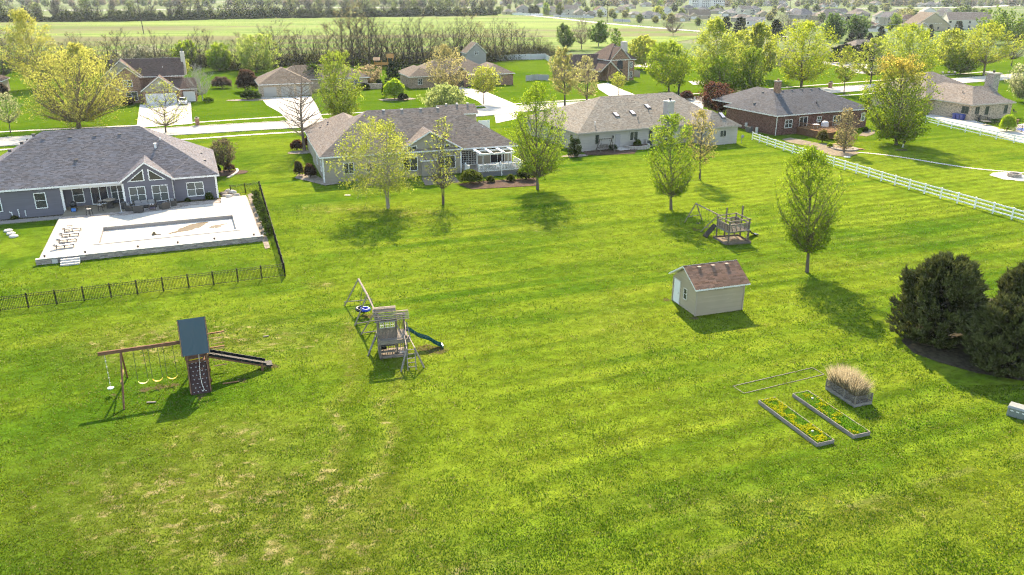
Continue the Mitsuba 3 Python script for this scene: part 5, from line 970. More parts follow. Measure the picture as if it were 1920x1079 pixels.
def panel_fence(name, label, pts, hgt, w, col):
    k = thing(name, label, 'fence'); pts = [np.array(p, float) for p in pts]
    for a, b in zip(pts[:-1], pts[1:]):
        L = np.linalg.norm(b - a); n = max(1, round(L / w)); d = (b - a) / L
        for i in range(n):
            p, q = a + d * L * i / n, a + d * L * (i + 1) / n
            part(k, 'panel', MB(col).beam((*(p + d * .07), hgt / 2 + .03), (*(q - d * .07), hgt / 2 + .03), .05, hgt - .06), 'paint'); part(k, 'post', MB(col).box(p[0] - .065, p[0] + .065, p[1] - .065, p[1] + .065, 0, hgt + .08), 'paint')
panel_fence('vinyl_fence', 'pale vinyl privacy fence round the back of the bright lawn beyond the wide ranch house', [(-7.92,291.00),(1.54,297.77),(12.04,300.10),(13.55,282.43)], 2.0, 2.4, (.56, .57, .55))
panel_fence('vinyl_fence', 'grey vinyl fence along the near side of the bright lawn, beside the sparse street tree', [(3.85,226.84),(7.20,229.60),(10.43,228.21)], 1.6, 2.4, (.42, .42, .40))
panel_fence('vinyl_fence', 'grey vinyl fence panels right of the tall dark brick house', [(33.34,241.31),(37.06,236.78)], 1.9, 1.9, (.44, .42, .38))
panel_fence('vinyl_fence', 'long white vinyl fence behind two dark round trees at the field road', [(1.57,823.69),(29.44,798.95)], 2.0, 6, (.7, .7, .7))
panel_fence('vinyl_fence', 'long grey vinyl fence below the cream houses at the field road', [(38.09,768.17),(71.78,732.85)], 2.0, 6, (.48, .47, .47))
panel_fence('vinyl_fence', 'grey fence on bright grass right of the tall dark pole', [(79.85,659.88),(91.06,643.82)], 2.0, 6, (.42, .42, .46))
panel_fence('vinyl_fence', 'pale fence in front of the dark brown house above the hedge', [(209.52,494.72),(225.92,501.02)], 1.9, 4, (.58, .55, .5))
# ---------------------------------------------------------------- on the pool deck and the terrace
def lounger(u, v, label):
    k = thing('sun_lounger', label, 'sun lounger', 'white loungers on the pool deck'); f = F1.sub(u, v, 4, DK); BL = (.05, .045, .045)
    part(k, 'frame', MB(BL).beam((-1.0, -.28, .3), (.75, -.28, .3), .05).beam((-1.0, .28, .3), (.75, .28, .3), .05), 'gloss', f)
    part(k, 'seat', MB((.70, .68, .66)).box(-.45, .78, -.25, .25, .32, .35), 'paint', f); part(k, 'backrest', MB((.70, .68, .66)).beam((-.45, 0, .34), (-1.05, 0, .62), .5, .03), 'paint', f)
    for x in (-.8, -.1, .7):
        for y in (-.28, .28): part(k, 'leg', MB(BL).beam((x, y, 0), (x, y, .28), .05), 'gloss', f)
    part(k, 'armrest', MB(BL).beam((-.55, -.31, .5), (.0, -.31, .5), .06, .04).beam((-.55, .31, .5), (.0, .31, .5), .06, .04), 'gloss', f)
for i, l in enumerate(('nearest', 'second nearest', 'third nearest', 'furthest')): lounger(-14.7 + i * .02, -15.6 + i * 2.05, f'white lounger with black frame, {l} of the row on the pool deck')
DZ = .515
def rattan(u, v, ang, w, label, name='armchair', cat='chair'):
    k = thing(name, label, cat); f = F1.sub(u, v, ang, DZ); R = (.075, .068, .062)
    part(k, 'base', MB(R).box(-w / 2, w / 2, -.4, .4, .03, .34), 'paint', f)
    part(k, 'backrest', MB(R).box(-w / 2, w / 2, .28, .42, .341, .8), 'paint', f)
    for s in (-1, 1): part(k, 'armrest', MB(R).box(*sorted((s * w / 2, s * (w / 2 - .14))), -.4, .279, .341, .62), 'paint', f)
    n = max(1, round(w / .75))
    for i in range(n):
        a = -w / 2 + .16 + i * (w - .32) / n; b = a + (w - .32) / n - .02
        part(k, 'cushion', MB((.27, .26, .255)).box(a, b, -.38, .26, .345, .46), 'paint', f); part(k, 'back_cushion', MB((.30, .29, .285)).box(a + .03, b - .03, .14, .27, .465, .82), 'paint', f)
rattan(-8.0, -2.0, 0, 2.5, 'dark rattan sofa with grey cushions under the large gable windows', 'sofa', 'sofa')
rattan(-9.5, -2.7, 70, .95, 'dark rattan armchair at the left end of the sofa')
rattan(-8.6, -4.0, 170, .95, 'dark rattan armchair with its back to the pool'); rattan(-5.9, -3.4, -150, .95, 'dark rattan armchair in front of the white post on the terrace'); rattan(-5.2, -2.3, -60, .95, 'dark rattan armchair nearest to the right wing of the grey house')
k = thing('coffee_table', 'low dark table with a purple tray between the rattan chairs', 'table'); f = F1.sub(-7.2, -3.3, 5, DZ)
part(k, 'tabletop', MB((.10, .07, .055)).box(-.35, .35, -.35, .35, .48, .54), 'paint', f); part(k, 'shelf', MB((.22, .17, .26)).box(-.3, .3, -.3, .3, .18, .22), 'paint', f)
for x in (-.3, .3):
    for y in (-.3, .3): part(k, 'leg', MB((.09, .07, .06)).box(x - .03, x + .03, y - .03, y + .03, 0, .48), 'paint', f)
for i, (x, y) in enumerate(((-.15, .1), (.1, -.1), (.15, .15))): solo('cup', f'pale cup on the low dark table, {("left", "front", "right")[i]} one', 'cup', MB((.6, .58, .56)).lathe((x, y, .545), [(0, 0), (.06, 0), (.07, .12), (0, .12)], 8), 'paint', f)
def bar_stool(u, v, ang, label):
    k = thing('bar_stool', label, 'stool', 'stools at the high table'); f = F1.sub(u, v, ang, DZ); C = (.06, .05, .045)
    part(k, 'seat', MB((.42, .39, .36)).lathe((0, 0, .68), [(0, 0), (.24, 0), (.24, .07), (0, .08)], 12), 'paint', f)
    for x in (-.17, .17):
        for y in (-.17, .17): part(k, 'leg', MB(C).beam((x * 1.3, y * 1.3, 0), (x, y, .68), .04), 'paint', f)
    part(k, 'backrest', MB(C).beam((-.2, .22, 1.1), (.2, .22, 1.1), .04, .12).beam((-.18, .2, .7), (-.18, .22, 1.1), .03).beam((.18, .2, .7), (.18, .22, 1.1), .03), 'paint', f)
bar_stool(-13.6, -3.4, 150, 'bar stool with pale seat at the deck edge, left of the high table'); bar_stool(-12.6, -1.9, 190, 'bar stool with pale seat in front of the high table'); bar_stool(-12.7, .1, 60, 'dark bar stool pushed against the left side of the high table')
k = thing('high_table', 'high round tan table with dark drum base before the sliding door', 'table'); f = F1.sub(-11.7, -.6, 0, .49)
part(k, 'tabletop', MB((.32, .27, .21)).lathe((0, 0, .92), [(0, 0), (.68, 0), (.68, .06), (0, .06)], 16), 'paint', f); part(k, 'base', MB((.05, .045, .042)).lathe((0, 0, 0), [(0, 0), (.4, 0), (.28, .92), (0, .92)], 14), 'paint', f)
k = thing('smoker_grill', 'black egg-shaped grill with a blue bag hanging on it beside the white post', 'grill'); f = F1.sub(-15.4, -.7, 0, .49)
part(k, 'bowl', MB((.015, .015, .016)).lathe((0, 0, .45), [(0, 0), (.25, .04), (.36, .2), (.38, .34), (.3, .56), (.12, .68), (0, .69)], 14), 'gloss', f); part(k, 'stand', MB((.02, .02, .02)).beam((-.3, -.3, 0), (-.25, -.25, .5), .05).beam((.3, -.3, 0), (.25, -.25, .5), .05).beam((-.3, .3, 0), (-.25, .25, .5), .05).beam((.3, .3, 0), (.25, .25, .5), .05), 'paint', f)
solo('blue_bag', 'bright blue bag hanging on the front of the black grill', 'bag', MB((.06, .22, .60)).box(-.22, .22, -.46, -.36, .08, .42), 'gloss', f)
for u, v, l in ((-10.4, -3.6, 'thin white umbrella pole with a base, left of the sofa'), (-5.3, -3.1, 'thin white umbrella pole on the terrace right of the armchairs')):
    k = thing('umbrella_pole', l, 'pole'); f = F1.sub(u, v, 0, DZ); part(k, 'pole', MB((.62, .62, .64)).tube((0, 0, 0), (0, 0, 2.7), .03), 'gloss', f); part(k, 'base', MB((.3, .29, .28)).lathe((0, 0, 0), [(.25, 0), (.25, .05), (.05, .1), (0, .1)], 12), 'paint', f)
k = thing('storage_bench', 'dark grey bench under the tall window left of the gable', 'bench'); f = F1.sub(-10.9, .9, 0, .49)
part(k, 'top', MB((.08, .08, .085)).box(-.8, .8, -.28, .28, .42, .5), 'paint', f); part(k, 'leg', MB((.05, .05, .05)).box(-.7, -.55, -.2, .2, 0, .42), 'paint', f); part(k, 'leg', MB((.05, .05, .05)).box(.55, .7, -.2, .2, 0, .42), 'paint', f)
k = thing('drum_stool', 'dark rattan barrel side table at the left end of the sofa', 'table'); part(k, 'body', MB((.06, .057, .06)).lathe((-10.2, -1.7, DZ), [(0, 0), (.28, 0), (.33, .35), (.28, .75), (0, .75)], 14), 'paint', F1); part(k, 'tray', MB((.1, .1, .1)).lathe((-10.2, -1.7, DZ + .751), [(.3, 0), (.3, .04), (0, .03)], 14), 'gloss', F1)
rs = np.random.default_rng(8)
for i in range(12):
    solo('landscape_rock', f'boulder beside the right wall of the grey house, {ordinal(i)} from the front of the pile', 'rock', MB().ball((rs.uniform(.55, 2.6), -.3 + i * .4, rs.uniform(.15, .6)), rs.uniform(.28, .5), 6, sq=(1.1, .8, .65)), 'stone', F1, [3, 2, 4][i % 3], group='boulders beside the grey house')
for (x, y), l in zip(((-53.25,80.76), (-52.33,79.69), (-51.49,78.73)), ('furthest', 'middle', 'nearest')): solo('stepping_stone', f'pale round stone on the grass left of the pool deck, {l} of the three', 'stone', MB().lathe((x, y, 0), [(.42, 0), (.45, .12), (.36, .2), (0, .21)], 10), 'stone', WORLD, 3)
solo('yard_edging', 'curved pale edging strip around the round tree bed beside the grey house', 'edging', ribbon(spline([(-38.49,105.92),(-38.34,108.57),(-38.53,110.29),(-39.21,111.70)]), .3, .02, 0, .14), 'stone', WORLD, 3)
k = thing('downspout_pad', 'small white slab lying on the grass left of the birch', 'slab'); put(k, MB().box(-.4, .4, -.2, .2, 0, .06), 'concrete', Fr((-20.47,96.42), 0), 1)
solo('lawn_cover', 'small white lid on the grass below the timber bench platform', 'lid', MB((.6, .6, .58)).lathe((0, 0, 0), [(.5, 0), (.5, .08), (0, .1)], 10), 'paint', Fr((51.03,120.31)))
solo('lawn_ornament', 'small white post with a dark top under the big maple', 'ornament', MB((.5, .48, .42)).tube((0, 0, 0), (.05, 0, .55), .12, .1).ball((.12, 0, .8), .2, 5, (.02, .02, .02), (1.1, .8, 1)).ball((.3, 0, .95), .11, 4, (.02, .02, .02)), 'paint', Fr((63.18,128.37)))
k = thing('fire_pit', 'round stone fire pit on a pale pad at the right edge', 'fire pit'); fpt = Fr((68.53,106.90))
for i in range(12): a0, a1 = 2 * math.pi * i / 12, 2 * math.pi * (i + 1) / 12 - .03; part(k, 'stone', MB().prism([(.62 * math.cos(a0), .62 * math.sin(a0)), (.9 * math.cos(a0), .9 * math.sin(a0)), (.9 * math.cos(a1), .9 * math.sin(a1)), (.62 * math.cos(a1), .62 * math.sin(a1))], .03, .48 + .01 * (i % 3)), 'brick', fpt, 4)
part(k, 'ash', MB((.05, .045, .04)).lathe((0, 0, .03), [(.61, 0), (.61, .12), (0, .14)]), 'paint', fpt)
# dark iron fence and chairs by the right-hand pool
iron_fence('iron_fence', 'low black metal fence in front of the pale brick house beside the blue bins', [(89.83,159.59),(90.54,152.90),(90.65,146.13),(91.01,142.67),(93.64,135.68)], True)
for i, (p, l) in enumerate((((89.47,153.55), 'dark patio chair nearest to the blue bins'), ((90.43,151.63), 'dark patio chair in the middle of the group by the pale brick house'), ((92.01,152.26), 'dark patio chair just left of the trimmed lime bush'), ((103.20,165.36), 'dark patio chair below the stone chimney'))): garden_chair(Fr(p, 30 * i), (.03, .03, .035), l, 'patio_chair')
garden_table(Fr((89.17,151.00), 0), (.05, .05, .05), 'patio_table', 'low dark patio table among the dark chairs by the pale brick house', .9)
solo('flower_pot', 'terracotta pot on the pool terrace right of the lime bush', 'pot', MB((.22, .12, .07)).lathe((0, 0, .04), [(0, 0), (.3, 0), (.42, .7), (0, .6)], 10), 'paint', Fr((96.14,152.90)))
# ---------------------------------------------------------------- along the street
def pillar(p, label): 
    k = thing('mailbox_pillar', label, 'mailbox'); f = Fr(p, 20); part(k, 'pillar', MB().box(-.35, .35, -.35, .35, 0, 1.35), 'brick', f, 2); part(k, 'cap', MB().box(-.42, .42, -.42, .42, 1.351, 1.45), 'stone', f, 2); part(k, 'mailbox', MB((.08, .08, .08)).box(-.13, .13, -.55, .2, 1.46, 1.7), 'paint', f)
pillar((-58.87,150.06), 'brick mailbox pillar at the kerb right of the white car driveway'); pillar((82.37,210.95), 'brick mailbox pillar at the kerb near the bright yellow tree')
k = thing('mailbox', 'dark mailbox on a post at the near kerb behind the grey house', 'mailbox'); f = Fr((-78.34,128.60), 20); part(k, 'post', MB((.05, .045, .04)).box(-.06, .06, -.06, .06, 0, 1.05), 'paint', f); part(k, 'box', MB((.04, .04, .04)).box(-.12, .12, -.25, .25, 1.051, 1.3), 'paint', f)
def car(p, ang, label, col=(.70, .70, .71)):
    k = thing('parked_car', label, 'car'); f = Fr(p, ang)
    def loft(secs):
        v = []; 
        for y, w0, w1, z0, z1 in secs: v += [(-w0, y, z0), (w0, y, z0), (w1, y, z1), (-w1, y, z1)]
        fc = []
        for i in range(len(secs) - 1):
            for j in range(4): a, b = i * 4 + j, i * 4 + (j + 1) % 4; fc.append([a, b, b + 4, a + 4])
        fc += [[3, 2, 1, 0], [len(v) - 4, len(v) - 3, len(v) - 2, len(v) - 1]]; return v, fc
    part(k, 'body', MB(col).raw(*loft([(-2.25, .78, .72, .35, .72), (-2.1, .88, .82, .28, .84), (-1.0, .9, .86, .25, .95), (.9, .9, .86, .25, .98), (1.9, .88, .82, .27, .98), (2.25, .8, .74, .4, .85)])), 'gloss', f)
    part(k, 'cabin', MB((.04, .045, .05)).raw(*loft([(-1.15, .80, .76, .95, .96), (-.4, .78, .60, .95, 1.42), (.9, .78, .60, .97, 1.43), (1.7, .78, .72, .97, 1.0)])), 'window_glass', f); part(k, 'roof', MB(col).box(-.58, .58, -.4, .9, 1.43, 1.46), 'gloss', f)
    for x in (-.82, .82):
        for y in (-1.4, 1.35): part(k, 'wheel', MB((.02, .02, .02)).tube((x - .1, y, .32), (x + .1, y, .32), .32, n=14), 'paint', f)
    for x in (-.6, .6): part(k, 'headlight', MB((.6, .6, .6)).box(x - .16, x + .16, -2.27, -2.2, .6, .72), 'gloss', f); part(k, 'tail_light', MB((.3, .02, .02)).box(x - .15, x + .15, 2.2, 2.27, .65, .8), 'gloss', f)
    part(k, 'grille', MB((.03, .03, .03)).box(-.4, .4, -2.28, -2.22, .48, .6), 'paint', f)
car((-73.11,179.89), 20, 'white car parked before the right garage door of the gabled house'); car((611.85,1079.05), 80, 'tiny dark car driving on the white motorway', (.06, .06, .07)); car((113.94,257.67), 40, 'pale car half hidden by trees on the drive near the evergreen hedge')
solo('tree_guard', 'dark slim post on the lawn beside the lime tree behind the chimney', 'post', MB((.03, .028, .025)).tube((0, 0, 0), (0, 0, 2.6), .22, .2), 'paint', Fr((40.19,196.02)))
def pole(px, height, lean, label, r=.17, arms=True):
    k = thing('utility_pole', label, 'utility pole'); f = Fr(px); t = (lean, 0, height)
    part(k, 'shaft', MB((.045, .038, .034)).tube((0, 0, -.3), t, r, r * .7, 8), 'paint', f)
    if arms: part(k, 'crossarm', MB((.05, .045, .04)).beam((lean - 1.3, 0, height - .8), (lean + 1.3, 0, height - .8), .12), 'paint', f)
    return f(t)
tops = [pole((-208.11,471.01), 21.5, -.9, 'dark utility pole in the field behind the gabled house, left', .24), pole((-84.86,694.48), 20, 0, 'utility pole at the far treeline in the middle', .24), pole((70.20,618.71), 21, .3, 'tallest dark utility pole beside the field road', .26), pole((260.89,791.03), 19.5, .4, 'utility pole among leafless trees right of centre', .24), pole((486.48,962.47), 17.5, 1.2, 'utility pole leaning right among the right-hand subdivision', .26)]
pole((17.59,791.03), 9, 0, 'thin pale street lamp post by the field road beside two dark trees', .12, False); pole((40.84,713.15), 10, 0, 'thin pale lamp post before the long cream house', .12, False); pole((79.20,599.98), 9.5, 0, 'thin dark lamp post right of the grey fence at the field road', .12, False); pole((231.73,520.89), 9, 0, 'thin pole beside the tall cream gable', .13, False)
for a, b, l in ((tops[0] - [0, 0, .7], tops[1] - [0, 0, .7], 'left'), (tops[1] - [0, 0, .7], tops[2] - [0, 0, .7], 'right')):
    m = MB((.35, .35, .36))
    for o in (-1, 0, 1): m.path([a + (b - a) * t + np.array([o, 0, -4 * 2.2 * t * (1 - t) - .3 * (o == 0)]) for t in np.linspace(0, 1, 9)], .035, 4)
    solo('power_line', f'thin power lines over the field, {l} span', 'power line', m, 'paint')
m = MB((.6, .6, .6)); m.path([np.array((177.82,453.42,6.00)), np.array((212.66,456.90,6.00)), np.array((236.30,460.44,6.00))], .06, 4); solo('power_line', 'pale wire stretched in front of the right-hand subdivision', 'power line', m, 'paint')
# yellow wooden playset of the ranch house garden
k = thing('garden_playset', 'small orange wooden playset far behind in the garden beside the hedgerow', 'playset'); f = Fr((-41.70,263.00), 10)
for x in (-2.2, 0, 2, 3.6):
    for y in (0, 1.8): part(k, 'post', MB((.42, .20, .045)).box(x - .1, x + .1, y - .1, y + .1, 0, 3.4 if x > 1 else 2.6), 'paint', f)
part(k, 'roof', MB((.45, .24, .07)).beam((1.6, -.3, 4.1), (4.0, -.3, 4.3), .1, .1).raw([(1.7, -.5, 3.4), (4, -.5, 3.4), (1.7, .9, 4.6), (4, .9, 4.6), (1.7, 2.3, 3.4), (4, 2.3, 3.4)], [[0, 1, 3, 2], [2, 3, 5, 4]]), 'paint', f)
part(k, 'roof', MB((.55, .33, .18)).raw([(-2.6, -.5, 2.7), (-.4, -.5, 2.7), (-2.6, .9, 3.6), (-.4, .9, 3.6), (-2.6, 2.3, 2.7), (-.4, 2.3, 2.7)], [[0, 1, 3, 2], [2, 3, 5, 4]]), 'paint', f)
part(k, 'deck', MB((.42, .21, .05)).box(-2.3, 3.7, -.1, 1.9, 1.2, 1.4).box(-2.3, 3.7, -.14, -.1, 1.4, 2.1), 'paint', f); part(k, 'slide', MB((.5, .4, .05)).beam((-2.3, .5, 1.3), (-5, -1.5, .2), .7, .12), 'paint', f)

# ---------------------------------------------------------------- trees and shrubs
def tubes(P, R, n=4):
    """many polylines (m, k, 3) with radii (m, k) as one mesh"""
    P, R = np.asarray(P, float), np.asarray(R, float); m, k = P.shape[:2]
    t = np.gradient(P, axis=1); t /= np.linalg.norm(t, axis=2, keepdims=True) + 1e-9
    ref = np.where(np.abs(t[..., 2:]) < .9, [0, 0, 1.0], [1.0, 0, 0]); a = np.cross(t, ref); a /= np.linalg.norm(a, axis=2, keepdims=True) + 1e-9; b = np.cross(t, a)
    an = np.arange(n) * 2 * np.pi / n
    v = P[:, :, None] + R[:, :, None, None] * (np.cos(an)[None, None, :, None] * a[:, :, None] + np.sin(an)[None, None, :, None] * b[:, :, None])
    i, j, l = np.meshgrid(np.arange(m), np.arange(k - 1), np.arange(n), indexing='ij'); l2 = (l + 1) % n
    q = np.stack([(i * k + j) * n + l, (i * k + j) * n + l2, (i * k + j + 1) * n + l2, (i * k + j + 1) * n + l], -1).reshape(-1, 4)
    return v.reshape(-1, 3), np.vstack([q[:, [0, 1, 2]], q[:, [0, 2, 3]]])
def join(ms):
    v, f, c, n = [], [], [], 0
    for m in ms: v.append(m[0]); f.append(m[1] + n); c.append(m[2]); n += len(m[0])
    return np.vstack(v), np.vstack(f), np.vstack(c)
def unit(x): return x / (np.linalg.norm(x, axis=-1, keepdims=True) + 1e-9)
def leaves(p, size, cols, rg, asp=.6, tint=None):
    n = len(p); a = unit(rg.normal(0, 1, (n, 3)) + [0, 0, -.2]); b = unit(np.cross(a, rg.normal(0, 1, (n, 3)))); s = size * rg.uniform(.6, 1.4, (n, 1))
    v = np.stack([p - a * s, p + b * s * asp, p + a * s, p - b * s * asp], 1).reshape(-1, 3); i = np.arange(n) * 4
    f = np.vstack([np.c_[i, i + 1, i + 2], np.c_[i, i + 2, i + 3]])
    clump = meshkit.noise(p * .55, 5); w = np.clip(clump + rg.normal(0, .22, n), 0, 1)[:, None]; c = np.asarray(cols[0]) * (1 - w) + np.asarray(cols[1]) * w
    if tint: k = np.clip((p[:, 2:] - tint[0]) / (tint[1] - tint[0]) + .3 * (clump[:, None] - .5), 0, 1); c = c * (1 - k) + np.asarray(tint[2]) * k
    return v, f, np.repeat(c * rg.uniform(.75, 1.25, (n, 1)), 4, 0)
PROF = dict(oval=lambda t: np.sin(np.pi * np.clip(.08 + .90 * t ** .8, 0, 1)) ** .75, column=lambda t: np.sin(np.pi * np.clip(.14 + .82 * t, 0, 1)) ** .55, cone=lambda t: (1 - t) ** .8 * .95 + .06, round=lambda t: np.sqrt(np.clip(1 - (2 * t * .96 - .92) ** 2, 0.02, 1)),
            vase=lambda t: .35 + .65 * np.sin(np.pi * np.clip(.18 + .72 * t, 0, 1)), egg=lambda t: np.sin(np.pi * np.clip(.16 + .80 * t ** 1.15, 0, 1)) ** .8, spread=lambda t: np.sqrt(np.clip(1 - (1.5 * t - .42) ** 2 * .8, 0.03, 1)))
def grow(seed, h, R, zc, lean=(0, 0), prof='oval', up=.8, n1=40, n2=6, n3=3, nleaf=4000, ls=.15, cols=((.1, .15, .02), (.16, .2, .02)), tr=.14, bark=(.10, .085, .07), stems=1, spread=.2, tw=.011, droop=0.0, sec=.42, tint=None):
    rg = np.random.default_rng(seed); K = 7; pf = PROF[prof]; lean = np.array(lean, float)
    wood = []; allp = []
    s = np.linspace(0, 1, K)
    TR = []
    for j in range(stems):
        a = rg.uniform(0, 6.28); o = np.array([math.cos(a), math.sin(a)]) * (.12 * (stems > 1)); e = np.array([math.cos(a), math.sin(a)]) * (R * .35 * (stems > 1))
        top = .95 * h * (1 if j == 0 else rg.uniform(.8, .95)); wob = np.cumsum(rg.normal(0, .012 * h, (K, 2)), 0) * s[:, None]
        P = np.c_[o + e * s[:, None] ** 1.3 + lean * (s[:, None] ** 1.2) + wob, s * top]; rad = tr * (1 if stems == 1 else .7) * ((1 - s) ** .85 * .95 + .07); rad[0] *= 1.3
        TR.append((P, rad)); wood.append((*tubes(P[None], rad[None], 8), bark))
    def trunk(j, z):
        P, rad = TR[j]; return np.stack([np.interp(z, P[:, 2], P[:, 0]), np.interp(z, P[:, 2], P[:, 1]), z], -1), np.interp(z, P[:, 2], rad)
    i = np.arange(n1); t = np.clip((i + rg.uniform(0, 1, n1)) / n1, .02, .985); az = i * 2.39996 + rg.normal(0, .35, n1)
    rr = R * pf(t) * rg.uniform(.72, 1.08, n1); tipz = zc + t * (h - zc); st = rg.integers(0, stems, n1)
    za = np.clip(tipz - rr * math.tan(up) * rg.uniform(.7, 1.15, n1), zc * .75 + .02 * h * t, .93 * h)
    base = np.zeros((n1, 3)); r0 = np.zeros(n1)
    for j in range(stems):
        k = st == j; base[k], r0[k] = trunk(j, za[k])
    axis_tip = lean[None] * (tipz / h)[:, None] ** 1.2
    tip = np.c_[axis_tip + np.c_[np.cos(az), np.sin(az)] * rr[:, None], tipz - droop * rr]
    ctl = (base + tip) / 2; ctl[:, :2] = base[:, :2] + (tip[:, :2] - base[:, :2]) * (.62 if up > .3 else .45); ctl[:, 2] = base[:, 2] + (tip[:, 2] - base[:, 2]) * (.35 if droop == 0 else .8) + .25 * droop * rr
    def bez(b, c, e, s): s = s[..., None]; return (1 - s) ** 2 * b + 2 * s * (1 - s) * c + s * s * e
    S = np.linspace(0, 1, 5); P1 = bez(base[:, None], ctl[:, None], tip[:, None], np.broadcast_to(S, (n1, 5))); P1[:, 1:] += rg.normal(0, .02 * R, (n1, 4, 3))
    L1 = np.linalg.norm(tip - base, axis=1); rb = np.minimum(r0 * .45, .012 + .014 * L1)
    wood.append((*tubes(P1, rb[:, None] * (1 - S) ** .8 + tw, 5), bark))
    # secondary and tertiary twigs
    def twigs(P, L, n, smin, lf, rad, bias, k=3):
        m = len(P); s_ = rg.uniform(smin, 1, (m, n)); x = s_ * (P.shape[1] - 1); lo = np.minimum(x.astype(int), P.shape[1] - 2); fr = (x - lo)[..., None]; ii = np.arange(m)[:, None]
        b = (P[ii, lo] * (1 - fr) + P[ii, lo + 1] * fr).reshape(-1, 3); tg = unit(P[ii, lo + 1] - P[ii, lo]).reshape(-1, 3)
        d = unit(tg * .7 + unit(rg.normal(0, 1, tg.shape)) * .85 + np.array([0, 0, bias])); l = (L[:, None] * lf * (1.15 - .6 * s_)).reshape(-1) * rg.uniform(.6, 1.3, m * n)
        q = np.linspace(0, 1, k); bend = np.array([0, 0, .22 if droop == 0 else -.35])
        Q = b[:, None] + d[:, None] * (l[:, None] * q)[..., None] + bend * (l[:, None] * q ** 2)[..., None]
        return Q, l, np.broadcast_to(rad * (1 - .6 * q), (len(Q), k))
    P2, L2, R2 = twigs(P1, np.maximum(L1, .35 * R), n2, .22, sec, tw * 1.5, .22 if droop == 0 else 0); wood.append((*tubes(P2, R2, 3), bark)); src = [P2]
    if n3:
        P3, L3, R3 = twigs(P2, L2, n3, .3, .5, tw * (.9 if not nleaf else .6), .15 if droop == 0 else -.2); wood.append((*tubes(P3, R3, 3), bark)); src.append(P3)
    w = join([(v, f, np.broadcast_to(np.asarray(c, float), (len(v), 3)) * np.random.default_rng(seed).uniform(.85, 1.15)) for v, f, c in wood])
    lf = None
    if nleaf:
        pts = []
        for P, share in zip(src, (.45, .55) if n3 else (1.0,)):
            k = int(nleaf * share); a = rg.integers(0, len(P), k); s_ = rg.beta(1.6, 1.0, k)[:, None]; x = s_ * (P.shape[1] - 1); lo = np.minimum(x.astype(int), P.shape[1] - 2); fr = x - lo
            pts.append(P[a, lo[:, 0]] * (1 - fr) + P[a, lo[:, 0] + 1] * fr)
        p = np.vstack(pts); p = p + rg.normal(0, spread, p.shape) * [1, 1, .8]; p = p[p[:, 2] > .05]
        lf = leaves(p, ls, cols, rg, tint=tint)
    return w, lf
YEL = ((.29, .345, .04), (.42, .455, .075)); LIM = ((.22, .32, .022), (.35, .44, .04)); GRN = ((.10, .19, .018), (.20, .29, .03)); OLV = ((.24, .25, .09), (.36, .35, .14)); MAP = ((.17, .27, .016), (.31, .41, .032)); TAN = ((.30, .25, .14), (.42, .34, .2)); PAL = ((.32, .36, .16), (.46, .48, .26)); RED = ((.085, .035, .028), (.15, .075, .05)); DGN = ((.028, .055, .010), (.06, .10, .016)); GOLD = ((.34, .36, .06), (.49, .48, .11)); DRK = ((.03, .04, .014), (.05, .065, .02))
def plant_tree(name, label, pos, h, R, zc, lean, seed, cat='tree', group=None, kind=None, **kw):
    k = thing(name, label, cat, group); w, lf = grow(seed, h, R, zc, lean, **kw); f = Fr(pos)
    put(k + '__trunk', w, 'bark', f, smooth=False)
    if lf is not None: put(k + '__crown', lf, 'leaf', f)
    return k
KIND = dict(
    maple=dict(prof='egg', up=.95, n1=64, n2=6, n3=2, bark=(.14,.115,.085), nleaf=6500, ls=.12, cols=MAP, tr=.15, spread=.17, sec=.36),
    pear=dict(prof='column', up=1.15, n1=60, n2=6, n3=2, bark=(.14,.115,.085), nleaf=7000, ls=.20, cols=GRN, tr=.17, spread=.26, sec=.35),
    yellow=dict(prof='oval', up=.75, n1=56, n2=6, n3=2, bark=(.16,.13,.09), nleaf=6500, ls=.22, cols=YEL, tr=.20, spread=.34),
    lime=dict(prof='round', up=.8, n1=56, n2=6, n3=2, bark=(.15,.12,.085), nleaf=7500, ls=.24, cols=LIM, tr=.2, spread=.34),
    sparse=dict(prof='oval', up=.7, n1=40, n2=6, n3=3, nleaf=1500, ls=.16, cols=OLV, tr=.13, spread=.2),
    bare=dict(prof='oval', up=.9, n1=46, n2=7, n3=4, nleaf=0, tr=.17, tw=.016, bark=(.10, .08, .065)),
    pale=dict(prof='round', up=.7, n1=44, n2=6, n3=3, nleaf=4200, ls=.2, cols=PAL, tr=.13, spread=.3),
    red=dict(prof='round', up=.75, n1=44, n2=6, n3=3, nleaf=4600, ls=.16, cols=RED, tr=.14, spread=.26))
def tree(kind, name, label, t, seed, **kw):
    pos, h, R, zc, lean = t; return plant_tree(name, label, pos, h, R, zc, lean, seed, **{**KIND[kind], **kw})
# -- on the near lawns
tree('yellow', 'birch_tree', 'spreading birch with two pale trunks and yellow-green leaves before the beige house', ((-14.53,90.26),10.21,5.23,3.23,(-1.03,-0.17)), 11, prof='round', up=.45, droop=.12, n1=70, n2=8, nleaf=11500, ls=.095, stems=2, bark=(.34, .30, .25), spread=.22, tr=.17)
tree('sparse', 'young_tree', 'slim nearly leafless three-stemmed tree on the patio edge right of the birch', ((-8.12,91.98),10.05,2.11,2.52,(0.06,0.01)), 12, stems=3, nleaf=1100, tr=.10, cols=YEL, ls=.10, up=1.0, bark=(.13, .10, .075))
tree('maple', 'maple_tree', 'tall upswept maple with fresh lime leaves between the beige house deck and the skylight house', ((3.27,99.50),13.16,3.85,2.14,(-0.02,0.00)), 13, nleaf=12000, ls=.095, up=1.05, n1=84)
tree('maple', 'maple_tree', 'lime-green maple in front of the skylight house, behind the old playset', ((18.50,89.78),10.84,3.05,1.96,(-0.50,0.10)), 14, nleaf=11000, ls=.09)
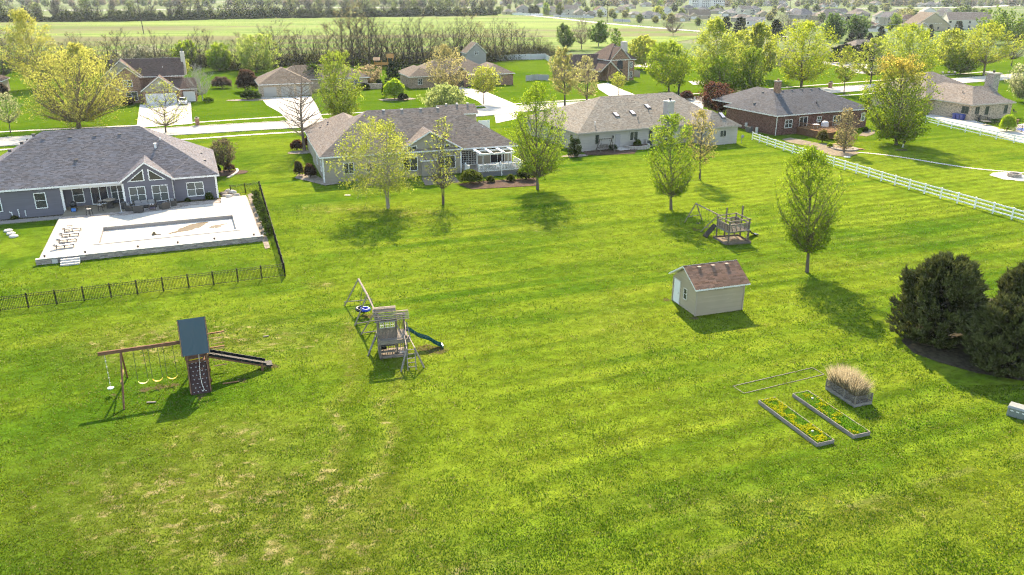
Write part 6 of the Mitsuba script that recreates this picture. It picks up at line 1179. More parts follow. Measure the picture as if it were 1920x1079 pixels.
tree('sparse', 'young_tree', 'thin sparse tree with yellowish leaves right of the lime-green maple', ((25.21,104.96),9.29,2.37,2.73,(-0.60,0.14)), 15, nleaf=1900, cols=((.3, .27, .08), (.42, .37, .13)), ls=.12, tr=.11)
tree('maple', 'maple_tree', 'lime-green maple standing alone on the lawn between the white rail fence and the spruces', ((26.70,67.83),11.29,3.04,2.44,(-0.98,0.38)), 16, nleaf=15000, ls=.080, n1=84, up=.95, tr=.14)
tree('pear', 'maple_tree', 'big dense maple with orange-tinted top beside the garden path of the brick house', ((63.21,130.72),13.99,5.63,1.21,(-1.26,0.60)), 17, prof='egg', up=1.0, n1=95, nleaf=16000, ls=.145, cols=((.15, .23, .016), (.29, .37, .03)), tr=.26, spread=.28, tint=(9.0, 13.5, (.46, .38, .08)))
tree('bare', 'cypress_tree', 'tall leafless brown conical tree behind the left corner of the beige house', ((-32.91,125.65),13.48,4.08,2.94,(-0.06,-0.02)), 18, prof='egg', up=.55, n1=62, n2=6, n3=3, tr=.24, bark=(.22, .17, .13), tw=.010, sec=.5)
tree('pear', 'pear_tree', 'tall columnar green tree behind the left part of the beige house roof', ((-32.38,153.55),13.06,4.16,1.61,(-0.49,-0.10)), 19, nleaf=9500, ls=.15, stems=3, cols=((.17, .25, .025), (.33, .40, .05)))
tree('pale', 'ornamental_tree', 'small ball-shaped tree with brownish blossom beside the grey house', ((-40.36,109.94),4.54,1.85,1.20,(0.25,0.09)), 20, nleaf=5200, ls=.08, cols=((.10, .095, .04), (.20, .17, .11)), tr=.07, n1=60, spread=.12)
tree('sparse', 'conical_tree', 'slim tan conical tree beside the stairs of the timber deck', ((51.94,123.89),6.89,1.65,0.99,(-0.31,0.13)), 21, prof='egg', nleaf=2300, cols=((.26,.23,.10),(.36,.31,.16)), ls=.10, up=.9)
# -- spruces at the right
def spruce(seed, h, R, n1, nsp, ls, cols, prof=lambda t: (1 - t) ** .6, zc=.1, lumps=.25, jit=1.0, upb=.25, spikes=0):
    rg = np.random.default_rng(seed); t = rg.uniform(0, 1, n1) ** .9; az = np.arange(n1) * 2.39996 + rg.normal(0, .3, n1); q = meshkit.noise(np.c_[np.cos(az) * 1.6, np.sin(az) * 1.6, t * 4.5], seed)
    r = R * prof(t) * (1 - lumps + 2 * lumps * q) + .12; z0 = zc + t * (h - zc); d = np.c_[np.cos(az), np.sin(az)]
    S = np.linspace(0, 1, 5); P = np.stack([np.c_[d * (r * s)[:, None], z0 + r * (-.28 * s + .42 * s ** 2.4)] for s in S], 1)
    w = tubes(P, np.broadcast_to(.03 * (1 - S) + .006, (n1, 5)), 3); tk = tubes(np.array([[[0, 0, 0], [0, 0, h * .5], [0, 0, h * .97]]]), np.array([[h * .022, h * .014, .015]]), 8)
    a = rg.integers(0, n1, nsp); s = rg.beta(2.2, .9, nsp); x = s * 4; lo = np.minimum(x.astype(int), 3); fr = (x - lo)[:, None]; b = P[a, lo] * (1 - fr) + P[a, lo + 1] * fr
    b = b + rg.normal(0, jit * (.10 + .03 * R) * min(1, R), b.shape) * [1, 1, .6]; tg = unit(P[a, lo + 1] - P[a, lo]); di = unit(tg * 1.0 + rg.normal(0, .55, tg.shape) + [0, 0, upb]); l = ls * rg.uniform(.6, 1.4, (nsp, 1)); sd = unit(np.cross(di, rg.normal(0, 1, di.shape))) * l * .2
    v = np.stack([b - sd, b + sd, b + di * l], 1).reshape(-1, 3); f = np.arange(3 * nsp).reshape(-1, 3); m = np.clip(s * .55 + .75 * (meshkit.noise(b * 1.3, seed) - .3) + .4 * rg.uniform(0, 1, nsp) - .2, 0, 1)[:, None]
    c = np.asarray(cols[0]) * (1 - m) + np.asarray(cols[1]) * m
    if spikes:   # upright leader shoots that break the outline
        e = P[rg.integers(0, n1, spikes), 4]; e = e[e[:, 2] > .3 * h]; q = rg.integers(0, len(e), spikes * 26); hz = rg.uniform(0, 1, len(q)); ht = rg.uniform(.45, 1.0, len(e))[q]; an = rg.uniform(0, 6.28, len(q)); dz = unit(np.c_[np.cos(an), np.sin(an), 1.1 + 0 * an])
        b2 = e[q] + np.c_[0 * hz, 0 * hz, ht * hz - .15]; l2 = (.30 * (1.15 - hz) * rg.uniform(.7, 1.2, len(q)))[:, None]; s2 = unit(np.cross(dz, rg.normal(0, 1, dz.shape))) * l2 * .2
        v = np.vstack([v, np.stack([b2 - s2, b2 + s2, b2 + dz * l2], 1).reshape(-1, 3)]); f = np.arange(len(v)).reshape(-1, 3); c = np.vstack([c, np.repeat([cols[1]], len(q), 0) * (.6 + .4 * hz[:, None])])
    c = np.repeat(c * rg.uniform(.7, 1.3, (len(c), 1)), 3, 0)
    B = np.array((.03, .025, .018)); return join([(*w, np.broadcast_to(B, (len(w[0]), 3))), (*tk, np.broadcast_to(B, (len(tk[0]), 3)))]), (v, f, c)
def conifer(name, label, pos, seed, h, R, n1, nsp, ls, cols=((.020, .028, .008), (.145, .160, .048)), cat='tree', **kw):
    k = thing(name, label, cat); w, lf = spruce(seed, h, R, n1, nsp, ls, cols, **kw); f = Fr(pos); put(k + '__trunk', w, 'bark', f); put(k + '__foliage', lf, 'needle', f); return k
RND = lambda t: np.sqrt(np.clip(1 - (1.25 * t - .28) ** 2, 0, 1))
conifer('spruce_tree', 'broad dark rounded spruce, left of the group at the right edge', (30.76,52.81), 31, 6.13, 2.75, 300, 24000, .38, prof=RND, lumps=.42, jit=.6, upb=.5, spikes=130)
conifer('spruce_tree', 'dark spruce cut off by the right edge, rear one with ragged top', (37.21,52.81), 32, 5.97, 3.0, 380, 20000, .38, prof=lambda t: (1 - t) ** .5, lumps=.42, jit=.6, upb=.5, spikes=130)
conifer('spruce_tree', 'lower dark spruce at the front right of the group, touching the rounded one', (33.22,48.46), 33, 4.66, 2.2, 300, 15000, .36, prof=RND, lumps=.4, jit=.6, upb=.5, spikes=130)
# -- across the street and beyond: kind, base, top, crown width, crown base in the photo
MID = [
('yellow','street_tree','huge golden-green maple at the left behind the grey house roof',((-79.76,147.32),13.36,9.37,1.63,(1.41,0.75)),dict(nleaf=17000,n1=110,cols=GOLD,ls=.12,tr=.36,up=.95,prof='round',spread=.3,bark=(.15,.12,.08))),
('yellow','garden_tree','tall leaning yellow tree rising at the far left in front of the field',((-121.29,210.35),19.03,6.55,2.13,(-1.43,-0.83)),dict(nleaf=12000,cols=GOLD,ls=.17,tr=.28,spread=.45)),
('yellow','garden_tree','yellow tree crown between the golden maple and the gabled house',((-112.80,211.54),10.72,6.47,2.01,(1.19,0.63)),dict(nleaf=5000,cols=GOLD,ls=.26)),
('bare','garden_tree','dark leafless tree at the left edge beside the leaning yellow tree',((-143.56,231.00),14.00,4.21,1.45,(2.08,1.28)),dict(bark=(.09,.075,.06))),
('sparse','young_tree','small young tree with thin trunk on the far verge at the left edge',((-89.25,142.11),6.85,2.62,2.31,(0.29,0.18)),dict(nleaf=1300,cols=PAL,tr=.08,ls=.12)),
('sparse','young_tree','sparse pale tree in front of the white concrete driveway',((-61.85,142.67),8.97,4.44,1.59,(0.53,0.23)),dict(nleaf=900,cols=YEL,tr=.13,up=.6,bark=(.12,.095,.07),ls=.13)),
('pale','flowering_tree','white-blossoming tree behind the roof of the gabled house',((-123.91,274.34),5.95,5.88,1.03,(0.82,0.37)),dict(cols=((.38,.40,.27),(.52,.53,.40)),nleaf=3500,ls=.3)),
('lime','garden_tree','bright yellow bush tree just right of the gabled house chimney',((-100.92,249.23),4.05,2.90,0.31,(0.51,0.21)),dict(nleaf=2500,cols=YEL)),
('lime','garden_tree','loose green tree behind the yellow bush tree beside the chimney',((-106.18,266.68),8.27,4.25,1.33,(0.89,0.35)),dict(nleaf=3000,cols=MAP,ls=.3)),
('pear','garden_tree','mid-green rounded tree in front of the hedgerow left of the light green one',((-91.23,255.94),7.96,4.03,0.64,(0.62,0.22)),dict(prof='round',nleaf=4200,cols=MAP,ls=.3)),
('lime','garden_tree','large light-green round tree before the hedgerow',((-78.72,252.54),10.96,7.31,0.95,(0.99,0.30)),dict(nleaf=8000,cols=((.26,.34,.06),(.38,.45,.11)),ls=.24)),
('bare','birch_tree','slim white-barked leafless tree beside the gabled house',((-70.68,185.28),8.27,2.95,1.78,(-0.59,-0.23)),dict(bark=(.42,.40,.36),tr=.12)),
('pear','garden_tree','dark green bushy tree in front of the ranch house roof',((-50.18,208.02),6.32,3.18,1.06,(0.01,0.00)),dict(prof='round',nleaf=4500,cols=DGN)),
('pale','garden_tree','low brown-budded tree right of the ranch house',((-37.26,213.95),5.28,3.37,1.09,(0.19,0.03)),dict(nleaf=1800,cols=TAN)),
('sparse','garden_tree','bushy half-bare yellowish tree in front of the wide ranch house',((-16.46,205.74),10.74,5.72,1.58,(-0.22,-0.02)),dict(nleaf=4200,cols=((.32,.29,.11),(.46,.42,.18)),n1=60,ls=.18,stems=2)),
('pale','garden_tree','pale green rounded tree behind the brown roof ridge of the beige house',((-13.92,166.86),5.17,4.43,0.76,(0.15,0.01)),dict(nleaf=6000,cols=((.28,.35,.10),(.42,.48,.18)))),
('lime','young_tree','small yellow-green tree with straight trunk beside the white drive',((-6.29,179.89),7.92,3.41,3.25,(0.22,0.01)),dict(nleaf=3000,tr=.10,cols=YEL,ls=.17)),
('sparse','street_tree','tall thin yellowish street tree left of the skylight house',((11.23,171.53),12.52,3.15,3.99,(-0.84,0.05)),dict(nleaf=3200,cols=((.30,.30,.09),(.44,.43,.15)),tr=.2,ls=.18)),
('sparse','garden_tree','multi-stemmed sparse yellowish tree before the tall brick house',((16.85,182.55),10.08,3.10,1.77,(-0.56,0.05)),dict(nleaf=2200,stems=3,cols=((.32,.31,.12),(.44,.42,.18)),ls=.16)),
('lime','young_tree','very small yellow tree beside the drive of the tall brick house',((25.64,195.00),5.22,1.99,2.50,(-0.49,0.06)),dict(nleaf=900,tr=.07,cols=YEL,n1=24,ls=.16)),
('lime','willow_tree','willow-like yellow tree with leaning trunk right of the tall brick house',((43.63,261.20),10.35,6.78,3.11,(-2.74,0.44)),dict(nleaf=6500,cols=((.30,.35,.05),(.43,.46,.08)),droop=.2,up=.4,ls=.3,tr=.24)),
('lime','garden_tree','bright lime spreading tree behind the chimney of the skylight house',((39.05,202.40),11.82,5.85,2.33,(-0.54,0.10)),dict(nleaf=8500,up=.6,ls=.22,tr=.2)),
('yellow','garden_tree','tall pale yellow-green tree with feathery top behind the reddish tree',((49.85,197.06),17.41,5.91,2.27,(-1.85,0.46)),dict(nleaf=11000,cols=((.29,.36,.045),(.42,.48,.08)),ls=.2,n1=80)),
('pear','garden_tree','dense green tree directly behind the reddish round tree',((48.53,189.06),9.34,5.28,1.21,(-0.81,0.21)),dict(nleaf=8000,prof='egg',cols=MAP)),
('pear','garden_tree','slim green columnar tree behind the left end of the dark brick house roof',((55.75,189.06),11.21,3.33,1.21,(-1.09,0.32)),dict(nleaf=6500,cols=((.15,.24,.02),(.25,.33,.035)))),
('yellow','garden_tree','yellow tree between the feathery one and the bright double one',((70.12,231.00),14.88,5.37,2.19,(-1.64,0.49)),dict(nleaf=6500,ls=.3)),
('red','plum_tree','round reddish-brown tree between the skylight house and the red brick house',((42.04,163.88),6.12,3.90,1.17,(-0.83,0.21)),dict(nleaf=6000)),
('lime','garden_tree','big bright yellow tree with two trunks behind the brick chimney',((75.52,212.74),15.87,7.31,2.16,(-0.36,0.13)),dict(nleaf=12000,cols=((.31,.39,.025),(.43,.49,.045)),stems=2,ls=.19,n1=80,tr=.26)),
('sparse','young_tree','slender sparse yellow street tree right of the bright double tree',((80.53,197.06),11.16,2.59,3.51,(-0.54,0.22)),dict(nleaf=2000,cols=YEL,tr=.11,ls=.2)),
('sparse','street_tree','loose yellow-green street tree behind the orange-topped maple, left one',((96.78,220.21),11.57,5.68,2.78,(0.00,-0.00)),dict(nleaf=4500,cols=((.27,.33,.045),(.40,.45,.08)),ls=.2,tr=.2)),
('lime','garden_tree','tall bright yellow-green tree behind the orange-topped maple',((113.40,231.00),14.84,7.46,2.18,(-2.87,1.39)),dict(nleaf=9000,cols=((.29,.37,.022),(.41,.47,.045)),ls=.21)),
('yellow','street_tree','airy yellow tree behind the pale brick house, left of the dark-trunked one',((134.67,249.23),12.30,7.25,2.80,(-2.64,1.41)),dict(nleaf=5500,ls=.26)),
('pear','garden_tree','green leafy tree right behind the ridge of the pale brick house',((134.59,246.00),7.34,6.04,0.92,(-1.13,0.62)),dict(prof='round',nleaf=5000,cols=MAP)),
('yellow','street_tree','large yellow tree with a dark straight trunk at the upper right',((139.03,241.31),14.77,8.82,4.67,(-0.70,0.40)),dict(nleaf=8500,cols=((.30,.36,.03),(.42,.46,.055)),ls=.2,tr=.28)),
('pear','garden_tree','massive dense green tree at the top right corner',((229.25,383.32),14.86,12.91,1.88,(-2.78,1.65)),dict(prof='round',nleaf=9000,cols=((.11,.20,.02),(.22,.31,.035)),ls=.4,tr=.3)),
('bare','street_tree','leafless dark tree at the right edge below the massive green tree',((166.64,274.34),9.85,4.32,2.72,(-0.05,0.03)),dict()),
('pear','garden_tree','rounded green tree cut by the right edge beside the stone chimney',((116.33,183.45),8.11,3.37,0.94,(-1.33,0.84)),dict(prof='round',nleaf=4500,cols=PAL)),
('pear','willow_tree','left one of two tall soft green columnar trees in the evergreen garden',((157.74,407.34),12.36,4.99,1.00,(-1.31,0.50)),dict(nleaf=5500,cols=((.07,.145,.025),(.13,.20,.045)),ls=.42,spread=.5)),
('pear','willow_tree','right one of two tall soft green columnar trees in the evergreen garden',((180.57,434.49),10.80,5.38,1.06,(-1.18,0.49)),dict(nleaf=5500,cols=((.09,.165,.035),(.15,.22,.055)),ls=.42,spread=.5)),
('bare','garden_tree','grey leafless tree by the field road behind the yellow willow-like tree',((87.98,454.65),11.02,5.29,2.22,(-0.76,0.15)),dict(bark=(.16,.12,.11),tw=.03)),
('pear','field_tree','light green leaning tree at the right end of the hedgerow, left of the leafless one',((23.37,352.07),10.13,4.27,1.52,(-1.81,0.12)),dict(prof='oval',nleaf=3200,cols=((.12,.19,.04),(.19,.26,.07)),ls=.35)),
('bare','field_tree','tall brown leafless tree between the two green field trees',((29.49,352.07),12.68,4.75,2.82,(0.06,-0.00)),dict(tw=.026,bark=(.17,.13,.09))),
('pear','field_tree','bright green tree at the right end of the hedgerow behind the tall brick house',((38.45,368.79),10.59,4.99,2.27,(0.53,-0.06)),dict(prof='oval',nleaf=3400,cols=((.10,.18,.025),(.16,.25,.05)),ls=.35)),
('sparse','field_tree','small dark half-bare tree beside the chimney of the tall brick house',((42.87,333.86),9.22,2.94,2.27,(-1.48,0.19)),dict(nleaf=800,cols=GRN,ls=.3)),
('lime','garden_tree','bright yellow-green tree among the far roofs left of the bluish hip roof',((131.03,746.59),9.84,5.09,0.90,(-1.54,0.27)),dict(nleaf=1600,cols=YEL,ls=.55)),
('pear','garden_tree','slim dark green tree above the yellow one among the far roofs',((197.26,1124.38),9.38,4.60,0.67,(-0.59,0.10)),dict(nleaf=1100,cols=GRN,ls=.6)),
('pear','garden_tree','slim dark green tree between the narrow white gable and the brown box house',((181.84,939.88),9.54,3.86,0.56,(-0.66,0.13)),dict(nleaf=1100,cols=DGN,ls=.6)),
('pear','garden_tree','round dark tree left of a pair before the white vinyl fence by the field road',((19.76,841.03),8.56,3.39,1.01,(-0.07,0.00)),dict(prof='round',nleaf=1400,cols=DRK,ls=.6)),
('pear','garden_tree','round dark tree right of a pair before the white vinyl fence by the field road',((24.07,823.69),8.88,3.60,0.99,(-0.10,0.00)),dict(prof='round',nleaf=1400,cols=DRK,ls=.6)),
('pear','garden_tree','green column tree left of the narrow cream house',((33.48,823.69),11.33,3.60,0.50,(-0.17,0.01)),dict(nleaf=1300,cols=MAP,ls=.6)),
('pear','garden_tree','green column tree right of the narrow cream house',((46.56,823.69),11.33,3.88,0.50,(-0.24,0.01)),dict(nleaf=1300,cols=((.1,.14,.02),(.17,.2,.04)),ls=.6)),
('pale','garden_tree','leaning tan-green tree beside the cream blank gable',((325.32,694.48),8.76,6.69,0.84,(0.20,-0.09)),dict(nleaf=1500,cols=OLV,ls=.5)),
('pear','garden_tree','green tree before the dark zigzag gables in the right subdivision',((256.72,557.69),8.41,3.50,0.68,(-1.18,0.54)),dict(nleaf=1600,cols=MAP,ls=.45)),
('bare','garden_tree','wide brownish leafless tree in front of the pole right of centre',((161.95,488.58),12.39,8.99,1.78,(-1.93,0.63)),dict(tw=.035,bark=(.18,.15,.12))),
('bare','garden_tree','pale leafless tree left of the tall green columnar pair',((195.74,542.37),9.16,6.97,1.32,(-1.39,0.50)),dict(tw=.035,bark=(.22,.19,.15))),
('lime','garden_tree','bright yellow crown filling the gap right of the feathery tall tree',((72.64,263.00),11.40,5.15,1.98,(0.03,-0.01)),dict(nleaf=5000,cols=YEL,ls=.3)),
]
for i, (kd, nm, lb, t, kw) in enumerate(MID): tree(kd, nm, lb, t, 100 + i, **kw)
# -- evergreens in the middle distance
for nm, lb, pos, h, R, cols in (
    ('spruce_tree', 'dark blue-green conical spruce beside the bright lime bush', (-30.74,210.35), 6.52, 2.21, ((.018, .030, .018), (.045, .065, .035))),
    ('spruce_tree', 'blackish spruce left of the right columnar green tree', (196.02,488.58), 8.87, 2.81, ((.012, .016, .016), (.03, .038, .035))),
    ('spruce_tree', 'dark round evergreen under the columnar pair, left', (142.12,348.90), 6.63, 2.70, ((.014, .018, .016), (.035, .042, .036))),
    ('spruce_tree', 'dark round evergreen under the columnar pair, right', (157.20,375.91), 5.29, 2.18, ((.014, .018, .016), (.035, .042, .036))),
    ('spruce_tree', 'dark evergreen left of the tan hip house roof', (175.27,407.34), 3.48, 1.83, ((.014, .018, .016), (.035, .042, .036))),
    ('spruce_tree', 'dark pointed evergreen above the tan hip house roof', (188.18,425.05), 6.21, 2.45, ((.012, .02, .012), (.032, .045, .024))),
    ('spruce_tree', 'small black conical spruce between round yellow trees, upper right', (213.27,425.05), 6.98, 2.05, ((.012, .02, .012), (.032, .042, .024))),
    ('pine_tree', 'crooked dark pine before the large cream house', (232.12,434.49), 8.71, 3.07, ((.03, .035, .015), (.07, .075, .03))),
    ('spruce_tree', 'dark evergreen above the bright yellow crowns, left of two', (125.05,488.58), 8.58, 4.38, ((.018, .026, .012), (.045, .055, .025))),
    ('spruce_tree', 'dark evergreen above the bright yellow crowns, right of two', (126.99,465.43), 9.03, 4.47, ((.018, .026, .012), (.045, .055, .025))),
    ('spruce_tree', 'wide dark evergreen left of the bright yellow double tree', (134.18,425.05), 9.30, 4.64, ((.018, .026, .012), (.045, .055, .025)))):
    conifer(nm, lb, pos, int(h * 100 + R * 7), h, R, 110, 3600, max(.35, R * .16), cols, lumps=.22)
for i in range(7): conifer('arborvitae', f'dark columnar hedge conifer by the tan hip house, {ordinal(i)} from the left', np.array((111.03,284.53)) + (np.array((125.92,291.00)) - np.array((111.03,284.53))) * i / 6, 500 + i, 5.2 + .5 * (i % 3), 1.5, 70, 1600, .5, ((.014, .024, .010), (.035, .055, .018)), zc=.2, prof=RND)
for i, (p, h_) in enumerate((((-31.12,226.84), 4.6), ((-29.93,226.84), 4.2), ((-28.92,228.21), 4.4))): conifer('arborvitae', f'dark arborvitae behind the bright lime bush, {ordinal(i)} from the left', p, 520 + i, h_, .95, 60, 1300, .35, ((.016, .028, .010), (.04, .06, .02)), zc=.15, prof=RND)
for i in range(7): conifer('arborvitae', f'slim green arborvitae inside the black fence beside the pool deck, {ordinal(i)} from the front', F1((4.15, -17.2 + i * 2.5, 0))[:2], 540 + i, 1.45 + .2 * (i % 3), .30, 60, 1500, .15, ((.05, .09, .014), (.13, .18, .03)), zc=.08, prof=RND)
conifer('arborvitae', 'single columnar arborvitae on a pale gravel ring at the corner of the skylight house', (9.55,120.93), 560, 2.61, .85, 90, 3000, .22, ((.03, .05, .012), (.075, .10, .024)), zc=.08, prof=RND)
# -- shrubs
def shrub(name, label, pos, rx, ry, h, n, ls, cols, seed, cat='shrub', lump=.22, sq=.75):
    rg = np.random.default_rng(seed); d = unit(rg.normal(0, 1, (n, 3))); d[:, 2] = np.abs(d[:, 2]) - .25 * (rg.uniform(0, 1, n) < .3); q = meshkit.noise(d * 2.6 + seed, seed)
    r = (1 - lump + 2 * lump * q) * rg.beta(5, 1.2, n); p = np.c_[d[:, 0] * rx * r, d[:, 1] * ry * r, np.maximum(.04, h * .30 + d[:, 2] * h * .70 * r)]
    k = thing(name, label, cat); f = Fr(pos); put(k + '__foliage', leaves(p, ls, cols, rg), 'leaf', f)
    m = 14; a = rg.uniform(0, 6.28, m); P = np.stack([np.c_[np.cos(a) * rx * .15 * s * 4 * .9, np.sin(a) * ry * .15 * s * 4 * .9, h * .85 * s + 0 * a] for s in np.linspace(0, 1, 4)], 1); w = tubes(P, np.broadcast_to(np.array([.03, .022, .015, .008]), (m, 4)), 4)
    put(k + '__stem', (*w, np.broadcast_to(np.array((.07, .055, .04)), (len(w[0]), 3))), 'bark', f)
BRN = ((.075, .045, .03), (.14, .085, .055)); BUS = ((.07, .10, .014), (.13, .17, .022))
for nm, lb, px, wpx, h_, n, ls, cols in (
    ('boxwood', 'large clipped olive bush at the left end of the beige house deck', (-5.41,102.77), 1.62, 1.9, 6000, .07, BUS),
    ('boxwood', 'small round bush in front of the middle of the beige house deck', (-2.82,103.39), 0.60, .95, 2000, .06, BUS),
    ('boxwood', 'small round bush near the right end of the beige house deck', (-0.21,104.01), 0.60, 1.0, 2000, .06, BUS),
    ('boxwood', 'dark bush partly hidden behind the trunk of the tall upswept maple', (1.93,104.96), 1.29, 1.8, 4000, .08, ((.03, .05, .01), (.07, .095, .016))),
    ('shrub', 'dark maroon bush left of the leafless conical tree', (-34.10,125.65), 1.02, 1.7, 2600, .09, RED),
    ('shrub', 'dark maroon bush right of the leafless conical tree', (-33.17,128.83), 0.61, 1.6, 1800, .09, RED),
    ('shrub', 'small dark maroon bush against the garage wing of the beige house', (-32.64,130.24), 0.39, 1.7, 1200, .09, RED),
    ('shrub', 'upright brown-green bush, left of the two at the left corner of the beige house', (-29.14,107.23), 0.66, 2.2, 2400, .09, ((.08, .075, .025), (.17, .15, .05))),
    ('shrub', 'brown bush, right of the two at the left corner of the beige house', (-27.30,106.25), 0.87, 2.0, 2600, .09, BRN),
    ('shrub', 'round green bush at the right wing wall of the grey house', F1((-1.0, -.75, 0))[:2], .5, 1.45, 1800, .05, ((.06, .11, .01), (.12, .17, .015))),
    ('shrub', 'low green bush at the left end of the right wing of the grey house', F1((-3.4, -.8, 0))[:2], .42, .95, 1000, .05, ((.05, .09, .01), (.1, .14, .015))),
    ('shrub', 'tiny green plant at the foot of the left wall of the grey house', F1((-21.4, -.4, 0))[:2], .45, .55, 700, .05, ((.06, .09, .012), (.1, .14, .02))),
    ('shrub', 'dark brown bush in the round bed under the ball-shaped tree', F1((2.3, 17.3, 0))[:2], .8, 1.1, 1500, .07, BRN),
    ('shrub', 'dark green bush left of the ball-shaped tree stem', F1((.5, 17.0, 0))[:2], .75, 1.1, 1500, .07, ((.03, .06, .012), (.07, .11, .02))),
    ('shrub', 'round yellow-green bush in the curved stone planter', F3((10.3, -.9, .45))[:2], .75, 1.45, 1500, .07, ((.08, .13, .012), (.15, .19, .02))),
    ('shrub', 'dark low bush between the bench swing and the back door step', F3((5.6, -1.0, 0))[:2], .8, .95, 1200, .07, DGN),
    ('lime_bush', 'bright lime-green round bush on the far lawn in the middle', (-27.25,188.10), 2.48, 4.6, 5500, .2, ((.30, .44, .02), (.46, .58, .04))),
    ('shrub', 'low dark shrub at the foot of the bright lime bush', (-25.02,186.21), 1.23, 1.6, 1500, .14, ((.03, .05, .02), (.07, .09, .04))),
    ('shrub', 'dark upright shrub behind the bright lime bush on its left', (-30.06,191.98), 0.76, 3.2, 1200, .16, DGN),
    ('shrub', 'round dark purple shrub alone on the bright lawn beside the gabled house', (-74.84,210.35), 2.62, 3.0, 3600, .16, ((.07, .05, .04), (.14, .11, .08))),
    ('shrub', 'large reddish-brown shrub left of the ranch house', (-65.96,203.50), 2.94, 5.4, 4200, .22, BRN),
    ('shrub', 'low dark green hedge under the large reddish-brown shrub', (-60.68,188.10), 2.35, 2.2, 2600, .17, DGN),
    ('shrub', 'little green bush at the foot of the white-barked tree', (-68.36,182.55), 1.20, 1.3, 1300, .12, GRN),
    ('shrub', 'dark green bush at the right wall of the gabled house', (-74.77,191.00), 1.13, 2.4, 1500, .15, DGN),
    ('hedge', 'dark clipped hedge in front of the ranch house window', (-37.84,206.87), 1.76, 1.6, 2200, .15, DGN),
    ('shrub', 'dark shrub at the left edge on the far lawn', (-118.72,189.06), 1.49, 3.8, 2200, .2, ((.05, .04, .03), (.11, .085, .06))),
    ('shrub', 'brown bushes in front of the left part of the gabled house', (-85.14,178.15), 2.12, 1.8, 2200, .16, BRN),
    ('shrub', 'round green shrub right of the tall dark brick house', (32.43,236.78), 0.93, 2.8, 1200, .2, GRN),
    ('shrub', 'brownish green shrubs on the corner bed of the red brick house', (63.09,142.67), 0.48, 1.0, 800, .1, DGN),
    ('shrub', 'olive bush at the foot of the timber deck stairs', (51.72,132.66), 0.98, 2.2, 1600, .11, ((.10, .10, .025), (.19, .17, .05))),
    ('shrub', 'yellow-green small bush beside the slim tan conical tree', (54.86,133.65), 0.90, 2.0, 1400, .11, YEL),
    ('shrub', 'tiny lime plant left of the timber bench platform', (51.36,128.37), 0.43, .7, 600, .08, LIM),
    ('lime_bush', 'trimmed bright lime bush beside the pool terrace at the right edge', (89.01,143.81), 1.44, 3.1, 4500, .12, ((.30, .44, .02), (.46, .58, .04))),
    ('shrub', 'small dark evergreen shrub behind the right corner of the red brick house', (75.88,172.33), 0.57, 2.4, 900, .14, DGN),
    ('shrub', 'small green shrub in front of the garden wall end', (-34.18,210.35), 0.96, 2.4, 1000, .15, DGN),
    ('shrub', 'reddish low shrub behind the chimney of the skylight house', (40.11,186.21), 1.59, 2.2, 1500, .16, RED)):
    shrub(nm, lb, px, wpx, wpx * .8, h_, n, ls, cols, len(lb) * 13 + n, 'bush' if 'bush' in lb else 'shrub')

# ---------------------------------------------------------------- hedgerow, far trees and woods: prototypes placed as instances
def proto(name, w, lf):
    g = {'type': 'shapegroup', 'trunk': mikit.ply((w[0], w[1]), 'bark', color=w[2])}
    if lf is not None: g['crown'] = mikit.ply((lf[0], lf[1]), 'leaf', color=lf[2])
    scene[name] = g; return name
def inst(key, g, pos, s, rot, sz=None, z=-.1): scene[key] = {'type': 'instance', 'to_world': T().translate([float(pos[0]), float(pos[1]), z]) @ T().rotate([0, 0, 1], float(rot)) @ T().scale([s, s, s if sz is None else sz]), 'g': {'type': 'ref', 'id': g}}
BK = (.075, .062, .048)
HB = [proto(f'hedge_proto_{i}', *grow(900 + i, 10, 3.6, 1.6, (0, 0), prof=['oval', 'round', 'vase', 'oval', 'egg'][i], up=.85, n1=26, n2=6, n3=4, nleaf=[0, 250, 0, 500, 100][i], ls=.15, cols=((.15, .135, .07), (.23, .22, .10)), tr=.16, tw=.017, bark=[BK, (.06, .05, .04), (.10, .083, .065), BK, (.05, .042, .033)][i], stems=[2, 3, 2, 1, 4][i], spread=.35)) for i in range(5)]
rh = np.random.default_rng(21)
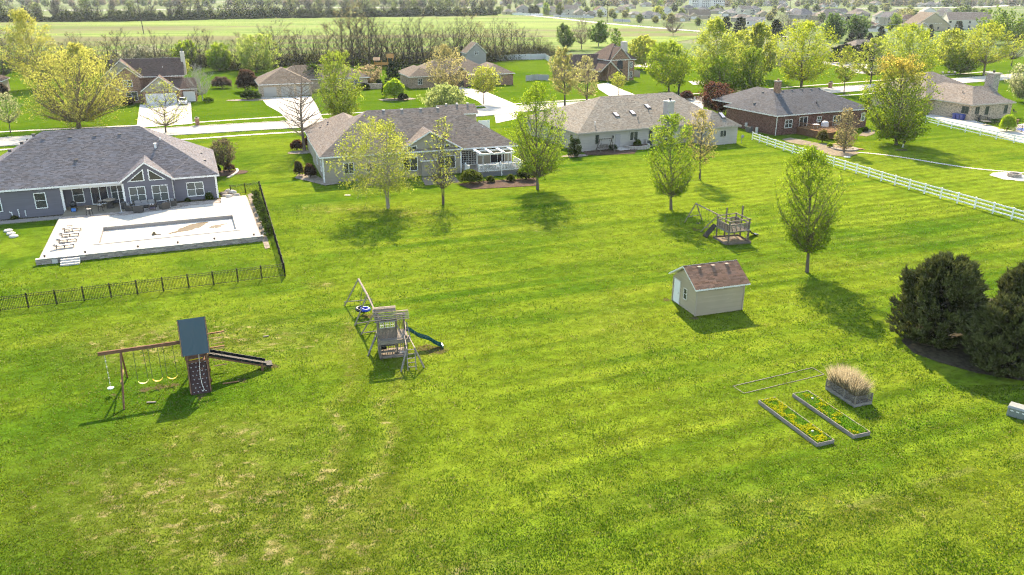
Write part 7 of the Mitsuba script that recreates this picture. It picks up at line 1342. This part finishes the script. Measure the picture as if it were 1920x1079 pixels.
# the hedgerow along the near edge of the field: photo x of each tree, its top
HRW = [(-158.2,258.8,10.6),(-153.9,257.3,11.9),(-146.3,250.3,11.0),(-144.6,253.8,10.2),(-145.3,261.2,10.8),(-140.0,256.9,9.8),(-137.0,256.8,10.7),(-136.5,261.8,9.8),(-130.3,254.2,9.6),(-132.5,263.3,11.0),(-127.4,260.0,10.9),(-124.1,258.7,12.2),(-121.9,260.4,11.5),(-118.4,258.7,9.7),(-115.0,257.0,10.7),(-110.6,254.6,11.8),(-112.4,264.5,9.4),(-107.7,259.7,10.3),(-101.2,260.2,11.2),(-100.8,266.6,12.2),(-99.8,271.5,11.3),(-92.5,257.7,11.0),(-93.3,268.0,10.2),(-91.2,268.1,11.1),(-85.9,260.1,12.2),(-79.5,266.0,12.9),(-77.7,268.2,12.4),(-74.1,264.1,13.6),(-74.3,276.0,12.8),(-69.8,266.0,12.5),(-68.4,271.5,11.3),(-66.7,276.5,10.4),(-62.7,268.0,11.2),(-59.2,265.0,12.3),(-57.3,277.8,17.0),(-52.7,272.4,17.0),(-51.3,278.6,17.0),(-47.8,272.5,15.2),(-45.5,273.7,15.9),(-44.7,282.7,10.8),(-40.9,273.7,12.2),(-39.2,277.3,14.7),(-36.8,277.8,14.1),(-34.4,276.4,15.8),(-32.4,283.9,13.2),(-29.7,279.3,17.0),(-27.1,278.3,16.4),(-25.8,292.4,12.8),(-22.2,280.6,14.0),(-20.2,289.4,14.0),(-17.2,289.0,14.4),(-14.6,296.2,14.5),(-11.2,287.5,13.0),(-8.8,297.0,13.0),(-5.6,289.2,13.0),(-3.1,302.3,13.2),(-0.4,299.3,11.5),(2.4,304.7,11.6),(5.1,303.0,12.4),(8.1,313.7,10.5),(11.0,316.6,9.2),(13.5,307.7,8.5)]
for i, (x, y, hh) in enumerate(HRW):
    k = thing('hedgerow_tree', f'leafless tree in the hedgerow along the near field edge, {ordinal(i)} from the left', 'tree', 'leafless trees of the hedgerow')
    q_ = rh.uniform(.82, 1.2); inst(k, HB[rh.integers(0, 5)], (x, y), hh / 10 * q_ * rh.uniform(.85, 1.15), i * 77, hh / 10 * q_)
def brush(seed, pts, h, n, ls, cols, spread):
    rg = np.random.default_rng(seed); p = pts[rg.integers(0, len(pts), n)] + rg.normal(0, spread, (n, 2)); z = h * rg.beta(1.2, 1.8, n) * (.5 + meshkit.noise(np.c_[p * .12, p[:, :1] * 0], 2)); return leaves(np.c_[p, z], ls, cols, rg)
line = spline([(x, y) for x, y, _ in HRW[::4]] + [HRW[-1][:2]], 24)
k = key_for('hedgerow_brush'); labels[k] = {'kind': 'stuff', 'label': 'brown and olive undergrowth along the hedgerow', 'category': 'undergrowth'}
put(k, brush(1, line, 4.2, 30000, .26, ((.03, .035, .014), (.085, .10, .026)), 2.2), 'leaf')
k = key_for('hedgerow_twigs'); labels[k] = {'kind': 'stuff', 'label': 'thicket of bare stems in the hedgerow', 'category': 'undergrowth'}
q = line[rh.integers(0, len(line), 4200)] + rh.normal(0, 2.0, (4200, 2)); hq = rh.uniform(1.5, 5.5, 4200); dq = rh.normal(0, .2, (4200, 2)) * hq[:, None]
tv_ = tubes(np.stack([np.c_[q, hq * 0 - .1], np.c_[q + dq * .4, hq * .5], np.c_[q + dq, hq]], 1), np.broadcast_to(np.array([.028, .02, .008]), (4200, 3)), 3)
put(k, (*tv_, np.repeat(np.array([BK, (.1, .08, .06), (.055, .045, .035)])[rh.integers(0, 3, 4200)], 9, 0)), 'bark')
# the far treeline behind the field, one mass
WD = [proto(f'wood_proto_{i}', *grow(950 + i, 13, 3.6, 4.0, (0, 0), prof='oval', up=.95, n1=26, n2=6, n3=3, nleaf=[0, 200, 0, 420][i], ls=.5, cols=[OLV, ((.15, .18, .07), (.22, .24, .1)), OLV, ((.10, .14, .04), (.17, .21, .07))][i], tr=.2, tw=.05, bark=(.065, .053, .045), spread=.7)) for i in range(4)]
UB = proto('underwood_proto', *grow(970, 6, 2.6, .5, (0, 0), prof='round', up=.9, n1=16, n2=4, n3=0, nleaf=700, ls=.6, cols=((.035, .05, .02), (.085, .11, .03)), tr=.1, tw=.03, spread=.6))
n = 0
TL = spline([(-504.46,649.09),(-421.76,649.09),(-400.18,654.44),(-353.02,659.88),(-307.64,671.03),(-223.73,732.85),(-154.78,760.84),(-99.56,783.26),(-36.25,815.28),(-18.31,823.69)], 8); tt = np.r_[0, np.cumsum(np.linalg.norm(np.diff(TL, axis=0), axis=1))]
for row, (gap, dy) in enumerate(((7.5, 0), (7.5, 9), (8.5, 19))):
    for s in np.arange(0, tt[-1], gap):
        p = (np.interp(s, tt, TL[:, 0]) + rh.normal(0, 3), np.interp(s, tt, TL[:, 1]) + dy + rh.normal(0, 3)); sc = rh.uniform(.55, 1.3); n += 1
        inst(f'far_treeline__{n:03d}', WD[rh.choice([0, 0, 2, 2, 1, 3])], p, sc, rh.uniform(0, 360))
        if row == 0:
            for e in (0, 2.5, 5): n += 1; inst(f'far_treeline__{n:03d}', UB, (p[0] + e + rh.normal(0, 1), p[1] - 3 + rh.normal(0, 1.2)), rh.uniform(.5, 1.25), rh.uniform(0, 360))
k = 'far_treeline__9001'; put(k, brush(4, TL + np.array([0, 2.0]), 4.5, 22000, .75, ((.030, .042, .018), (.075, .095, .03)), 2.2), 'leaf')
labels['far_treeline'] = {'kind': 'stuff', 'label': 'long dark row of bare and budding trees behind the pale field', 'category': 'wood'}
# hazy woods to the horizon
n = 0
FT = [proto(f'crown_proto_{i}', *grow(980 + i, 9, 4.2, 1.2, (0, 0), prof=['round', 'oval', 'egg', 'round'][i], up=.8, n1=18, n2=4, n3=0, nleaf=700, ls=.75, cols=[((.14, .19, .05), (.22, .27, .09)), ((.09, .14, .03), (.15, .2, .05)), ((.19, .2, .07), (.27, .28, .1)), ((.16, .14, .10), (.22, .19, .14))][i], tr=.2, tw=.06, spread=.8)) for i in range(4)]
for i in range(1500):
    y = 24.0 / (rh.uniform(.0045, .020)); x = rh.uniform(-.75, .75) * y
    if x < .02 * y and y < 900: continue
    if x > 0.42 * y and 780 < y < 1050: continue
    n += 1; inst(f'far_woods__{n:03d}', FT[rh.integers(0, 4)], (x, y), rh.uniform(.7, 1.3) * (1 + y / 9000), rh.uniform(0, 360))
labels['far_woods'] = {'kind': 'stuff', 'label': 'pale hazy trees scattered to the horizon', 'category': 'wood'}
# separate trees between the far houses
FTREES = [((-13.6,859.1),6.9,1,'small green tree among the far roofs, %s from the left'),((-12.2,962.5),6.5,2,'small olive tree among the far roofs, %s from the left'),((-3.4,1064.7),5.7,0,'small pale green tree among the far roofs, %s from the left'),((5.7,1124.4),5.3,0,'small pale green tree among the far roofs, %s from the left'),((41.7,1266.1),5.1,1,'small green tree among the far roofs, %s from the left'),((68.4,1351.1),5.4,0,'small pale green tree among the far roofs, %s from the left'),((61.1,859.1),6.9,2,'small olive tree among the far roofs, %s from the left'),((71.2,897.7),6.0,0,'small pale green tree among the far roofs, %s from the left'),((76.4,859.1),6.9,1,'small green tree among the far roofs, %s from the left'),((113.1,1191.1),5.6,0,'small pale green tree among the far roofs, %s from the left'),((81.0,807.0),7.6,0,'small pale green tree among the far roofs, %s from the left'),((79.8,760.8),6.2,0,'small pale green tree among the far roofs, %s from the left'),((148.2,1266.1),5.1,1,'small green tree among the far roofs, %s from the left'),((90.5,760.8),7.2,2,'small olive tree among the far roofs, %s from the left'),((87.9,719.6),4.9,1,'small green tree among the far roofs, %s from the left'),((100.6,746.6),6.1,2,'small olive tree among the far roofs, %s from the left'),((125.9,918.3),5.0,0,'small pale green tree among the far roofs, %s from the left'),((97.3,638.6),6.1,1,'small green tree among the far roofs, %s from the left'),((202.6,1307.2),5.3,0,'small pale green tree among the far roofs, %s from the left'),((199.8,1191.1),5.7,2,'small olive tree among the far roofs, %s from the left'),((107.8,628.5),5.1,2,'small olive tree among the far roofs, %s from the left'),((126.0,694.5),4.7,0,'small pale green tree among the far roofs, %s from the left'),((119.0,628.5),6.9,2,'small olive tree among the far roofs, %s from the left'),((252.4,1266.1),5.2,0,'small pale green tree among the far roofs, %s from the left'),((162.5,807.0),6.6,0,'small pale green tree among the far roofs, %s from the left'),((183.2,841.0),5.8,1,'small green tree among the far roofs, %s from the left'),((131.2,591.0),4.9,1,'small green tree among the far roofs, %s from the left'),((228.9,962.5),5.3,0,'small pale green tree among the far roofs, %s from the left'),((259.7,1064.7),5.9,1,'small green tree among the far roofs, %s from the left'),((245.1,986.2),5.5,0,'small pale green tree among the far roofs, %s from the left'),((280.0,1064.7),5.9,0,'small pale green tree among the far roofs, %s from the left'),((297.7,1124.4),7.0,1,'small green tree among the far roofs, %s from the left'),((313.5,1156.8),5.6,0,'small pale green tree among the far roofs, %s from the left'),((315.3,1093.8),6.1,0,'small pale green tree among the far roofs, %s from the left'),((346.8,1191.1),5.8,1,'small green tree among the far roofs, %s from the left'),((439.5,1448.2),5.1,1,'small green tree among the far roofs, %s from the left'),((206.4,671.0),6.6,2,'small olive tree among the far roofs, %s from the left'),((251.2,807.0),6.8,2,'small olive tree among the far roofs, %s from the left'),((315.3,1011.0),5.7,0,'small pale green tree among the far roofs, %s from the left'),((294.8,918.3),5.2,0,'small pale green tree among the far roofs, %s from the left'),((461.5,1351.1),4.8,0,'small pale green tree among the far roofs, %s from the left'),((328.5,939.9),8.0,1,'small green tree among the far roofs, %s from the left'),((347.3,962.5),7.6,1,'small green tree among the far roofs, %s from the left'),((239.8,649.1),6.5,1,'small green tree among the far roofs, %s from the left'),((279.2,746.6),6.4,0,'small pale green tree among the far roofs, %s from the left'),((344.9,918.3),5.3,0,'small pale green tree among the far roofs, %s from the left'),((461.5,1156.8),5.9,0,'small pale green tree among the far roofs, %s from the left'),((586.0,1448.2),5.2,0,'small pale green tree among the far roofs, %s from the left'),((390.6,962.5),5.6,1,'small green tree among the far roofs, %s from the left'),((626.7,1502.2),5.5,1,'small green tree among the far roofs, %s from the left'),((410.2,962.5),7.0,1,'small green tree among the far roofs, %s from the left'),((396.2,918.3),6.7,1,'small green tree among the far roofs, %s from the left'),((456.9,1037.2),6.8,0,'small pale green tree among the far roofs, %s from the left'),((428.5,962.5),8.5,2,'small olive tree among the far roofs, %s from the left'),((232.4,514.1),4.5,1,'small green tree among the far roofs, %s from the left'),((434.1,918.3),6.8,0,'small pale green tree among the far roofs, %s from the left'),((357.5,746.6),6.7,0,'small pale green tree among the far roofs, %s from the left'),((349.6,694.5),5.2,0,'small pale green tree among the far roofs, %s from the left'),((625.8,1191.1),6.3,1,'small green tree among the far roofs, %s from the left'),((409.2,775.6),7.1,1,'small green tree among the far roofs, %s from the left'),((448.6,841.0),7.7,0,'small pale green tree among the far roofs, %s from the left'),((681.0,1266.1),5.8,0,'small pale green tree among the far roofs, %s from the left'),((436.8,807.0),8.6,1,'small green tree among the far roofs, %s from the left'),((444.0,807.0),6.8,0,'small pale green tree among the far roofs, %s from the left'),((425.7,760.8),7.0,1,'small green tree among the far roofs, %s from the left'),((438.8,775.6),6.0,0,'small pale green tree among the far roofs, %s from the left'),((804.4,1398.0),5.4,1,'small green tree among the far roofs, %s from the left')]
for i, ((x, y), h_, c, lab) in enumerate(FTREES):
    k = thing('suburban_tree', lab % ordinal(i), 'tree', 'small trees among the far houses'); inst(k, FT[c], (x, y), h_ / 9, i * 57)
# ---------------------------------------------------------------- grass blades on the near lawn, dandelions
N_ = 400000; rg = np.random.default_rng(9)
yy = 26 / (1 - rg.uniform(0, 1, N_) * (1 - 26 / 92)); xx = rg.uniform(-.70, .70, N_) * (yy + 8)
keep = np.ones(N_, bool)
for fr, (a0, a1, b0, b1) in ((F1, (-30, 3.4, -18.9, 20)), (FS, (0, 4.3, 0, 3.7)), (FB, (0, 5.4, -.05, 1.25)), (FB, (0, 5.4, 2.5, 3.8)), (FP, (0, 2.6, 0, 1.4)), (F2, (0, 27, -4.5, 20)), (FF, (-.1, 1.9, 0, 1.6)), (FC, (-.3, 2.5, -.1, 2.6)), (Fr((32.14,51.89)), (-4, 30, -6, 6))):
    l = (np.c_[xx, yy] - fr.o[:2]) @ fr.R[:2, :2]; keep &= ~((l[:, 0] > a0) & (l[:, 0] < a1) & (l[:, 1] > b0) & (l[:, 1] < b1))
xx, yy = xx[keep], yy[keep]; nn = len(xx); cl_ = meshkit.fbm(np.c_[xx * .9, yy * .9, xx * 0], 3); big = meshkit.fbm(np.c_[xx * .12, yy * .12, xx * 0 + 4], 3)
hh = (.03 + .075 * np.clip(cl_ * 1.6 - .35, 0, 1)) * rg.uniform(.5, 1.2, nn) * (1 + yy / 140); ww = .013 * (1 + yy / 40); a = rg.uniform(0, 2 * np.pi, nn); b = rg.uniform(0, 2 * np.pi, nn); l = hh * rg.uniform(.2, .9, nn)
p = np.c_[xx, yy, xx * 0]; d = np.c_[np.cos(a) * ww, np.sin(a) * ww, a * 0]; tip = np.c_[np.cos(b) * l, np.sin(b) * l, hh]
w = np.clip((big - .35) * 2.2 + rg.normal(0, .25, nn), 0, 1)[:, None]; c = np.array((.050, .112, .005)) * (1 - w) + np.array((.135, .185, .013)) * w; dry = rg.uniform(0, 1, (nn, 1)) < .06; c = np.where(dry, (.24, .21, .10), c) * rg.uniform(.75, 1.25, (nn, 1))
i = np.arange(nn); k = key_for('grass'); labels[k] = {'kind': 'stuff', 'label': 'short bright green grass blades of the lawn', 'category': 'grass'}
put(k, (np.vstack([p - d, p + d, p + tip]), np.c_[i, i + nn, i + 2 * nn], np.vstack([c, c, c])), 'leaf')
m = MB(); k = key_for('dandelions'); labels[k] = {'kind': 'stuff', 'label': 'tiny yellow dandelion flowers scattered in the right foreground lawn', 'category': 'flowers'}
q = np.c_[rg.uniform(2, 34, 3200), rg.uniform(27, 44, 3200)]; dn = meshkit.noise(np.c_[q * .45, q[:, :1] * 0], 8); q = q[(dn > .52) & (q[:, 1] < 27.5 + q[:, 0] * .42)]
for x, y in q[:900]:
    s = rg.uniform(.02, .038); z = rg.uniform(.06, .10); m.raw([(x - s, y, z), (x, y - s, z), (x + s, y, z), (x, y + s, z), (x, y, z + .018)], [[0, 1, 4], [1, 2, 4], [2, 3, 4], [3, 0, 4]], np.array((.78, .74, .03)) * rg.uniform(.8, 1.15))
put(k, m, 'leaf')

# ---------------------------------------------------------------- the air
scene['air'] = {'type': 'homogeneous', 'albedo': {'type': 'rgb', 'value': [0.95, 0.95, 0.95]}, 'sigma_t': {'type': 'rgb', 'value': [HAZE * .92, HAZE, HAZE * 1.1]}}
scene['haze'] = {'type': 'cube', 'to_world': T().translate([0, 3600, 12.4]) @ T().scale([7100, 4100, 13.8]), 'bsdf': {'type': 'null'}, 'interior': {'type': 'ref', 'id': 'air'}}
labels['haze'] = {'kind': 'stuff', 'label': 'thin bright haze that pales the far trees and houses'}
scene['camera']['medium'] = {'type': 'ref', 'id': 'air'}
